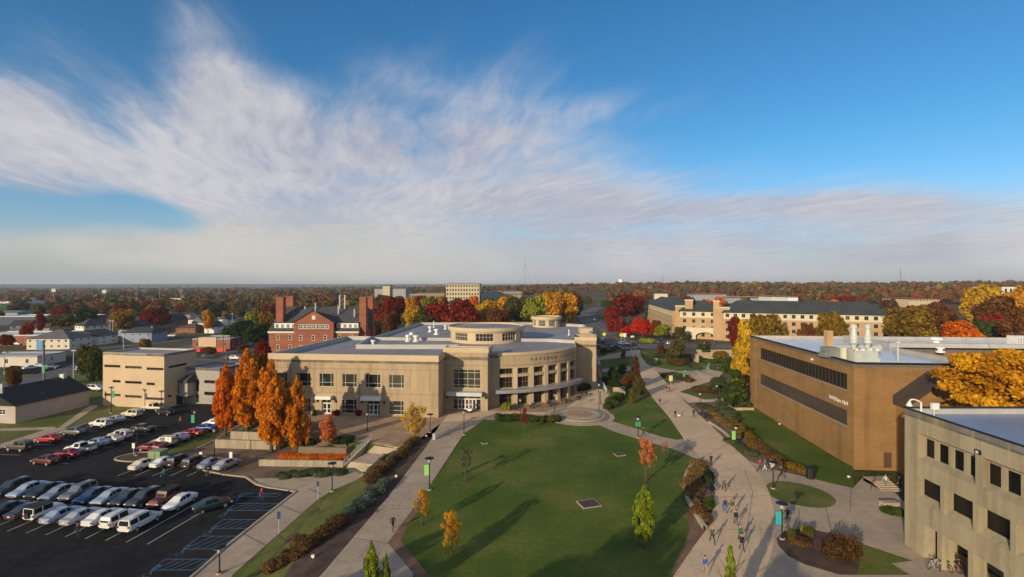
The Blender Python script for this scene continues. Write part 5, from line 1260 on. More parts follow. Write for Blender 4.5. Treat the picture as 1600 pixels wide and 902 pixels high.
for px, py, h, lb in ((172, 530, 11, 'left of the two white flag poles by the cream block'), (176, 530, 11, 'right of the two white flag poles by the cream block'), (193, 548, 8, 'single pale post behind the cream block roof'), (363, 510, 10, 'pale utility pole in front of the dark green trees'), (393, 510, 10, 'second pale utility pole at the foot of the dark green trees'), (349, 560, 10, 'brown utility pole beside the restaurant lot'), (233, 545, 10, 'brown utility pole right of the blue grey shop'), (115, 600, 11, 'grey light pole at the edge of the dark town lot'), (7, 590, 9, 'grey light pole at the left edge of the frame')):
    X, Y, z = P(px, py, -3.0); m = MB(); m.cyl(X, Y, z, z + h, .16, .10, 6); m.box(X - .8, X + .8, Y - .06, Y + .06, z + h - .7, z + h - .55); tag(m.build('utility_pole', m_trunk if 'brown' in lb else m_wmetal), lb, 'pole')

# ------------------------------------------------------------------ cars
def car_proto(kind):
    t = thing(kind, 'car', 'car', (0, 0, 0)); PA = paint('base', (.5, .5, .5)); tr = M('black_trim', (.014, .014, .015), .6, .1)
    S = {   # x from the rear, half width, bottom, shoulder, top, half width at the top, tag of the span that follows
        'sedan': [(-2.36, .74, .46, .78, .92, .62, ''), (-2.26, .85, .32, .90, 1.0, .70, ''), (-1.72, .90, .27, .97, 1.06, .73, 'rw'), (-1.0, .91, .24, 1.0, 1.42, .58, 'c'), (-.12, .91, .24, .98, 1.47, .60, 'c'), (.42, .91, .24, .96, 1.42, .59, 'ws'), (1.2, .90, .24, .93, 1.0, .74, ''), (2.0, .87, .27, .80, .87, .68, ''), (2.26, .80, .30, .68, .73, .62, ''), (2.36, .70, .40, .58, .62, .56, '')],
        'suv': [(-2.3, .80, .5, 1.0, 1.1, .72, 'rw'), (-2.05, .90, .34, 1.08, 1.66, .66, 'c'), (-1.0, .93, .30, 1.07, 1.74, .68, 'c'), (.35, .93, .30, 1.05, 1.70, .67, 'ws'), (1.05, .92, .30, 1.04, 1.12, .78, ''), (1.95, .90, .32, .98, 1.03, .76, ''), (2.22, .84, .36, .82, .86, .70, ''), (2.32, .76, .45, .70, .73, .62, '')],
        'van': [(-2.5, .84, .45, 1.0, 1.05, .76, 'rw'), (-2.35, .94, .32, 1.06, 1.66, .70, 'c'), (-1.2, .97, .27, 1.06, 1.75, .72, 'c'), (.55, .97, .27, 1.02, 1.70, .70, 'ws'), (1.55, .95, .27, .98, 1.06, .78, ''), (2.2, .90, .30, .84, .90, .72, ''), (2.46, .82, .36, .70, .74, .64, '')],
        'jeep': [(-2.05, .84, .5, 1.08, 1.12, .78, 'rw'), (-1.98, .86, .45, 1.10, 1.80, .76, 'c'), (-.9, .86, .45, 1.10, 1.84, .77, 'c'), (.42, .86, .45, 1.10, 1.82, .76, 'ws'), (.66, .80, .45, 1.10, 1.16, .70, ''), (1.75, .70, .48, 1.06, 1.10, .60, ''), (1.95, .80, .45, .80, .84, .70, ''), (2.05, .80, .5, .62, .64, .70, '')],
        'pickup': [(-2.75, .84, .55, .98, 1.02, .78, ''), (-2.65, .92, .45, 1.02, 1.04, .82, ''), (-.75, .94, .42, 1.04, 1.06, .82, 'rw'), (-.6, .94, .40, 1.05, 1.70, .68, 'c'), (.55, .94, .40, 1.04, 1.72, .68, 'ws'), (1.3, .93, .40, 1.03, 1.10, .80, ''), (2.3, .91, .42, .98, 1.03, .78, ''), (2.6, .86, .46, .80, .84, .72, ''), (2.7, .78, .52, .68, .70, .66, '')],
    }[kind]
    mb = MB(); rings = []
    for x, w, zb, zs, z1, wt, _ in S:
        half = [(.80 * w, zb), (w, zb + .17), (w, zs - .14), (.955 * w, zs), (wt, z1 - .05 if z1 - zs > .2 else z1 - .015), (wt * .84, z1)]
        ring = [(-y, z) for y, z in half] + [(y, z) for y, z in reversed(half)]; i = len(mb.v); mb.v += [(y, x, z) for y, z in ring]; rings.append(i)
    n = 12
    for k in range(len(S) - 1):
        for j in range(n):
            q = (j + 1) % n; mb.f.append((rings[k] + j, rings[k] + q, rings[k + 1] + q, rings[k + 1] + j)); mb.m.append(1 if j in (11,) or j in (0, 10) else 0)
    for k, r in ((0, False), (-1, True)):
        f = [rings[k] + j for j in range(n)]; mb.f.append(tuple(f if r else f[::-1])); mb.m.append(0)
    if kind == 'pickup': mb.box(-.74, .74, -2.6, -.85, 1.0, 1.075, 1)
    if kind == 'jeep': mb.box(-.78, .78, -2.0, .40, 1.80, 1.88, 2); mb.cyl(0, 0, 0, 0, 0)if False else None
    body = mb.build('body', [PA, tr, M('soft_top', (.016, .016, .016), .9, .2)], t, smooth=False, local=True)
    # glass: panes lie just outside the shell
    def pane(name, quads):
        g = MB()
        for pts in quads:
            c = sum((Vector(p) for p in pts), Vector()) / 4; a, b, d = (Vector(pts[0]), Vector(pts[1]), Vector(pts[3])); nn = (b - a).cross(d - a).normalized()
            mid = Vector((0, c.y, .8)); 
            if nn.dot(c - mid) < 0: nn = -nn
            g.quad([tuple(c + (Vector(p) - c) * s + nn * .012) for p, s in zip(pts, (.88,) * 4)])
        g.build(name, CG, t, local=True)
    def pt(k, j): return mb.v[rings[k] + j]
    left, right = [], []
    for k in range(len(S) - 1):
        tg = S[k][6]
        if tg == 'c':
            left.append([pt(k, 3), pt(k + 1, 3), pt(k + 1, 4), pt(k, 4)]); right.append([pt(k, 8), pt(k + 1, 8), pt(k + 1, 7), pt(k, 7)])
        if tg in ('ws', 'rw'): pane('windscreen' if tg == 'ws' else 'rear_window', [[pt(k, 4), pt(k + 1, 4), pt(k + 1, 7), pt(k, 7)]] if kind not in ('jeep',) else [[pt(k, 4), pt(k + 1, 4), pt(k + 1, 7), pt(k, 7)]])
        if tg == 'ws' and kind in ('sedan', 'van'):
            a, b, c = pt(k, 3), pt(k + 1, 3), pt(k, 4); left.append([a, tuple(Vector(a).lerp(Vector(b), .6)), tuple(Vector(c).lerp(Vector(pt(k + 1, 4)), .55)), c])
            a, b, c = pt(k, 8), pt(k + 1, 8), pt(k, 7); right.append([a, tuple(Vector(a).lerp(Vector(b), .6)), tuple(Vector(c).lerp(Vector(pt(k + 1, 7)), .55)), c])
    pane('side_window', left); pane('side_window', right)
    L0, L1 = S[0][0], S[-1][0]; r = .33 if kind in ('sedan', 'van') else .39
    wx = {'sedan': (-1.42, 1.42), 'suv': (-1.38, 1.40), 'van': (-1.52, 1.50), 'jeep': (-1.25, 1.32), 'pickup': (-1.65, 1.65)}[kind]; w = max(s[1] for s in S)
    for x in wx:
        for sd in (-1, 1):
            m = MB(); m.tube((sd * (w - .2), x, r), (sd * (w + .012), x, r), r, r, 14); ty = m.build('wheel', m_tyre, t, local=True)
            m = MB(); m.tube((sd * (w - .02), x, r), (sd * (w + .024), x, r), r * .66, r * .6, 10); m.build('rim', m_rim, ty, local=True)
    f = S[-2]; b = S[1] if kind == 'sedan' else S[0]
    for sd in (-1, 1):
        m = MB(); m.box(sd * .72 - .17, sd * .72 + .17, L1 - .24, L1 - .02, f[3] - .17, f[3] - .02); m.build('headlight', m_head, t, local=True)
        m = MB(); zz = {'sedan': .84, 'suv': .98, 'van': .98, 'jeep': .95, 'pickup': .88}[kind]; hh = .10 if kind == 'sedan' else .16
        m.box(sd * (b[1] - .13) - .11, sd * (b[1] - .13) + .11, L0 - .03, L0 + .15, zz - hh, zz + hh * .5); m.build('tail_light', m_tail, t, local=True)
    m = MB(); m.box(-.2, .2, L0 - .02, L0 + .05, .66, .8); m.build('number_plate', m_plate, t, local=True)
    if kind == 'jeep': m = MB(); m.tube((0, L0 - .22, 1.0), (0, L0, 1.0), .36, .36, 14); m.build('spare_wheel', m_tyre, t, local=True)
    if kind in ('suv', 'van'):
        m = MB(); 
        for sd in (-1, 1): m.tube((sd * .6, -1.7, 1.78), (sd * .6, .1, 1.77), .025, n=5)
        m.build('roof_rails', tr, t, local=True)
    return t
PROTO = {k: car_proto(k) for k in ('sedan', 'suv', 'van', 'jeep', 'pickup')}
PAINT = {'white': (.66, .66, .64), 'cream': (.60, .55, .42), 'silver': (.42, .43, .45), 'ice': (.36, .43, .52), 'grey': (.16, .165, .17), 'black': (.014, .014, .016), 'dark': (.030, .034, .042), 'red': (.42, .016, .014), 'crimson': (.24, .012, .016), 'maroon': (.11, .016, .014), 'navy': (.022, .045, .11), 'blue': (.04, .09, .28), 'green': (.016, .034, .030), 'bronze': (.09, .065, .045), 'tan': (.34, .27, .18), 'steel': (.24, .29, .36)}
PM = {k: paint(k, v, .35 if k in ('silver', 'ice', 'steel', 'grey', 'tan', 'bronze') else 0) for k, v in PAINT.items()}
used_proto = set()
def car(kind, col, X, Y, head, label, group, z=None):
    src = PROTO[kind]
    o = copy_tree(src, None, label, {'paint_base': PM[col]})
    o.name = {'sedan': 'parked_car', 'suv': 'parked_car', 'van': 'parked_van', 'jeep': 'parked_jeep', 'pickup': 'pickup_truck'}[kind]
    o['category'] = {'sedan': 'car', 'suv': 'car', 'van': 'van', 'jeep': 'jeep', 'pickup': 'pickup truck'}[kind]; o['group'] = group
    o.location = (X, Y, (float(zt(X, Y)) if z is None else z) + .012); o.rotation_euler = (0, 0, -R(head)); o.scale = (1.0, .94, 1.06); jr = random.Random(int(X * 31 + Y * 17)); o.location.x += jr.uniform(-.15, .15); o.location.y += jr.uniform(-.25, .25); o.rotation_euler.z += R(jr.uniform(-2, 2)); return o
G1 = 'cars parked in the lot beside the lawn'
rowB = [('van', 'white', 'white minivan nearest the aisle in the front row, at its right end'), ('suv', 'white', 'white estate car with roof rails beside the nearest white minivan'), ('sedan', 'white', 'white saloon third from the right in the front row'), ('sedan', 'silver', 'silver saloon with sunlit boot, fourth from the right in the front row'), ('sedan', 'ice', 'pale blue saloon between the silver saloon and the black topped jeep'), ('jeep', 'white', 'white jeep with black soft top and spare wheel on its tail'), ('sedan', 'dark', 'dark saloon with red tail lights left of the white jeep'), ('sedan', 'black', 'black car at the left edge of the front row')]
for k, (kd, c, lb) in enumerate(rowB): car(kd, c, -46.2 - 2.86 * k * .988, 60.6 + 2.86 * k * .153, 8.8, lb, G1)
rowA = [('sedan', 'white', 'white saloon nose to nose with the nearest minivan, at the right end of its row'), ('jeep', 'maroon', 'maroon jeep left of the white saloon at the row end'), ('suv', 'dark', 'near black off-roader left of the maroon jeep'), ('sedan', 'dark', 'dark saloon with a reddish lamp behind the white estate car'), ('sedan', 'ice', 'pale blue saloon with dark windscreen behind the silver saloon'), ('sedan', 'navy', 'dark blue hatch with long sloping bonnet behind the pale blue saloon'), ('suv', 'grey', 'grey off-roader with boxy roof behind the black topped jeep'), ('sedan', 'steel', 'steel blue saloon left of the grey off-roader'), ('sedan', 'black', 'black saloon left of the steel blue saloon'), ('sedan', 'ice', 'ice blue saloon second from the left in the nose to nose row'), ('suv', 'black', 'black off-roader at the left edge of the nose to nose row')]
for k, (kd, c, lb) in enumerate(rowA): car(kd, c, -44.9 - 2.74 * k * .988, 65.9 + 2.74 * k * .153, 188.8, lb, G1)
for px, py, kd, c, lb in [(201.6, 741, 'sedan', 'cream', 'cream saloon at the left end of the row before the green box'), (237.6, 737, 'sedan', 'white', 'white hatch right of the cream saloon, before the green box'), (263, 735, 'suv', 'black', 'black car in deep shade right of the white hatch'), (288, 736.5, 'suv', 'dark', 'dark off-roader with a glinting tail beside the mulch bank'), (311, 738.5, 'sedan', 'steel', 'steel grey saloon second from the right by the mulch bank'), (336, 741, 'sedan', 'silver', 'silver saloon at the mulch bank, right end of its row')]:
    X, Y, _ = P(px, py, -2); car(kd, c, X + .35, Y + 2.4, 12, lb, G1)
for X, Y, kd, c, lb in [(-65.4, 88, 'sedan', 'crimson', 'crimson saloon nearest the green box beside the grass bank'), (-64.8, 90.8, 'suv', 'cream', 'cream estate beside the crimson saloon'), (-64.2, 93.5, 'sedan', 'silver', 'silver saloon right of the cream estate'), (-63.5, 96.4, 'sedan', 'red', 'bright red saloon between the silver and the blue cars'), (-62.9, 99.4, 'sedan', 'blue', 'blue saloon beyond the bright red saloon'), (-62.9, 102.6, 'suv', 'white', 'white estate with dark windows beyond the blue saloon'), (-62.8, 106.6, 'sedan', 'red', 'red car half hidden by the first orange tree'), (-62.4, 110.2, 'sedan', 'dark', 'dark car beyond the half hidden red car')]:
    car(kd, c, X, Y, 275 if 'estate' in lb else 278, lb, G1)
for px, py, kd, c, lb, hd in [(68, 727, 'sedan', 'maroon', 'dark red saloon nearest in the middle row', -78), (96.5, 718, 'sedan', 'crimson', 'wine red saloon tucked behind the dark red saloon', -80), (119, 709, 'pickup', 'white', 'white pickup truck in the middle row', -80), (145, 700, 'sedan', 'ice', 'ice blue saloon right of the white pickup truck', -80), (166, 694, 'sedan', 'cream', 'cream saloon between the ice blue saloon and the white estate', -80), (184, 687.5, 'suv', 'white', 'white estate at the far end of the middle row', -80), (218.7, 676, 'sedan', 'black', 'lone black saloon with lit nose in the middle of the lot', 100),
        (24, 706, 'suv', 'bronze', 'bronze off-roader at the left edge of the far row', -80), (71, 693, 'sedan', 'red', 'bright red saloon beside the crossing of the paths', -80), (112, 681, 'sedan', 'grey', 'grey saloon between the red saloon and the white hatch', -80), (154, 668.5, 'suv', 'white', 'white hatch by the grass strip', -80), (173, 662.5, 'sedan', 'silver', 'silver saloon just beyond the white hatch by the grass', -80), (200.6, 653.5, 'suv', 'cream', 'pale estate in front of the cream block', -80), (237, 642.5, 'pickup', 'cream', 'cream pickup truck at the foot of the cream block', -80), (257, 650, 'sedan', 'black', 'black saloon beside the cream pickup truck', -70), (323, 801, 'sedan', 'green', 'dark green saloon driving along the aisle with red tail lights', 42)]:
    X, Y, _ = P(px, py, -2); car(kd, c, X, Y + .8, hd, lb, G1)
G2 = 'cars in the town beyond the lot'
rc = random.Random(5); tl = [(34, 573, 'dark', 'dark car on the town lot below the blue sign'), (49, 581, 'white', 'white car left of the green banner in the town'), (62, 578, 'white', 'second white car beside the green banner in the town'), (82, 580, 'dark', 'dark car right of the green banner in the town'), (131, 584, 'ice', 'blue car on the verge left of the cream block'), (150, 616, 'white', 'white truck behind the long pale house'), (147, 530, 'white', 'white car before the pyramid roofed house'), (325, 563, 'grey', 'grey car on the street behind the dark annex'), (357, 548, 'white', 'white car right of the restaurant'), (366, 545, 'cream', 'cream car in the busy lot right of the restaurant'), (374, 542, 'silver', 'silver car in the busy lot right of the restaurant'), (379, 544, 'red', 'red car in the busy lot right of the restaurant'), (360, 565, 'black', 'black car below the restaurant lot'), (368, 566, 'white', 'white car next to the black one below the restaurant lot'), (361, 576, 'silver', 'silver car left of the orange trees'), (375, 532, 'navy', 'blue car at the back of the restaurant lot'), (383, 530, 'white', 'white car at the back of the restaurant lot'), (389, 531, 'cream', 'cream car at the far end of the restaurant lot'), (364, 588, 'white', 'white car beside the orange treetop'), (195, 520, 'white', 'white car behind the gabled portico'), (300, 519, 'white', 'white car before the brown brick shops'), (25, 540, 'silver', 'silver car in front of the dark red store'), (268, 528, 'white', 'white van on the town street')]
for px, py, c, lb in tl:
    X, Y, _ = P(px, py, -3.0); car(rc.choice(['sedan', 'suv']) if 'truck' not in lb and 'van' not in lb else 'van', c, X, Y, rc.choice([80, 100, 260, 20, 60]), lb, G2)
G3 = 'cars on the road beyond the promenade'
for px, py, kd, c, hd, lb in [(935, 541.5, 'sedan', 'dark', 92, 'dark car on the road just right of the end pier'), (962, 543, 'sedan', 'green', 92, 'dark green car behind the small round tree on the road'), (974, 537.5, 'sedan', 'white', 92, 'white car on the road at the crossing'), (991, 539, 'sedan', 'black', 92, 'black car on the road right of the white one'), (941, 533, 'suv', 'steel', 15, 'blue grey car turning at the road junction'), (1034, 536, 'suv', 'navy', 92, 'dark off-roader on the road below the yellow green tree'), (1049, 537.5, 'suv', 'silver', 92, 'silver estate on the road before the residence hall'), (1107, 538, 'suv', 'maroon', 92, 'dark red car on the road above the stone wall'), (929, 500, 'sedan', 'white', 10, 'white car far up the avenue'), (925, 513, 'sedan', 'grey', 10, 'grey car halfway up the avenue')]:
    X, Y, _ = P(px, py + 2, 2.0); car(kd, c, X, Y, hd, lb, G3)
def drop(o):
    for c in list(o.children): drop(c)
    bpy.data.objects.remove(o)
for p in list(PROTO.values()): drop(p)
# ------------------------------------------------------------------ leaves
def leaf_mesh(name, blobs, n, size, seed, jit=0.55):
    """leaf sized quads spread through a set of clumps (x,y,z,rx,ry,rz,tone)"""
    g = np.random.default_rng(seed); B = np.array(blobs, float)
    w = (B[:, 3] * B[:, 4] * B[:, 5]) ** (2 / 3.); w /= w.sum(); idx = g.choice(len(B), n, p=w); b = B[idx]
    d = g.normal(size=(n, 3)); d /= np.linalg.norm(d, axis=1)[:, None]
    r = 1 - np.abs(g.normal(0, .26, n)) + np.abs(g.normal(0, .09, n)); r = np.clip(r, .12, 1.28)[:, None]
    c = b[:, :3] + d * r * b[:, 3:6]
    nn = d + g.normal(0, jit, (n, 3)) + np.array([0, 0, .25]); nn /= np.linalg.norm(nn, axis=1)[:, None]
    a = np.cross(nn, g.normal(size=(n, 3))); a /= np.linalg.norm(a, axis=1)[:, None]; bb = np.cross(nn, a)
    s = size * g.uniform(.6, 1.35, n)[:, None]
    v = np.stack([c - a * s - bb * s * .75, c + a * s * .7 - bb * s * .75, c + a * s + bb * s * .75, c - a * s * .7 + bb * s * .75], 1).reshape(-1, 3)
    tone = np.clip(b[:, 6] + g.normal(0, .2, n), 0, 1)
    me = bpy.data.meshes.new(name); me.vertices.add(4 * n); me.vertices.foreach_set('co', v.astype(np.float32).ravel())
    me.loops.add(4 * n); me.loops.foreach_set('vertex_index', np.arange(4 * n, dtype=np.int32))
    me.polygons.add(n); me.polygons.foreach_set('loop_start', np.arange(0, 4 * n, 4, dtype=np.int32)); me.polygons.foreach_set('loop_total', np.full(n, 4, np.int32))
    at = me.attributes.new('tone', 'FLOAT', 'FACE'); at.data.foreach_set('value', tone.astype(np.float32))
    me.update(calc_edges=True); me.validate(); return me
def crown_blobs(kind, seed):
    g = random.Random(seed); out = []
    if kind == 'round':
        for k in range(26):
            a = g.uniform(0, 6.28); z = g.uniform(-.75, .85); rr = math.sqrt(max(0, 1 - (z * .95) ** 2)) * g.uniform(.45, .78); s = g.uniform(.24, .42)
            out.append((rr * math.cos(a), rr * math.sin(a), z * .78, s, s, s * .85, g.uniform(.25, .75)))
        out.append((0, 0, 0, .72, .72, .68, .45))
    elif kind == 'spread':
        for k in range(150):
            a = g.uniform(0, 6.28); z = g.uniform(-.8, .97); rr = math.sqrt(max(0, 1 - z * z)) * g.uniform(.3, .98); s = g.uniform(.09, .19)
            out.append((rr * math.cos(a), rr * math.sin(a), z * .9, s, s, s * .6, g.uniform(.15, .85)))
        out.append((0, 0, -.1, .6, .6, .6, .3))
    elif kind == 'oval':
        for k in range(30):
            a = g.uniform(0, 6.28); z = g.uniform(-.9, .92); rr = math.sqrt(max(0, 1 - z * z)) * (1 - .25 * z) * g.uniform(.35, .72); s = g.uniform(.2, .36)
            out.append((rr * math.cos(a), rr * math.sin(a), z * .85, s, s, s * .8, g.uniform(.25, .75)))
        out.append((0, 0, -.1, .62, .62, .8, .45))
    elif kind == 'flame':
        sp = [(0, 0, 1.0, .72)] + [(.42 * math.cos(q + seed), .42 * math.sin(q + seed), g.uniform(.35, .85), .55) for q in (0, 1.5, 3.0, 4.6)]
        for k in range(150):
            ox, oy, tp, wf = sp[k % 5 if k % 2 else 0]; z = g.uniform(-.95, tp); zq = (z + 1) / (tp + 1) * 2 - 1; wd = wf * (1 - max(0, zq) ** 1.6) * (1 - .55 * max(0, -zq) ** 2.2); a = g.uniform(0, 6.28); rr = wd * g.uniform(.2, .9); s = g.uniform(.13, .26) * (.5 + .5 * wd)
            out.append((ox + rr * math.cos(a), oy + rr * math.sin(a), z, s, s, s * .9, g.uniform(.25, .75)))
    elif kind == 'cone':
        for k in range(64):
            z = g.uniform(-.95, .95); wd = (1 - (z + 1) / 2) ** .7 * .95 + .06; a = g.uniform(0, 6.28); rr = wd * g.uniform(.4, .85); s = g.uniform(.14, .26)
            out.append((rr * math.cos(a), rr * math.sin(a), z, s, s, s * .5, g.uniform(.2, .8)))
        out.append((0, 0, -.3, .5, .5, .6, .3))
    elif kind == 'sparse':
        for k in range(40):
            a = g.uniform(0, 6.28); z = g.uniform(-.7, .95); rr = math.sqrt(max(0, 1 - z * z)) * g.uniform(.2, .95); s = g.uniform(.1, .22)
            out.append((rr * math.cos(a), rr * math.sin(a), z, s, s, s, g.uniform(.25, .8)))
    elif kind == 'shrub':
        for k in range(14):
            a = g.uniform(0, 6.28); rr = g.uniform(0, .7); s = g.uniform(.25, .42)
            out.append((rr * math.cos(a), rr * math.sin(a), g.uniform(.2, .6), s, s, s * .9, g.uniform(.2, .8)))
    return out
def hedge_blobs(L, wd, h, seed):
    g = random.Random(seed); out = []; n = int(L / (wd * .35))
    for k in range(n):
        s = wd * g.uniform(.32, .55); out.append((L * (k + .5) / n - L / 2 + g.uniform(-.1, .1), g.uniform(-.25, .25) * wd, h * g.uniform(.35, .6), s, s, h * .48, g.uniform(.2, .8)))
    return out
CR = {}
def crown_mesh(kind, res, var):
    key = (kind, res, var)
    if key not in CR:
        n, s = {('round', 0): (900, .125), ('round', 1): (4200, .066), ('round', 2): (11000, .042), ('spread', 3): (36000, .022), ('oval', 0): (800, .13), ('oval', 1): (4000, .068), ('oval', 2): (9000, .042), ('flame', 1): (4000, .06), ('flame', 2): (18000, .034), ('cone', 1): (3000, .06), ('cone', 2): (11000, .045),
                ('sparse', 1): (500, .05), ('sparse', 2): (2600, .034), ('shrub', 0): (500, .12), ('shrub', 1): (4200, .040)}[(kind, res)]
        CR[key] = leaf_mesh('crown', crown_blobs(kind, 31 * var + len(kind)), n, s, 7 + var, 1.1 if kind in ('spread', 'flame') else .7)
    return CR[key]
def trunk_mesh(kind, var):
    key = ('trunk', kind, var)
    if key not in CR:
        g = random.Random(var * 7 + 1); mb = MB(); mb.tube((0, 0, -.03), (0, 0, .3), .022, .017, 7); mb.tube((0, 0, .3), (.01, 0, .62), .017, .011, 7); mb.tube((.01, 0, .62), (0, .01, .93), .011, .003, 6)
        nl = 9 if kind in ('sparse', 'flame') else 7
        for k in range(nl):
            z = .28 + .5 * k / nl; a = 2.4 * k + g.uniform(-.4, .4); r = (.16 if kind == 'flame' else .24) * (1.1 - .5 * k / nl); e = (r * math.cos(a), r * math.sin(a), z + g.uniform(.12, .24))
            mb.tube((0, 0, z), e, .009, .003, 5)
            for q in range(2): mb.tube(e, (e[0] * 1.35 + g.uniform(-.05, .05), e[1] * 1.35 + g.uniform(-.05, .05), e[2] + g.uniform(.05, .13)), .003, .001, 4)
        me = bpy.data.meshes.new('trunk'); me.from_pydata(mb.v, [], mb.f); me.materials.append(m_trunk); CR[key] = me
    return CR[key]
FOL = {
 'orange': foliage('orange', (.26, .075, .006), (.54, .180, .012), (.66, .29, .020)), 'redorange': foliage('redorange', (.27, .055, .008), (.54, .125, .011), (.64, .21, .016)),
 'rust': foliage('rust', (.060, .024, .010), (.125, .050, .016), (.20, .085, .022)), 'brown': foliage('brown', (.045, .024, .012), (.090, .046, .020), (.145, .078, .030)),
 'darkred': foliage('darkred', (.060, .010, .008), (.145, .018, .012), (.22, .034, .016)), 'scarlet': foliage('scarlet', (.16, .010, .006), (.42, .022, .010), (.55, .060, .014)),
 'crimson': foliage('crimson', (.08, .010, .009), (.19, .020, .014), (.29, .045, .018)), 'gold': foliage('gold', (.20, .085, .008), (.46, .215, .012), (.62, .33, .02)),
 'yellow': foliage('yellow', (.19, .11, .012), (.42, .25, .018), (.58, .38, .03)), 'lime': foliage('lime', (.085, .085, .012), (.19, .20, .022), (.32, .32, .04)),
 'green': foliage('green', (.018, .030, .008), (.046, .070, .016), (.085, .115, .026)), 'olive': foliage('olive', (.036, .034, .011), (.080, .072, .020), (.135, .115, .030)),
 'dkgreen': foliage('dkgreen', (.010, .020, .008), (.024, .042, .014), (.045, .068, .022)), 'mustard': foliage('mustard', (.085, .050, .010), (.18, .11, .016), (.28, .18, .025)),
 'bright': foliage('bright', (.055, .075, .010), (.15, .19, .018), (.28, .32, .035)), 'bluegreen': foliage('bluegreen', (.040, .058, .040), (.085, .115, .080), (.15, .18, .13)),
 'strawbrown': foliage('strawbrown', (.055, .030, .014), (.125, .068, .028), (.20, .12, .05)), 'tawny': foliage('tawny', (.09, .05, .02), (.19, .11, .04), (.28, .18, .07)), 'salmon': foliage('salmon', (.22, .06, .02), (.44, .13, .045), (.55, .22, .09)), 'greygreen': foliage('greygreen', (.03, .040, .018), (.065, .080, .036), (.11, .125, .06)),
}
def leafy(me, name, mat, parent):
    o = bpy.data.objects.new(name, me); COL.objects.link(o); o.parent = parent
    if not me.materials: me.materials.append(mat)
    o.material_slots[0].link = 'OBJECT'; o.material_slots[0].material = mat; return o
VN = [0]
def tree(name, label, X, Y, h, r, mat, kind='round', res=1, bot=None, group=None, z=None, lean=0, var=None, cat='tree'):
    """bot: height where the crown begins"""
    VN[0] += 1; v = VN[0] % 5 if var is None else var; z0 = float(zt(X, Y)) if z is None else z
    t = thing(name, label, cat, (X, Y, z0 - .05), 0, group); bot = h * .22 if bot is None else bot; rz = (h - bot) / 2
    k = bpy.data.objects.new('trunk', trunk_mesh(kind, v)); COL.objects.link(k); k.parent = t; k.scale = (h * .9, h * .9, h * .98); k.rotation_euler = (0, 0, v * 1.3 + X)
    if kind in ('round', 'oval') : k.scale = (h * .85, h * .85, h * .95)
    c = leafy(crown_mesh(kind, res, v), 'crown', FOL[mat], t); c.location = (0, 0, bot + rz); c.scale = (r, r, rz); c.rotation_euler = (0, 0, X * 1.7 + v)
    return t
def tpx(name, label, px, pyb, pyt, wpx, mat, kind='round', res=2, bot=.25, group=None, z=None, **k):
    X, Y, gz = Pt(px, pyb) if z is None else P(px, pyb, z); h = (pyb - pyt) * Y / F; return tree(name, label, X, Y, h, wpx / 2 * Y / F, mat, kind, res, h * bot, group, gz, **k)
def td(name, label, px, D, pyt, wpx, mat, kind='round', res=1, bot=.15, group=None, **k):
    X = PD(px, D); gz = float(zt(X, D)); h = ZD(pyt, D) - gz; return tree(name, label, X, D, h, wpx / 2 * D / F, mat, kind, res, h * bot, group, gz, **k)

# the orange row by the terrace
tpx('columnar_tree', 'red orange columnar tree at the left end of the terrace row', 352, 682, 572, 46, 'redorange', 'flame', bot=.13)
tpx('columnar_tree', 'broad orange columnar tree standing second from the left in the terrace row', 386, 680, 548, 62, 'orange', 'flame', bot=.14)
tpx('columnar_tree', 'tallest orange and olive columnar tree in the middle of the terrace row', 424, 706, 562, 62, 'orange', 'flame', bot=.12)
tpx('columnar_tree', 'dull orange columnar tree behind the tallest one of the terrace row', 443, 690, 592, 46, 'mustard', 'flame', bot=.12)
tpx('columnar_tree', 'bright orange columnar tree at the right end of the terrace row', 464, 704, 590, 44, 'orange', 'flame', bot=.08)
tpx('columnar_tree', 'orange tree behind the stone pyramid in the terrace row', 408, 664, 556, 44, 'mustard', 'flame', bot=.1)
tpx('young_tree', 'small thin brownish orange tree in the dark topped planter', 513, 702, 648, 30, 'salmon', 'oval', bot=.18)
tpx('young_tree', 'airy yellow tree at the head of the stairs', 648, 692, 630, 42, 'yellow', 'sparse', bot=.12)
# lawn trees
tpx('young_tree', 'thin nearly bare olive tree on the left of the lawn', 727, 752, 695, 30, 'greygreen', 'sparse', 1, bot=.3)
tpx('young_tree', 'small yellow orange tree at the left edge of the lawn near the walking person', 659, 821, 766, 28, 'gold', 'sparse', bot=.28)
tpx('young_tree', 'second small yellow orange tree, nearer on the lower left of the lawn', 705, 866, 800, 36, 'gold', 'sparse', bot=.18)
tpx('young_tree', 'tiny bright red tree at the top edge of the lawn before the hedge', 820, 674, 638, 14, 'crimson', 'sparse', bot=.2)
tpx('young_tree', 'bright yellow green leafy tree on the right of the lawn', 1007, 856, 757, 44, 'bright', 'flame', bot=.17)
tpx('young_tree', 'half bare salmon orange tree behind the yellow green tree on the lawn', 1009, 753, 682, 38, 'salmon', 'sparse', bot=.3)
tpx('young_tree', 'very thin pale reddish sapling at the right edge of the lawn', 1040, 714, 690, 12, 'salmon', 'sparse', 1, bot=.25)
# foreground tops at the bottom edge of the frame
tree('evergreen_shrub', 'pointed green evergreen rising at the bottom edge beside the left walk', -12.0, 41.5, 6.0, 1.0, 'bright', 'flame', 2, .3)
tree('evergreen_shrub', 'smaller green evergreen tip right of the pointed one at the bottom edge', -10.8, 41.8, 4.9, .6, 'bright', 'flame', 2, .3)
tree('evergreen_shrub', 'yellow green evergreen tip at the bottom edge in front of the promenade', 18.2, 40.5, 6.2, .8, 'bright', 'cone', 2, .3)
tree('young_tree', 'bright yellow treetop at the bottom edge in front of the parking lot', -33.6, 40.5, 5.6, .75, 'yellow', 'sparse', 2, .6)
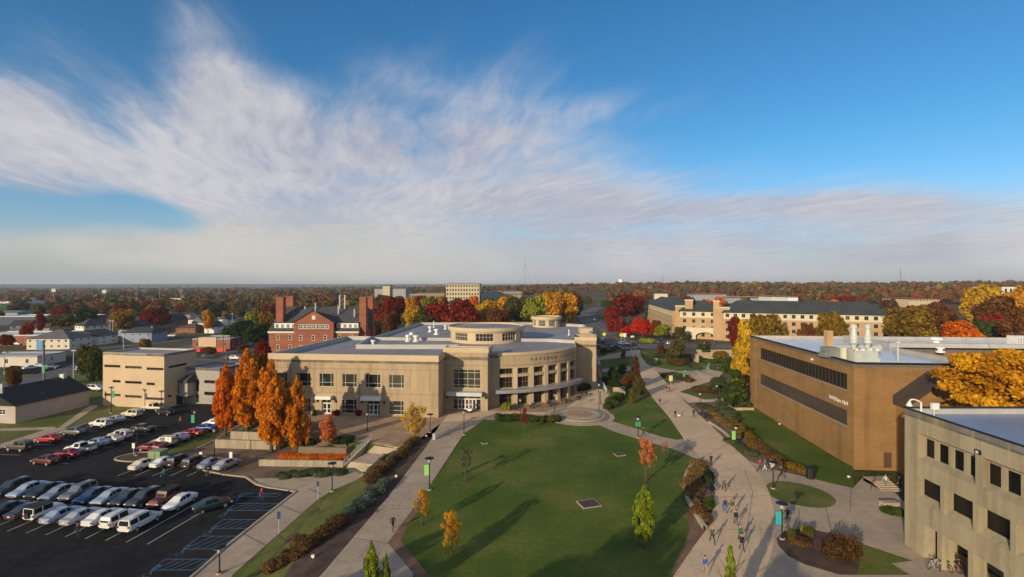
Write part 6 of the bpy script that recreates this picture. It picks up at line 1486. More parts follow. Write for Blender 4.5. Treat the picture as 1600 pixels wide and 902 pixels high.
# right side
tpx('conifer', 'dense dark green conical tree at the far corner of the brick building', 1149, 634, 578, 46, 'green', 'cone', bot=.03)
tpx('street_tree', 'narrow brown tree beside the promenade near the road', 993, 608, 556, 22, 'brown', 'flame', 2, bot=.12)
tpx('street_tree', 'rounded olive tree just below the narrow brown tree', 998, 622, 588, 24, 'olive', 'oval', 2, bot=.12)
tpx('street_tree', 'slim orange brown tree on the triangular lawn', 986, 632, 606, 10, 'mustard', 'flame', 1, bot=.12)
tpx('street_tree', 'small lone orange tree by the crossing', 974, 562, 546, 10, 'mustard', 'oval', 1, bot=.1)
tpx('street_tree', 'dark purple brown tree in the bed beside the promenade railing', 985, 603, 582, 22, 'brown', 'oval', 1, bot=.1)
tree('big_tree', 'large golden yellow tree in the corner of the brick building behind the concrete one', 63.5, 61.4, 20.5, 8.8, 'gold', 'spread', 3, 4.5)
for a in [('tall yellow and green tree right behind the far corner of the brick building', 1163, 128, 500, 44, 'yellow', 'oval'), ('orange yellow tree behind the roof of the brick building, left one', 1190, 150, 490, 52, 'mustard', 'round'), ('low yellow green tree under the tall one at the brick building corner', 1158, 122, 548, 30, 'yellow', 'oval'),
          ('dark red tree beside the residence hall porch', 1148, 190, 494, 24, 'darkred', 'oval'), ('brilliant scarlet round tree at the avenue junction', 1004, 232, 497, 38, 'scarlet', 'round'), ('scarlet and dark red tree left of the brilliant scarlet round one', 963, 246, 496, 34, 'crimson', 'round'), ('small scarlet tree between the two scarlet junction trees', 981, 240, 508, 24, 'scarlet', 'round'), ('yellow green tree right of the scarlet trees', 1034, 228, 506, 30, 'lime', 'round'),
          ('large dark red brown tree left of the residence hall', 982, 330, 458, 52, 'darkred', 'round'), ('dark crimson tree beside the avenue above the scarlet trees', 955, 300, 478, 26, 'crimson', 'round'), ('orange tree in front of the long wing of the residence hall', 1298, 168, 486, 44, 'mustard', 'round'), ('small rust tree left of that orange tree at the long wing', 1262, 172, 505, 34, 'rust', 'oval'), ('orange brown tree half hiding the long wing above the brick building', 1212, 166, 489, 40, 'mustard', 'round'),
          ('wide rust and olive tree at the end of the residence hall', 1424, 185, 474, 70, 'mustard', 'round'), ('round flat orange tree behind the brick building roof', 1500, 175, 501, 56, 'redorange', 'round'), ('yellow ash tree high on the far right', 1538, 260, 443, 52, 'yellow', 'round'), ('second yellow tree at the right edge of the frame', 1590, 265, 446, 44, 'gold', 'round'), ('rust tree below the yellow ash tree on the far right', 1555, 215, 460, 60, 'rust', 'round'), ('red tree right of the round flat orange tree', 1560, 210, 486, 44, 'crimson', 'round'), ('brown tree at the right edge above the rooftop condenser', 1592, 185, 478, 50, 'rust', 'round'), ('dark green tree behind the round flat orange tree', 1538, 200, 500, 40, 'green', 'round'), ('rust tree between the residence hall and the flat orange tree', 1465, 200, 478, 56, 'rust', 'round'),
          ('golden orange spreading tree above the hall roof, left half of the pair', 862, 330, 455, 42, 'gold', 'round'), ('golden orange spreading tree above the hall roof, right half of the pair', 886, 335, 456, 34, 'gold', 'round'), ('lime green tree left of the golden orange pair', 834, 285, 462, 42, 'lime', 'round'), ('mid green tree behind the lime green one', 806, 320, 463, 44, 'olive', 'round'), ('bright yellow tree right of the red trees behind the rotunda', 757, 290, 468, 46, 'yellow', 'round'), ('gold tree behind the bright yellow tree above the rotunda', 783, 330, 463, 40, 'gold', 'round'), ('brown and red tree just above the rotunda rim', 776, 262, 478, 36, 'rust', 'round'), ('deep red tree behind the tan hall, right one of two', 722, 262, 469, 56, 'crimson', 'round'), ('deep red tree behind the tan hall, left one of two', 684, 270, 472, 50, 'crimson', 'round'), ('yellow tree between the chimneys and the deep red trees', 644, 262, 477, 34, 'yellow', 'round'), ('gold tree above the rear parapet, farther left', 641, 330, 463, 22, 'gold', 'round'), ('green gold tree below the long skyline wing', 668, 340, 460, 28, 'lime', 'round'), ('small gold tree left of the tall skyline block', 687, 345, 464, 20, 'gold', 'round'), ('dark red tree right of the brick hall chimneys', 613, 300, 462, 40, 'darkred', 'round'), ('crimson tree at the foot of the dark red tree by the chimneys', 608, 255, 476, 20, 'crimson', 'oval'), ('orange and green round tree beside the brick hall', 583, 205, 498, 34, 'mustard', 'round'), ('rust tree between the orange green tree and the yellow tree', 610, 235, 484, 26, 'rust', 'round'), ('olive tree behind the roof step of the tan hall', 665, 232, 492, 50, 'olive', 'round'), ('small red tree below the tall skyline block', 741, 420, 461, 16, 'redorange', 'round'), ('dark red tree behind the end pier at the avenue', 898, 380, 458, 20, 'darkred', 'round'),
          ('dark red tree with orange top between the cream annex and the tan hall', 408, 128, 528, 36, 'darkred', 'oval'), ('low orange red tree in front of the brick hall base', 396, 124, 556, 34, 'rust', 'oval'), ('yellow green tree in the woods left of the brick hall', 397, 250, 488, 30, 'lime', 'round'), ('green gold tree right of the yellow green one left of the brick hall', 418, 250, 486, 34, 'mustard', 'round'), ('dark green tree mass behind the utility poles', 376, 235, 500, 50, 'dkgreen', 'round'), ('second dark green tree behind the utility poles', 400, 225, 505, 44, 'dkgreen', 'round'), ('olive tree left of the cream block', 140, 150, 535, 36, 'olive', 'round'), ('brighter green tree at the left corner of the cream block', 150, 138, 548, 26, 'green', 'round'), ('small mustard tree behind the cream block roof', 226, 200, 528, 18, 'mustard', 'round'), ('orange tree before the far woods above the brown shops', 325, 300, 484, 18, 'gold', 'round'),
          ('large olive brown tree right of the white gabled house', 192, 290, 482, 40, 'mustard', 'round'), ('dark olive tree behind the grey hipped office', 96, 330, 490, 40, 'olive', 'round'), ('rust tree left of the pyramid roofed house', 84, 345, 494, 30, 'mustard', 'round'), ('wide dark red tree below the domed hall', 242, 330, 480, 44, 'darkred', 'round'), ('red tree in front of the navy warehouse', 64, 300, 488, 14, 'darkred', 'round'), ('crimson bush tree beside the dark red store', 42, 255, 503, 20, 'crimson', 'round'), ('red tree by the playing field', 96, 390, 475, 26, 'darkred', 'round'), ('brown red tree before the dark red store on the left edge', 12, 235, 522, 20, 'darkred', 'round'), ('small round orange tree on the verge at the left edge', 22, 138, 575, 22, 'rust', 'round')]:
    lb, px, D, pyt, w, mat, kd = a; td('autumn_tree' if mat not in ('green', 'dkgreen', 'olive') else 'leafy_tree', lb, px, D, pyt, w, mat, kd)
for lb, px, D, pyt, w, mat in [('rust tree before the left end of the skyline wing', 594, 480, 460, 24, 'rust'), ('olive tree under the cream lift tower', 606, 470, 461, 24, 'olive'), ('dull brown tree below the stepped skyline block', 622, 490, 461, 24, 'brown'), ('dark red tree before the middle of the skyline wing', 651, 480, 462, 24, 'darkred'), ('mustard tree before the right half of the skyline wing', 664, 495, 461, 22, 'mustard'), ('rust tree at the foot of the tall skyline block, left corner', 691, 480, 463, 22, 'rust'), ('green tree at the foot of the tall skyline block, middle', 712, 480, 465, 24, 'olive'), ('rust tree at the foot of the tall skyline block, right corner', 733, 470, 466, 22, 'rust'), ('olive tree in front of the blue glazed block', 764, 480, 465, 26, 'olive'), ('mustard tree right of the blue glazed block', 792, 480, 460, 26, 'mustard'), ('dark green tree on the slope above the avenue bend', 905, 420, 468, 18, 'dkgreen'), ('olive tree on the slope left of the avenue', 917, 520, 462, 18, 'olive'), ('green tree right of the avenue crest', 948, 470, 468, 20, 'green'),
        ('rust tree in front of the left wing of the residence hall', 1026, 262, 500, 20, 'rust'), ('olive tree against the left wing of the residence hall', 1062, 226, 510, 18, 'olive'), ('low green tree beside the arched porch', 1074, 220, 522, 14, 'green')]: td('autumn_tree', lb, px, D, pyt, w, mat, 'round')
for lb, px, py, pyt, w, mat, kd in [('olive round tree in the planting left of the underpass', 1058, 562, 532, 26, 'olive', 'round'), ('green bushy tree beside the underpass wing wall', 1100, 562, 545, 22, 'green', 'round'), ('small brown tree in the crossing bed', 1032, 556, 536, 14, 'brown', 'oval'), ('greyish tree beside the round brown shrub', 1124, 616, 588, 26, 'greygreen', 'round'), ('dark green small tree on the ramp lawn', 958, 598, 574, 18, 'dkgreen', 'round'), ('brown small tree on the ramp lawn', 972, 590, 568, 16, 'brown', 'round'), ('rust shrub tree by the low stone wall', 978, 606, 588, 16, 'rust', 'round'), ('green tree behind the conifer at the brick corner', 1140, 590, 560, 26, 'green', 'round'), ('mustard bush on the underpass bank', 1126, 566, 548, 22, 'mustard', 'round'), ('small green tree left of the crossing', 944, 556, 543, 12, 'green', 'round')]: tpx('small_tree', lb, px, py, pyt, w, mat, kd, 1, bot=.12)
# fallen leaves, too many to count
def fallen_leaves():
    g = np.random.default_rng(9); C = [(Pt(659, 821), 3.5, 'g'), (Pt(705, 866), 3.5, 'g'), (Pt(1009, 753), 4.5, 'g'), (Pt(1007, 856), 4, 'g'), (Pt(727, 752), 4, 'g'), (Pt(648, 692), 4, 'g'), (Pt(424, 706), 6, 'o'), (Pt(386, 686), 6, 'o'), (Pt(513, 702), 4, 'o'), (Pt(870, 760), 22, 'g'), (Pt(940, 820), 14, 'g'), (Pt(1140, 760), 9, 'g'), (Pt(590, 800), 8, 'g'), (Pt(1180, 690), 8, 'g')]
    V = []; T = []
    for (X, Y, z), r, k in C:
        n = 260 if r < 8 else 420
        for _ in range(n):
            a, q = g.uniform(0, 6.28), abs(g.normal(0, .55)) * r; x, y = X + q * math.cos(a), Y + q * math.sin(a); s = g.uniform(.03, .075); t = g.uniform(0, 3.1); zz = float(zt(x, y)) + .085; ca, sa = s * math.cos(t), s * math.sin(t)
            V += [(x + ca, y + sa, zz), (x - sa, y + ca, zz + .02), (x - ca, y - sa, zz), (x + sa, y - ca, zz + .015)]; T.append(g.uniform(0, 1))
    me = bpy.data.meshes.new('fallen_leaves'); me.from_pydata(V, [], [tuple(range(i, i + 4)) for i in range(0, len(V), 4)]); at = me.attributes.new('tone', 'FLOAT', 'FACE'); at.data.foreach_set('value', np.array(T, np.float32)); me.materials.append(FOL['tawny'])
    o = bpy.data.objects.new('fallen_leaves', me); COL.objects.link(o); o['kind'] = 'stuff'; o['label'] = 'fallen leaves scattered under the trees and over the lawn'; o['category'] = 'leaves'; _reg(o, None)
fallen_leaves()
# small trees and shrubs round the restaurant and town street
for px, py, w, h, m, lb in [(328, 560, 22, 4, 'rust', 'rusty street tree in front of the restaurant'), (378, 556, 20, 4, 'rust', 'rusty street tree right of the restaurant lot'), (296, 556, 16, 2, 'rust', 'low red hedge left of the restaurant'), (44, 546, 8, 2, 'darkred', 'dark red shrub before the grey hipped office'), (20, 590, 20, 3, 'olive', 'olive shrub by the left edge street')]:
    X, Y, z = P(px, py, -3.0); tree('street_tree', lb, X, Y, h, w / 2 * Y / F, m, 'round', 1, h * .15)
# the woods between town and skyline: countable trees up to 500 m, each its own object
def scatter_trees():
    g = random.Random(11); boxes = [o for o in scene.objects if o.type == 'EMPTY' and o.get('category') in ('house', 'shop', 'office', 'warehouse', 'building', 'restaurant', 'hall', 'garage')]
    pts = [(o.location.x, o.location.y, 15 if o.get('category') != 'warehouse' else 40) for o in boxes]
    pal = {'L': ['rust', 'olive', 'olive', 'mustard', 'darkred', 'dkgreen', 'brown', 'green', 'rust', 'mustard'], 'C': ['darkred', 'rust', 'mustard', 'brown', 'olive', 'crimson', 'gold'], 'R': ['rust', 'darkred', 'rust', 'brown', 'redorange', 'mustard', 'darkred']}
    word = {'green': 'fresh green', 'rust': 'rust brown', 'brown': 'dull brown', 'olive': 'olive green', 'mustard': 'mustard yellow', 'darkred': 'dark red', 'dkgreen': 'dark green', 'crimson': 'crimson', 'gold': 'golden yellow', 'redorange': 'red orange'}
    place = {'L': 'in the woods behind the town houses on the left', 'C': 'in the woods behind the tan hall roof', 'R': 'in the woods beyond the residence hall on the right'}
    n = 0; tries = 0
    while n < 190 and tries < 6000:
        tries += 1; zone = g.choices('LCR', (.5, .2, .3))[0]
        px = {'L': (-60, 430), 'C': (430, 900), 'R': (1010, 1650)}[zone]; px = g.uniform(*px); D = {'L': g.uniform(270, 620), 'C': g.uniform(300, 560), 'R': g.uniform(285, 600)}[zone]
        if zone == 'L' and 468 < 445 + 760 * 31 / D < 486 and px < 75: continue
        X = PD(px, D)
        if any(abs(X - a) < r and -14 < D - b < r + 8 for a, b, r in pts): continue
        if zone == 'L' and any(abs(px - (800 + a / b * 760)) < 16 and D < b for a, b, r in pts if b < 420): continue
        if zone == 'C' and 690 < px < 790 and D > 400: continue
        if 55 < X < 175 and 190 < D < 380 and D < 375 - (X - 95) * 2: continue
        if zone == 'R' and px < 1190 and D < 430: continue
        h = g.uniform(9, 15); m = g.choice(pal[zone]); r = h * g.uniform(.36, .52)
        tree('woodland_tree', f'{word[m]} rounded tree {place[zone]}', X, D, h, r, m, g.choice(['round', 'round', 'oval']), 0, h * .12, f'{word[m]} trees {place[zone]}')
        pts.append((X, D, 3.2)); n += 1
scatter_trees()
# the far woods read as one mass
def far_woods():
    g = np.random.default_rng(4); n = 5200
    D = 560 + 2900 * g.random(n) ** 1.5; a = g.uniform(-.95, .95, n); keep = np.ones(n, bool)
    X = a * D * 1.2; Z = zt(X, D)
    px = 800 + X / D * F
    keep &= ~((px > 905) & (px < 950) & (D < 900)); keep &= ~((px > 560) & (px < 840) & (D < 760)); keep &= ~((px > 1000) & (px < 1140) & (D > 560) & (D < 640)); keep &= ~((px < 80) & (D < 760))
    X, D, Z = X[keep], D[keep], Z[keep]; n = len(X)
    h = g.uniform(6, 16, n); r = h * g.uniform(.34, .66, n)
    m = 38; tot = n * m
    d = g.normal(size=(tot, 3)); d /= np.linalg.norm(d, axis=1)[:, None]; d[:, 2] = np.abs(d[:, 2]) * 1.0 - .25
    I = np.repeat(np.arange(n), m); c = np.stack([X[I], D[I], Z[I] + h[I] * .55], 1) + d * np.stack([r[I], r[I], h[I] * .5], 1) * g.uniform(.6, 1.0, (tot, 1))
    nn = d + g.normal(0, .5, (tot, 3)); nn /= np.linalg.norm(nn, axis=1)[:, None]; t1 = np.cross(nn, g.normal(size=(tot, 3))); t1 /= np.linalg.norm(t1, axis=1)[:, None]; t2 = np.cross(nn, t1)
    s = (r[I] * g.uniform(.12, .34, tot))[:, None]
    v = np.stack([c - t1 * s - t2 * s, c + t1 * s - t2 * s, c + t1 * s + t2 * s, c - t1 * s + t2 * s], 1).reshape(-1, 3)
    tone = np.clip(np.repeat(np.clip(np.where(X / D > -.02, g.beta(2.2, 1.5, n), g.beta(1.3, 1.3, n)), 0, 1), m) + g.normal(0, .06, tot), 0, 1)
    me = bpy.data.meshes.new('far_woods'); me.vertices.add(4 * tot); me.vertices.foreach_set('co', v.astype(np.float32).ravel()); me.loops.add(4 * tot); me.loops.foreach_set('vertex_index', np.arange(4 * tot, dtype=np.int32)); me.polygons.add(tot)
    me.polygons.foreach_set('loop_start', np.arange(0, 4 * tot, 4, dtype=np.int32)); me.polygons.foreach_set('loop_total', np.full(tot, 4, np.int32)); at = me.attributes.new('tone', 'FLOAT', 'FACE'); at.data.foreach_set('value', tone.astype(np.float32)); me.update(calc_edges=True)
    mt = bpy.data.materials.new('far_woods'); mt.use_nodes = True; t = NT(mt.node_tree); b = t.n['Principled BSDF']; A = t.new('ShaderNodeAttribute'); A.attribute_name = 'tone'
    t.l.new(t.ramp(A.outputs['Fac'], [(0, (.032, .042, .016)), (.2, (.058, .066, .022)), (.36, (.095, .075, .026)), (.52, (.125, .056, .024)), (.68, (.14, .042, .018)), (.80, (.18, .080, .024)), (.92, (.085, .075, .028)), (1, (.26, .17, .03))]), b.inputs['Base Color']); b.inputs['Roughness'].default_value = 1; b.inputs['Specular IOR Level'].default_value = 0
    me.materials.append(mt); o = bpy.data.objects.new('far_woods', me); COL.objects.link(o); o['kind'] = 'stuff'; o['label'] = 'autumn woods in rust, red and olive running to the skyline'; o['category'] = 'woods'; _reg(o, None)
far_woods()

# ------------------------------------------------------------------ hedges, shrubs and ground cover
def hedge(name, label, a, b, wd, h, mat, seed, dens=260, size=.13, group=None, cat='hedge'):
    L = math.hypot(b[0] - a[0], b[1] - a[1]); me = leaf_mesh(name, hedge_blobs(L, wd, h, seed), int(L * dens * 3.0 * (wd / 1.5) ** .7), size * .62, seed)
    x, y = (a[0] + b[0]) / 2, (a[1] + b[1]) / 2; o = bpy.data.objects.new(name, me); COL.objects.link(o); me.materials.append(FOL[mat]); za, zb = float(zt(*a)), float(zt(*b))
    o.location = (x, y, (za + zb) / 2); o.rotation_euler = (0, -math.atan2(zb - za, L), math.atan2(b[1] - a[1], b[0] - a[0])); _reg(o, None); return tag(o, label, cat, group)
def W2(px, py): return Pt(px, py)[:2]
for i, (a, b, w, h, m, lb) in enumerate([((418, 900), (478, 858), 2.0, 1.2, 'strawbrown', 'long brown grass hedge nearest the bottom edge of the mulch strip'), ((470, 862), (538, 818), 2.2, 1.3, 'strawbrown', 'brown grass hedge below the blue green shrubs'), ((536, 818), (562, 796), 1.9, 1.0, 'bluegreen', 'blue green juniper clump, lowest of three beside the left walk'), ((560, 796), (584, 774), 1.9, 1.0, 'bluegreen', 'blue green juniper clump in the middle of three beside the left walk'), ((580, 776), (604, 757), 1.9, 1.0, 'bluegreen', 'blue green juniper clump, topmost of three beside the left walk'), ((578, 758), (612, 728), 2.0, 1.4, 'strawbrown', 'brown grass hedge right of the stair foot'), ((574, 742), (606, 716), 1.2, .8, 'bluegreen', 'pale green ground hugging shrub beside the stairs'), ((612, 728), (652, 690), 1.8, 1.1, 'strawbrown', 'brown grass hedge below the airy yellow tree'),
      ((432, 747), (536, 739), 2.4, .7, 'greygreen', 'low green shrub row at the foot of the lower retaining wall'), ((440, 716), (538, 718), 3.0, .8, 'redorange', 'orange ground cover above the lower retaining wall'), ((478, 696), (500, 692), 2.2, 1.0, 'dkgreen', 'dark green shrub at the left of the planter'), ((522, 694), (550, 690), 2.2, 1.1, 'dkgreen', 'dark green shrub right of the small orange tree'),
      ((775, 657), (838, 659), 1.9, 1.5, 'green', 'dark clipped hedge left half at the top of the lawn'), ((842, 659), (874, 659), 1.9, 1.4, 'olive', 'dark clipped hedge right half at the top of the lawn'), ((950, 640), (966, 622), 2.6, 1.5, 'green', 'rounded green hedge outside the round plaza'),
      ((1096, 727), (1082, 748), 2.2, 1.0, 'tawny', 'tawny grass at the upper end of the curved planter'), ((1081, 750), (1083, 780), 2.4, 1.0, 'tawny', 'tawny grass in the middle of the curved planter'), ((1086, 784), (1101, 820), 1.8, .9, 'strawbrown', 'brown grass at the lower end of the curved planter'), ((1106, 740), (1108, 758), 1.2, .9, 'dkgreen', 'dark green shrub beside the bench in the curved planter'), ((1106, 786), (1109, 800), 1.2, .8, 'green', 'green shrub at the lower inside of the curved planter'),
      ((1090, 634), (1118, 642), 2.2, .7, 'greygreen', 'grey green ground shrubs at the top of the right bed'), ((1110, 646), (1140, 668), 2.4, .8, 'tawny', 'tawny shrubs along the right edge of the promenade'), ((1126, 632), (1150, 660), 2.4, .9, 'greygreen', 'grey green shrubs below the conifer'), ((1146, 660), (1182, 700), 2.4, 1.0, 'mustard', 'mustard shrubs along the upper side of the right bed'), ((1144, 690), (1176, 712), 2.4, .6, 'greygreen', 'grey green cover behind the right hand lamp'), ((1182, 700), (1226, 730), 2.2, 1.0, 'strawbrown', 'brown shrubs along the lawn of the brick building'), ((1226, 728), (1262, 742), 2.0, 1.0, 'mustard', 'mustard shrub row beside the black bin'),
      ((1232, 842), (1258, 852), 2.0, .6, 'brown', 'low dark shrubs in the lower right mulch bed'), ((1384, 800), (1410, 806), 1.8, .9, 'green', 'green shrub at the foot of the concrete building corner'), ((1016, 556), (1048, 560), 5, 1.2, 'greygreen', 'grey green planting below the road crossing'), ((1045, 568), (1066, 572), 4, 1.8, 'brown', 'brown shrubs beside the underpass approach'), ((1040, 552), (1066, 558), 6, 2.6, 'olive', 'dark olive shrubs left of the underpass'), ((1094, 566), (1148, 558), 5, 1.4, 'green', 'green bank shrubs right of the underpass'), ((1064, 590), (1078, 598), 2.5, 1.0, 'strawbrown', 'brown grass at the right of the triangular bed'), ((1034, 588), (1058, 592), 4, .7, 'greygreen', 'grey green cover in the triangular bed'), ((1086, 612), (1116, 614), 3.0, 1.6, 'brown', 'round brown shrub in the island bed'), ((945, 596), (975, 610), 2.5, 1.4, 'dkgreen', 'dark shrubs below the ramp of the end pier'), ((908, 612), (922, 606), 2.0, 1.6, 'dkgreen', 'dark shrub bed at the foot of the end pier'), ((1002, 535), (1016, 537), 5, 2.2, 'lime', 'yellow green shrub beside the crossing'), ((938, 552), (962, 549), 2.5, .8, 'dkgreen', 'dark low hedge beside the crossing lawn')]):
    hedge('shrub_row' if 'hedge' not in lb else 'hedge', lb, W2(*a), W2(*b), w, h, m, 100 + i, 300 if i < 28 else 170, .12 if i < 28 else .17, cat='hedge' if 'hedge' in lb else 'shrubs')
for px, py, r, h, m, lb in [(1312, 872, 2.0, 2.6, 'brown', 'big round brown shrub in the lower right mulch bed'), (1262, 838, .6, 1.6, 'olive', 'thin olive sapling in the lower right mulch bed'), (1238, 850, .5, 2.0, 'olive', 'taller thin sapling beside the teal bannered lamp'), (1252, 830, .4, 1.0, 'lime', 'tiny yellow green sapling at the top of the lower right bed'), (1596, 892, .6, 1.5, 'dkgreen', 'dark potted shrub at the bottom right corner'), (524, 650, .9, 1.5, 'crimson', 'dark red planter bush left of the second hall door'), (560, 650, .9, 1.5, 'crimson', 'dark red planter bush right of the big ground window'), (790, 640, 1.4, 2.2, 'lime', 'small yellow green tree in the bed by the colonnade'), (492, 650, .8, 1.4, 'dkgreen', 'dark bush left of the first hall door'), (1342, 745, 1.0, .8, 'olive', 'low olive shrub by the steps of the brick building'), (1366, 748, 1.2, .8, 'green', 'low green shrub at the brick building door')]:
    X, Y, z = Pt(px, py); o = leafy(crown_mesh('shrub', 1, len(lb) % 4).copy(), 'shrub', FOL[m], None); o.name = 'shrub'; o.location = (X, Y, z); o.scale = (r, r, h); tag(o, lb, 'shrub'); _reg(o, None)
# tree belt behind the viewpoint: it throws the long shadows over the lawn
G9 = 'trees beside the viewpoint'
for i, (X, Y, h, r, kd) in enumerate([(-14, 14, 14, 5.2, 'round'), (-24, 6, 15, 5, 'round'), (-6, 2, 15, 5, 'oval'), (-34, 20, 12, 3, 'flame'), (4, 18, 11, 3.2, 'oval'), (-40, 4, 15, 5, 'round'), (-2, -12, 17, 5, 'round')]):
    tree('leafy_tree', 'broad green tree behind the viewpoint shading the lawn', X, Y, h, r, 'olive', kd, 1, h * .2, G9, 0)
# ------------------------------------------------------------------ lamps, signs, furniture
def lamp(px, py, pyt, label, banner=None, side=-1, tall=False, two=False):
    X, Y, z = Pt(px, py); h = (py - pyt) * Y / F; t = thing('street_lamp', label, 'street lamp', (X, Y, z), 0)
    m = MB(); m.cyl(X, Y, z - .05, z + .25, .2, .16, 10); m.cyl(X, Y, z + .25, z + h - .75, .085, .065, 8); m.build('pole', m_black, t)
    MB().lathe([(.3, -.04), (.3, .18), (0, .18)], 10, 0, (X, Y, z)).build('base', m_conc, t)
    if not tall:
        MB().lathe([(.09, -.78), (.2, -.72), (.25, -.35), (.2, -.3)], 10, 0, (X, Y, z + h)).build('lantern', M('lantern_glass', (.42, .40, .36), .3, .1), t)
        MB().lathe([(.02, 0), (.18, -.06), (.62, -.16), (.64, -.2), (.2, -.26), (0, -.28)], 16, 0, (X, Y, z + h)).build('lamp_hood', m_black, t)
    else:
        m = MB(); m.tube((X, Y, z + h - .76), (X, Y, z + h), .06, n=6); m.box(X - .1, X + .9, Y - .16, Y + .16, z + h - .12, z + h + .04); m.build('lamp_head', m_black, t)
    if banner:
        bm_ = M('banner_' + banner, {'lime': (.24, .52, .13), 'teal': (.03, .36, .38), 'green': (.05, .33, .17)}[banner], .8, .06)
        for sd in ([side] if not two else (-1, 1)):
            w, hh = (.62, 1.5) if not two else (.35, .9); x0 = X + (sd * .08 if sd > 0 else -.08 - w); zt2 = z + h - 1.05
            MB().box(x0, x0 + w, Y - .025, Y + .025, zt2 - hh, zt2).build('banner', bm_, t)
            a = MB(); [a.tube((X, Y, q), (X + sd * (w + .15), Y, q), .025, n=5) for q in (zt2 + .03, zt2 - hh - .03)]; a.build('banner_arm', m_black, t)
    return t
for a in [(671, 766, 714, 'street lamp with lime green banner on the left edge of the lawn', 'lime'), (725, 680, 640, 'street lamp without banner at the top left of the lawn'), (672, 676, 646, 'street lamp beside the airy yellow tree'), (574, 675, 643, 'street lamp on the plaza at the head of the stairs'), (485, 674, 636, 'street lamp on the plaza behind the right orange tree'), (519, 768, 722, 'street lamp on the grass strip by the sidewalk'), (343, 897, 852, 'street lamp at the bottom edge beside the sidewalk'),
          (997, 684, 650, 'street lamp with two small green banners on the triangular lawn', 'green', -1, False, True), (1150, 699, 664, 'street lamp with lime banner behind the planted bed', 'lime'), (1208, 764, 720, 'street lamp on the oval grass island'), (1222, 843, 784, 'street lamp with teal banner at the lower right bed', 'teal'), (867, 649, 614, 'street lamp in front of the colonnade'), (813, 651, 622, 'street lamp before the clipped hedge'), (936, 643, 598, 'thin street lamp beside the round plaza'), (1094, 643, 612, 'street lamp beside the promenade below the island bed'), (1120, 623, 600, 'street lamp at the conifer'), (1071, 594, 577, 'small street lamp with green banner at the fork of the paths', 'green'), (1108, 577, 566, 'small street lamp with green banner by the underpass path', 'green'), (938, 633, 606, 'street lamp by the end pier of the colonnade'),
          (304.5, 690, 640, 'lot lamp with green banner on the grass bank', 'green'), (335, 717, 668, 'lot lamp on the mulch bank behind the parked cars'), (174, 646, 604, 'lot lamp with green banner before the cream block', 'green', 1), (214, 712, 664, 'dark lot lamp on the mulch island'), (252, 640, 610, 'thin lot lamp at the right corner of the cream block')]:
    lamp(*a)
for px, py, pyt, lb in [(935, 552, 513, 'tall street light with green banner at the road corner'), (1049, 548, 508, 'tall street light right of the yellow green tree'), (972, 530, 500, 'tall street light at the avenue junction')]: lamp(px, py, pyt, lb, 'green' if 'banner' in lb else None, -1, True)
def sign(px, py, z, w, h, hp, mat, label, name='road_sign', diamond=False):
    X, Y, _ = P(px, py, z); t = thing(name, label, 'sign', (X, Y, z)); MB().cyl(X, Y, z - .2, z + hp, .05, .05, 6).build('post', m_wmetal, t); m = MB()
    if diamond: m.prism([(0, 0)], 0, 0) if False else None
    c = z + hp - h / 2
    if diamond:
        f = [(X - w / 2, c), (X, c - h / 2), (X + w / 2, c), (X, c + h / 2)]; m.quad([(x, Y - .08, q) for x, q in f]); m.quad([(x, Y - .04, q) for x, q in reversed(f)])
        for (x0, q0), (x1, q1) in zip(f, f[1:] + f[:1]): m.quad([(x0, Y - .08, q0), (x1, Y - .08, q1), (x1, Y - .04, q1), (x0, Y - .04, q0)])
    else: m.box(X - w / 2, X + w / 2, Y - .09, Y - .05, c - h / 2, c + h / 2)
    m.build('sign_panel', mat, t); return t
m_yel = M('yellow_sign', (.70, .62, .03), .5, .05); m_nav = M('navy_sign', (.02, .04, .10), .5, .05)
sign(944, 531, 2, 2.0, 2.0, 3.6, m_yel, 'bright yellow diamond crossing sign left of the junction', diamond=True); sign(971, 533, 2, 2.2, 2.2, 3.9, m_yel, 'bright yellow diamond crossing sign before the scarlet tree', diamond=True); sign(976, 533, 2, 1.4, 1.8, 3.6, m_white, 'white rectangular sign right of the yellow diamond sign'); sign(988, 530, 2, 1.7, 1.1, 1.6, m_white, 'low white sign below the scarlet trees')
sign(988, 524, 2, 1.2, 2.2, 4.4, MATS['banner_lime'], 'green banner sign on a post before the scarlet trees', 'banner_post'); sign(497, 781, -2, .35, .7, 2.6, m_nav, 'dark parking sign on the sidewalk below the lamp'); sign(436, 834, -2, .4, .9, 2.7, m_nav, 'dark blue parking sign on the lower sidewalk'); sign(1048, 604, 0, 1.0, 1.5, 3.0, M('cream_sign', (.62, .52, .25), .6, .05), 'cream yellow sign in the triangular bed', 'garden_sign'); sign(1025, 568, .2, .9, 1.5, 1.8, m_step, 'small pale sign in the crossing bed', 'garden_sign')
sign(209, 712, -2, .5, .9, 2.2, m_white, 'small white sign on the mulch island'); sign(314, 722, -1.7, .5, 1.0, 1.7, m_white, 'left of two small white signs on the mulch bank'); sign(361, 722, -1.7, .5, 1.0, 1.7, m_white, 'right of two small white signs on the mulch bank'); sign(68, 601, -3, 0.9, 2.4, 6.0, MATS['banner_green'], 'green banner at the blue sign pole', 'banner_post')
sign(24, 612, -3, 1.0, 2.2, 4.4, MATS['banner_green'], 'green banner on a post before the long pale house', 'banner_post')
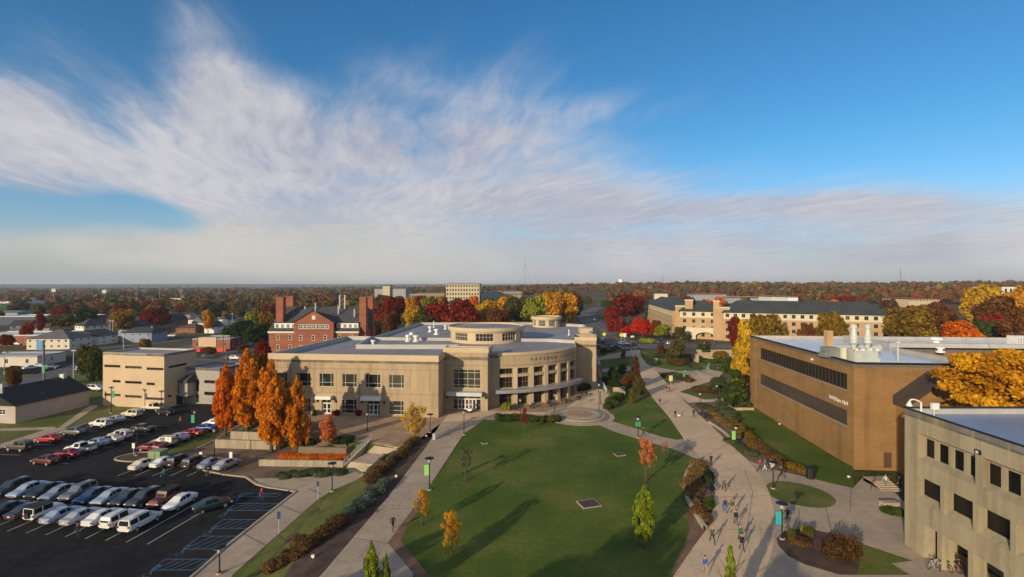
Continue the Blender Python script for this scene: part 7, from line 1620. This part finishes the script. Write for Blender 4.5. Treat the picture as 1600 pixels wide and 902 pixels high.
def green_box():
    X, Y, z = Pt(241, 721); t = thing('utility_box', 'pale green metal utility box by the mulch island', 'utility box', (X, Y, z)); g = M('sage_green_metal', (.20, .27, .14), .6, .1); MB().obox((X, Y + .9), (2.3, 1.7, 1.55), -.15, 0, z).build('cabinet', g, t); MB().obox((X, Y + .9), (2.45, 1.85, .1), -.15, 0, z + 1.55).build('lid', g, t); MB().obox((X + .08, Y - .01), (.05, .03, 1.3), -.15, 0, z + .1).build('door_seam', m_black, t)
green_box()
def bin_(px, py, lb, r=.42, h=1.25, m=None):
    X, Y, z = Pt(px, py); t = thing('litter_bin', lb, 'bin', (X, Y, z)); MB().lathe([(0, 0), (r * .9, 0), (r, h * .8), (r * .97, h * .82)], 12, 0, (X, Y, z + .05)).build('drum', m or m_black, t); MB().lathe([(r * 1.06, h * .8), (r * 1.08, h * .9), (r * .5, h), (.0, h)], 12, 0, (X, Y, z + .05)).build('lid', m or m_black, t)
bin_(1266, 748, 'black litter bin beside the mustard shrub row', .6, 1.7); bin_(679, 687, 'pale square topped bin at the end of the mulch strip', .4, 1.1, m_wmetal); bin_(1178, 672, 'small pale litter bin below the brick wall') if False else None
def floodlight(px, py, lb):
    X, Y, z = Pt(px, py); m = MB(); m.box(X - .16, X + .16, Y - .1, Y + .1, z + .1, z + .32); m.cyl(X, Y, z - .05, z + .15, .08, .08, 6); tag(m.build('ground_floodlight', m_white), lb, 'floodlight', 'ground floodlights')
for a in [(1218 - 0, 664, 'small white ground light at the foot of the brick wall'), (1326, 747, 'small white ground light near the steps of the brick building'), (619, 746, 'white floodlight box on the mulch beside the left walk'), (489, 872, 'small white ground light in the lower mulch strip'), (666, 683, 'white slab light at the top of the mulch strip')]: floodlight(*a)
def bench(px, py, rz, lb):
    X, Y, z = Pt(px, py); t = thing('bench', lb, 'bench', (X, Y, z), rz); m = MB()
    for k in range(4): m.box(-.9, .9, -.25 + k * .13, -.15 + k * .13, .43, .47)
    m.build('seat', m_black, t, local=True); m = MB()
    for k in range(3): m.box(-.9, .9, .28 + k * .03, .31 + k * .03, .55 + k * .13, .65 + k * .13)
    m.build('backrest', m_black, t, local=True)
    for x in (-.75, .75): MB().box(x - .03, x + .03, -.22, -.16, 0, .43).box(x - .03, x + .03, .22, .28, 0, .85).build('leg', m_black, t, local=True)
bench(1107, 752, R(-100), 'black bench set into the curved planter, upper of two'); bench(1110, 768, R(-95), 'black bench set into the curved planter, lower of two'); bench(1106, 655, R(-50), 'dark bench at the right edge of the promenade'); bench(1099, 651, R(-50), 'second dark bench at the right edge of the promenade, further up')
def table_set(s, lb, umb=False):
    arc = Arc((-6.2, 137.1), 25.9 + 3.2, R(6.6), R(60.6)); x, y = arc.pt(s); t = thing('cafe_table', lb, 'table', (x, y, .04), s, 'tables along the colonnade')
    m = MB(); m.lathe([(0, .72), (.55, .72), (.55, .76), (0, .76)], 14); m.build('tabletop', m_black, t, local=True); MB().cyl(0, 0, 0, .72, .05, .05).lathe([(.3, 0), (.3, .04), (0, .06)], 10).build('pedestal', m_black, t, local=True)
    for k in range(3):
        a = k * 2.09 + s; cx, cy = x + .95 * math.cos(a), y + .95 * math.sin(a); c = thing('cafe_chair', 'black cafe chair pulled up to a table under the colonnade', 'chair', (cx, cy, .04), a + 1.57, 'chairs along the colonnade'); MB().box(-.22, .22, -.22, .22, .42, .46).build('seat', m_black, c, local=True); MB().box(-.22, .22, -.24, -.2, .46, .92).build('backrest', m_black, c, local=True)
        for lx in (-.19, .19):
            for ly in (-.19, .19): MB().box(lx - .02, lx + .02, ly - .02, ly + .02, 0, .42).build('leg', m_black, c, local=True)
for k in range(6): table_set(3.5 + k * 4.6, 'round black cafe table with chairs along the colonnade')
def a_frame():
    X, Y, z = Pt(734, 645); t = thing('service_cart', 'small white utility cart parked before the entrance doors', 'cart', (X, Y, z + .05)); MB().box(X - .7, X + .5, Y - .5, Y + .6, z + .45, z + .95).build('body', m_white, t); MB().box(X - .6, X + .45, Y - .5, Y + .6, z + 1.75, z + 1.85).build('roof', m_white, t)
    m = MB(); [m.box(X + a - .03, X + a + .03, Y + b - .03, Y + b + .03, z + .9, z + 1.78) for a in (-.55, .4) for b in (-.45, .55)]; m.build('roof_post', m_black, t)
    for a in (-.5, .35):
        for b in (-.55, .6): MB().tube((X + a, Y + b, z + .3), (X + a, Y + b + .12, z + .3), .27, n=10).build('wheel', m_tyre, t)
a_frame()
def rack_rail(pts, label, h=1.0, z0=0, mat=None, gap=1.5):
    t = thing('railing', label, 'railing', (*pts[0], float(zt(*pts[0])) + z0)); m = MB()
    for a, b in zip(pts, pts[1:]):
        L = math.hypot(b[0] - a[0], b[1] - a[1]); n = max(1, int(L / gap))
        for k in range(n + 1):
            x, y = a[0] + (b[0] - a[0]) * k / n, a[1] + (b[1] - a[1]) * k / n; z = float(zt(x, y)) + z0; m.tube((x, y, z), (x, y, z + h), .03, n=5)
        za, zb = float(zt(*a)) + z0, float(zt(*b)) + z0
        for q in (.5, 1): m.tube((*a, za + h * q), (*b, zb + h * q), .03, n=5)
    m.build('rail', mat or m_wmetal, t)
rack_rail([P(928, 575)[:2], P(934, 590)[:2], P(942, 603)[:2], P(948, 614)[:2]], 'long pale blue metal railing of the ramp beside the end pier', 1.1, .05, M('teal_rail', (.28, .38, .40), .5, .1), .25)
rack_rail([P(967, 605)[:2], P(976, 612)[:2], P(972, 620)[:2]], 'short white railing by the low stone wall', 1.0)
rack_rail([P(1361, 772)[:2], P(1368, 758)[:2], P(1390, 758)[:2]], 'dark handrail on the steps of the brick building', 1.0, .3, m_trunk)
def ramp_canopy():
    X, Y = PD(930, 150), 150.; t = thing('entrance_canopy', 'small white framed glass canopy at the side of the end pier', 'canopy', (X, Y, 0)); MB().box(X - 1.5, X + 1.2, Y, Y + 4, 0, 3.6).build('wall', m_tan, t); r = MB(); r.quad([(X - 1.7, Y - 1, 4.0), (X + 1.4, Y - 1, 3.6), (X + .6, Y + 3, 6.6), (X - 1.7, Y + 3, 6.8)]); r.build('glass_roof', M('sky_glass', (.16, .24, .32), .1, .1), t)
    m = MB(); m.tube((X - 1.7, Y - 1, 4.0), (X + 1.4, Y - 1, 3.6), .15, n=6); m.tube((X + 1.4, Y - 1, 3.6), (X + .6, Y + 3, 6.6), .15, n=6); m.build('frame', m_white, t)
ramp_canopy()
def lab_steps():
    X, Y, z = Pt(1385, 765); t = MB()
    for k in range(5): t.box(X - 1.0, X + 1.7, Y - .6 + k * .45, Y + 3.0, -.05, .12 * (k + 1))
    o = t.build('stairs', m_step); o['kind'] = 'structure'
    X, Y, z = Pt(1398, 800); tag(MB().box(X - 1.2, X + .8, Y + .2, Y + 1.0, 0, 1.0).build('planter_wall', m_step), 'small square stone planter wall at the concrete building corner', 'planter')
lab_steps()
# traffic cone
X, Y, z = Pt(282, 657); cc = thing('traffic_cone', 'small red and white cone in the far part of the lot', 'cone', (X, Y, z)); MB().box(X - .25, X + .25, Y - .25, Y + .25, z + .01, z + .06).lathe([(.2, .06), (.04, .9), (0, .9)], 10, 0, (X, Y, z)).build('cone', M('cone_red', (.5, .06, .03), .6, .05), cc)

# ------------------------------------------------------------------ bicycles at the rack
def bicycle(X, Y, rz, lb, col):
    t = thing('bicycle', lb, 'bicycle', (X, Y, .06), rz, 'bicycles at the rack'); fr = M('frame_' + col, {'silver': (.5, .5, .5), 'red': (.30, .02, .02), 'black': (.015, .015, .015), 'white': (.6, .6, .58)}[col], .4, .05)
    for x in (-.52, .52):
        m = MB(); pr = None
        for k in range(17):
            a = k * math.pi / 8; q = (x + .33 * math.cos(a), 0, .34 + .33 * math.sin(a))
            if pr: m.tube(pr, q, .022, n=5, caps=False)
            pr = q
        for k in range(8): a = k * math.pi / 4; m.tube((x, 0, .34), (x + .32 * math.cos(a), 0, .34 + .32 * math.sin(a)), .004, n=3)
        m.build('wheel', m_tyre, t, local=True)
    m = MB()
    for a, b in (((-.52, .34), (-.1, .3)), ((-.1, .3), (.36, .78)), ((-.22, .8), (.38, .84)), ((-.22, .8), (-.1, .3)), ((-.52, .34), (-.22, .8)), ((.36, .92), (.52, .34))): m.tube((a[0], 0, a[1]), (b[0], 0, b[1]), .02, n=6)
    m.build('frame', fr, t, local=True); MB().tube((.34, -.28, .98), (.34, .28, .98), .018, n=6).tube((.36, 0, .84), (.34, 0, .98), .018, n=6).build('handlebar', m_black, t, local=True); MB().box(-.36, -.1, -.07, .07, .9, .95).tube((-.22, 0, .8), (-.22, 0, .9), .016, n=6).build('saddle', m_black, t, local=True)
for k, (c, lb) in enumerate([('silver', 'pale bicycle standing apart at the left of the rack'), ('silver', 'silver bicycle second from the left at the rack'), ('black', 'black bicycle in the middle of the rack'), ('red', 'red framed bicycle right of the black one at the rack'), ('black', 'black bicycle with low saddle near the arcade pillar'), ('red', 'dark red bicycle closest to the arcade pillar')]):
    X, Y = 41.5 + k * .55, 47.9 - k * .1; bicycle(X, Y, [.2, .9, 1.5, 1.8, 1.4, 1.7][k], lb, c)
rk = MB(); X, Y = 43.0, 47.8
for k in range(5): rk.tube((X - 1.2 + k * .6, Y + .3, 0), (X - 1.2 + k * .6, Y + .3, .8), .025, n=6)
rk.tube((X - 1.3, Y + .3, .8), (X + 1.3, Y + .3, .8), .025, n=6)
tag(rk.build('bike_rack', m_wmetal), 'low metal rack that the bicycles lean on by the arcade', 'bike rack')

# ------------------------------------------------------------------ people
SKIN = [M('skin_light', (.45, .27, .19), .6, .05), M('skin_dark', (.13, .07, .045), .6, .05)]
def person_mesh(pose):
    st, arm = {'stand': (.06, .05), 'walk': (.30, .28), 'stride': (.40, .36)}[pose]
    V = []; E = []; Rd = []
    def add(p, r, par=None):
        V.append(p); Rd.append(r)
        if par is not None: E.append((par, len(V) - 1))
        return len(V) - 1
    pel = add((0, 0, .96), .135); wa = add((0, .0, 1.12), .125, pel); ch = add((0, .02, 1.32), .150, wa); nk0 = add((0, .03, 1.46), .075, ch); nk = add((0, .04, 1.53), .052, nk0); h0 = add((0, .06, 1.60), .082, nk); h1 = add((0, .055, 1.69), .092, h0); add((0, .05, 1.755), .06, h1)
    for sd, ph in ((-1, 1), (1, -1)):
        hp = add((sd * .10, .0, .90), .105, pel); kn = add((sd * .10, ph * st * .55 + .05, .50), .066, hp); an = add((sd * .095, ph * st * (1.05 if ph > 0 else 1.25), .09 if ph > 0 else .14), .045, kn); he = add((sd * .095, ph * st * (1.05 if ph > 0 else 1.25) + .02, .045 if ph > 0 else .08), .042, an); add((sd * .105, ph * st * (1.05 if ph > 0 else 1.25) + .17, .035 if ph > 0 else .05), .032, he)
        sh = add((sd * .185, .02, 1.41), .066, ch); el = add((sd * .235, -ph * arm * .45 - .01, 1.13), .047, sh); wr = add((sd * .235, -ph * arm * .95 + .08, .90), .034, el); pm = add((sd * .232, -ph * arm * 1.05 + .10, .83), .033, wr)
        b = V[pm]
        for q in range(4): k1 = add((b[0] + (-.022 + .015 * q) * 1.0, b[1] + .012, b[2] - .055 - .004 * (q in (1, 2))), .0085, pm); add((b[0] + (-.022 + .015 * q), b[1] + .03, b[2] - .09), .0075, k1)
        t1 = add((b[0] - sd * .035, b[1] + .03, b[2] - .015), .010, pm); add((b[0] - sd * .04, b[1] + .045, b[2] - .05), .008, t1)
    me = bpy.data.meshes.new('body'); me.from_pydata(V, E, []); o = bpy.data.objects.new('tmp', me); COL.objects.link(o)
    sk = o.modifiers.new('skin', 'SKIN'); sv = me.skin_vertices[0].data
    for i, r in enumerate(Rd): sv[i].radius = (r, r * .78 if i in (0, 1, 2, 3) else r)
    sv[0].use_root = True; o.modifiers.new('sub', 'SUBSURF').levels = 1
    bpy.context.view_layer.update(); dg = bpy.context.evaluated_depsgraph_get(); m2 = bpy.data.meshes.new_from_object(o.evaluated_get(dg)); bpy.data.objects.remove(o)
    m2.name = 'body'; m2.materials.clear()
    for k in range(4): m2.materials.append(SKIN[0])
    for p in m2.polygons:
        c = p.center; p.use_smooth = True
        p.material_index = 0 if c.z > 1.47 or (c.z < .93 and abs(c.x) > .19 and c.z > .6) else (3 if c.z < .10 else (2 if c.z < .97 else 1))
    return m2
PMESH = {k: person_mesh(k) for k in ('stand', 'walk', 'stride')}
def hair_mesh(long):
    b = bmesh.new(); bmesh.ops.create_icosphere(b, subdivisions=2, radius=1)
    for v in b.verts:
        x, y, z = v.co; v.co = (x * .105, y * .118 + .035, z * .105 + 1.71)
        if y > .25 and z < .45: v.co.y = .04 + y * .02
        if z < -.2: v.co.z += .07 if not long else -.02
        if long and z < -.3 and y < .3: v.co.z -= .16; v.co.y -= .03
    me = bpy.data.meshes.new('hair'); b.to_mesh(me); b.free(); [setattr(p, 'use_smooth', True) for p in me.polygons]; return me
HM = {0: hair_mesh(False), 1: hair_mesh(True)}
def face_mesh():
    m = MB(); m.box(-.012, .012, .128, .16, 1.635, 1.67); i = len(m.v); m.box(-.045, -.02, .128, .146, 1.672, 1.686, 1).box(.02, .045, .128, .146, 1.672, 1.686, 1).box(-.025, .025, .122, .14, 1.602, 1.612, 2).box(-.105, -.088, .035, .07, 1.635, 1.69).box(.088, .105, .035, .07, 1.635, 1.69)
    me = bpy.data.meshes.new('face'); me.from_pydata(m.v, [], m.f); [me.materials.append(q) for q in (SKIN[0], m_black, M('lips', (.30, .10, .08), .6, .05))]; me.polygons.foreach_set('material_index', m.m); return me
FM = face_mesh()
cl = {}
def cloth(n, c): return M('cloth_' + n, c, .95, .12, 8)
CL = {'black': (.014, .014, .016), 'navy': (.02, .03, .07), 'blue': (.03, .10, .42), 'green': (.03, .14, .04), 'grey': (.13, .13, .13), 'red': (.42, .02, .02), 'khaki': (.34, .26, .16), 'jeans': (.04, .06, .11), 'brown': (.10, .06, .04), 'white': (.55, .55, .53), 'maroon': (.05, .02, .025), 'olive': (.09, .09, .05), 'teal': (.03, .14, .20), 'purple': (.04, .02, .07)}
HC = {'dark': (.018, .012, .009), 'brown': (.07, .04, .02), 'blond': (.30, .20, .10)}
def person(px, py, face, pose, top, legs, hair, label, long=0, pack=None, skin=0, bag=None, scale=1.0, group=None):
    """feet on the photo point; face is the heading in degrees (0 away from the viewer, 180 towards)"""
    X, Y, z = Pt(px, py); t = thing('person', label, 'person', (X, Y, z + .062), -R(face), group)
    t.scale = (scale,) * 3
    o = bpy.data.objects.new('body', PMESH[pose]); COL.objects.link(o); o.parent = t
    for i, m in enumerate((SKIN[skin], cloth(top, CL[top]), cloth(legs, CL[legs]), m_black)): o.material_slots[i].link = 'OBJECT'; o.material_slots[i].material = m
    h = leafy(HM[long], 'hair', M('hair_' + hair, HC[hair], .7, .1), t); f = bpy.data.objects.new('face', FM); COL.objects.link(f); f.parent = t; f.material_slots[0].link = 'OBJECT'; f.material_slots[0].material = SKIN[skin]
    if pack:
        m = MB(); m.box(-.15, .15, -.30, -.13, 1.02, 1.42).box(-.11, .11, -.36, -.30, 1.05, 1.25); b = m.build('backpack', cloth(pack, CL[pack]), None); b.parent = t; bv = b.modifiers.new('bevel', 'BEVEL'); bv.width = .04; bv.segments = 2
    if bag:
        b = MB().box(.24, .33, -.1, .2, .55, .85).build('bag', cloth(bag, CL[bag]), None); b.parent = t
    return t
person(1111, 727.5, 185, 'stand', 'black', 'black', 'dark', 'person in black jacket and trousers beside the upper planter end')
person(1131, 767, 180, 'walk', 'grey', 'black', 'brown', 'person in grey top walking alone in the middle of the promenade')
person(1133, 801, 190, 'walk', 'navy', 'blue', 'brown', 'person in navy coat with bright blue bag walking beside a companion', 1, bag='blue')
person(1145, 803, 175, 'walk', 'brown', 'khaki', 'brown', 'person in brown jacket walking behind the one with a backpack', 1)
person(1150, 821, 5, 'walk', 'black', 'jeans', 'dark', 'person in black jacket and blue jeans, middle of the promenade group', pack='black')
person(1113, 849, 182, 'stride', 'olive', 'black', 'blond', 'person in olive top and black shorts near the lower planter end')
person(1157, 846, 182, 'walk', 'green', 'black', 'brown', 'person in green jacket, half behind the one in maroon trousers')
person(1159, 861, 182, 'walk', 'black', 'maroon', 'dark', 'person in black jacket and maroon trousers near the bottom of the promenade', skin=0)
person(1102, 898, 2, 'walk', 'blue', 'khaki', 'dark', 'person in bright blue jacket and khaki trousers at the bottom of the promenade')
person(1230, 817, 250, 'stride', 'black', 'jeans', 'dark', 'person with backpack striding past the teal bannered lamp', pack='navy')
person(1221, 748, 290, 'stride', 'black', 'black', 'dark', 'person in black striding beside the right hedge walk')
person(1187, 737, 90, 'stride', 'red', 'navy', 'brown', 'person in bright red jacket on the right hedge walk')
person(1195, 737, 95, 'walk', 'grey', 'white', 'brown', 'person in pale trousers right of the one in red')
person(1204, 736, 90, 'stand', 'white', 'grey', 'dark', 'person in white top holding a white bag near the lamp', bag='white')
person(614, 829, 180, 'stride', 'black', 'black', 'brown', 'person in dark coat walking alone on the left walk')
person(1055, 653.5, 180, 'walk', 'black', 'navy', 'dark', 'person in dark clothes walking a small white dog on the promenade')
person(1084, 652, 200, 'walk', 'black', 'black', 'dark', 'person in black at the edge of the promenade by the dark benches')
person(1031, 634, 180, 'walk', 'navy', 'grey', 'dark', 'person in navy at the left edge of the promenade')
person(1046, 613, 180, 'walk', 'red', 'black', 'brown', 'person in red top walking side by side at the fork')
person(1042, 613, 180, 'walk', 'black', 'grey', 'dark', 'person in black walking beside the red topped one at the fork')
person(1118, 578, 200, 'walk', 'black', 'navy', 'dark', 'person in black at the underpass path, left of three'); person(1121.5, 578.5, 180, 'stand', 'black', 'grey', 'dark', 'person at the underpass path, in the middle of three'); person(1125, 578, 160, 'walk', 'navy', 'black', 'brown', 'person at the underpass path, right of three')
person(1005, 683, 120, 'walk', 'maroon', 'purple', 'dark', 'person in dark purple clothes on the grey cross path beside the bannered lamp')
person(1384, 762, 250, 'walk', 'white', 'grey', 'brown', 'person in white top on the steps of the brick building'); person(1405, 765, 200, 'stand', 'black', 'black', 'dark', 'person in dark clothes in the shade by the concrete building corner')
person(256, 751, 170, 'walk', 'teal', 'black', 'dark', 'person in teal jacket walking in front of the row of cars'); person(122, 841, 160, 'stand', 'purple', 'navy', 'dark', 'person in dark purple jacket behind the white saloon'); person(409, 783, 330, 'walk', 'red', 'jeans', 'dark', 'person in red jacket crossing the blue hatched bays')
person(325, 748, 20, 'walk', 'black', 'black', 'dark', 'person in black beside the silver saloon at the mulch bank')
def dog():
    X, Y, z = Pt(1061, 652.5); t = thing('dog', 'small white dog beside the person in dark clothes', 'dog', (X, Y, z + .06), R(160)); V = [(0, 0, .42), (.18, 0, .44), (.30, 0, .50), (.40, 0, .60), (.52, 0, .58), (-.2, 0, .43), (-.34, 0, .50), (-.42, 0, .58)]; E = [(0, 1), (1, 2), (2, 3), (3, 4), (0, 5), (5, 6), (6, 7)]; Rd = [.10, .12, .08, .075, .04, .11, .03, .02]
    for x, s in ((.2, -1), (.2, 1), (-.2, -1), (-.2, 1)):
        i = len(V); V += [(x, s * .08, .30), (x + (.03 if x < 0 else -.02), s * .085, .16), (x + (-.02 if x < 0 else .0), s * .085, .05), (x + .05, s * .085, .025)]; E += [(1 if x > 0 else 5, i), (i, i + 1), (i + 1, i + 2), (i + 2, i + 3)]; Rd += [.06, .035, .028, .026]
    me = bpy.data.meshes.new('body'); me.from_pydata(V, E, []); o = bpy.data.objects.new('body', me); COL.objects.link(o); o.modifiers.new('skin', 'SKIN')
    for i, r in enumerate(Rd): me.skin_vertices[0].data[i].radius = (r, r)
    me.skin_vertices[0].data[0].use_root = True; o.modifiers.new('sub', 'SUBSURF').levels = 1; me.materials.append(m_white); o.parent = t
    for s in (-1, 1): MB().tube((.36, s * .05, .66), (.33, s * .07, .74), .03, .01, 5).build('ear', m_white, t, local=True)
dog()

# ------------------------------------------------------------------ air
def haze():
    o = MB().box(-24800, 24800, -700, 24800, -12, 130).build('haze', None if False else bpy.data.materials.new('haze')); o['kind'] = 'stuff'
    m = o.data.materials[0]; m.use_nodes = True; t = NT(m.node_tree); t.n.clear(); out = t.new('ShaderNodeOutputMaterial'); v = t.new('ShaderNodeVolumePrincipled')
    v.inputs['Color'].default_value = (.80, .87, .96, 1); v.inputs['Density'].default_value = 9e-5; v.inputs['Anisotropy'].default_value = 0.0
    t.l.new(v.outputs[0], out.inputs['Volume'])
haze()
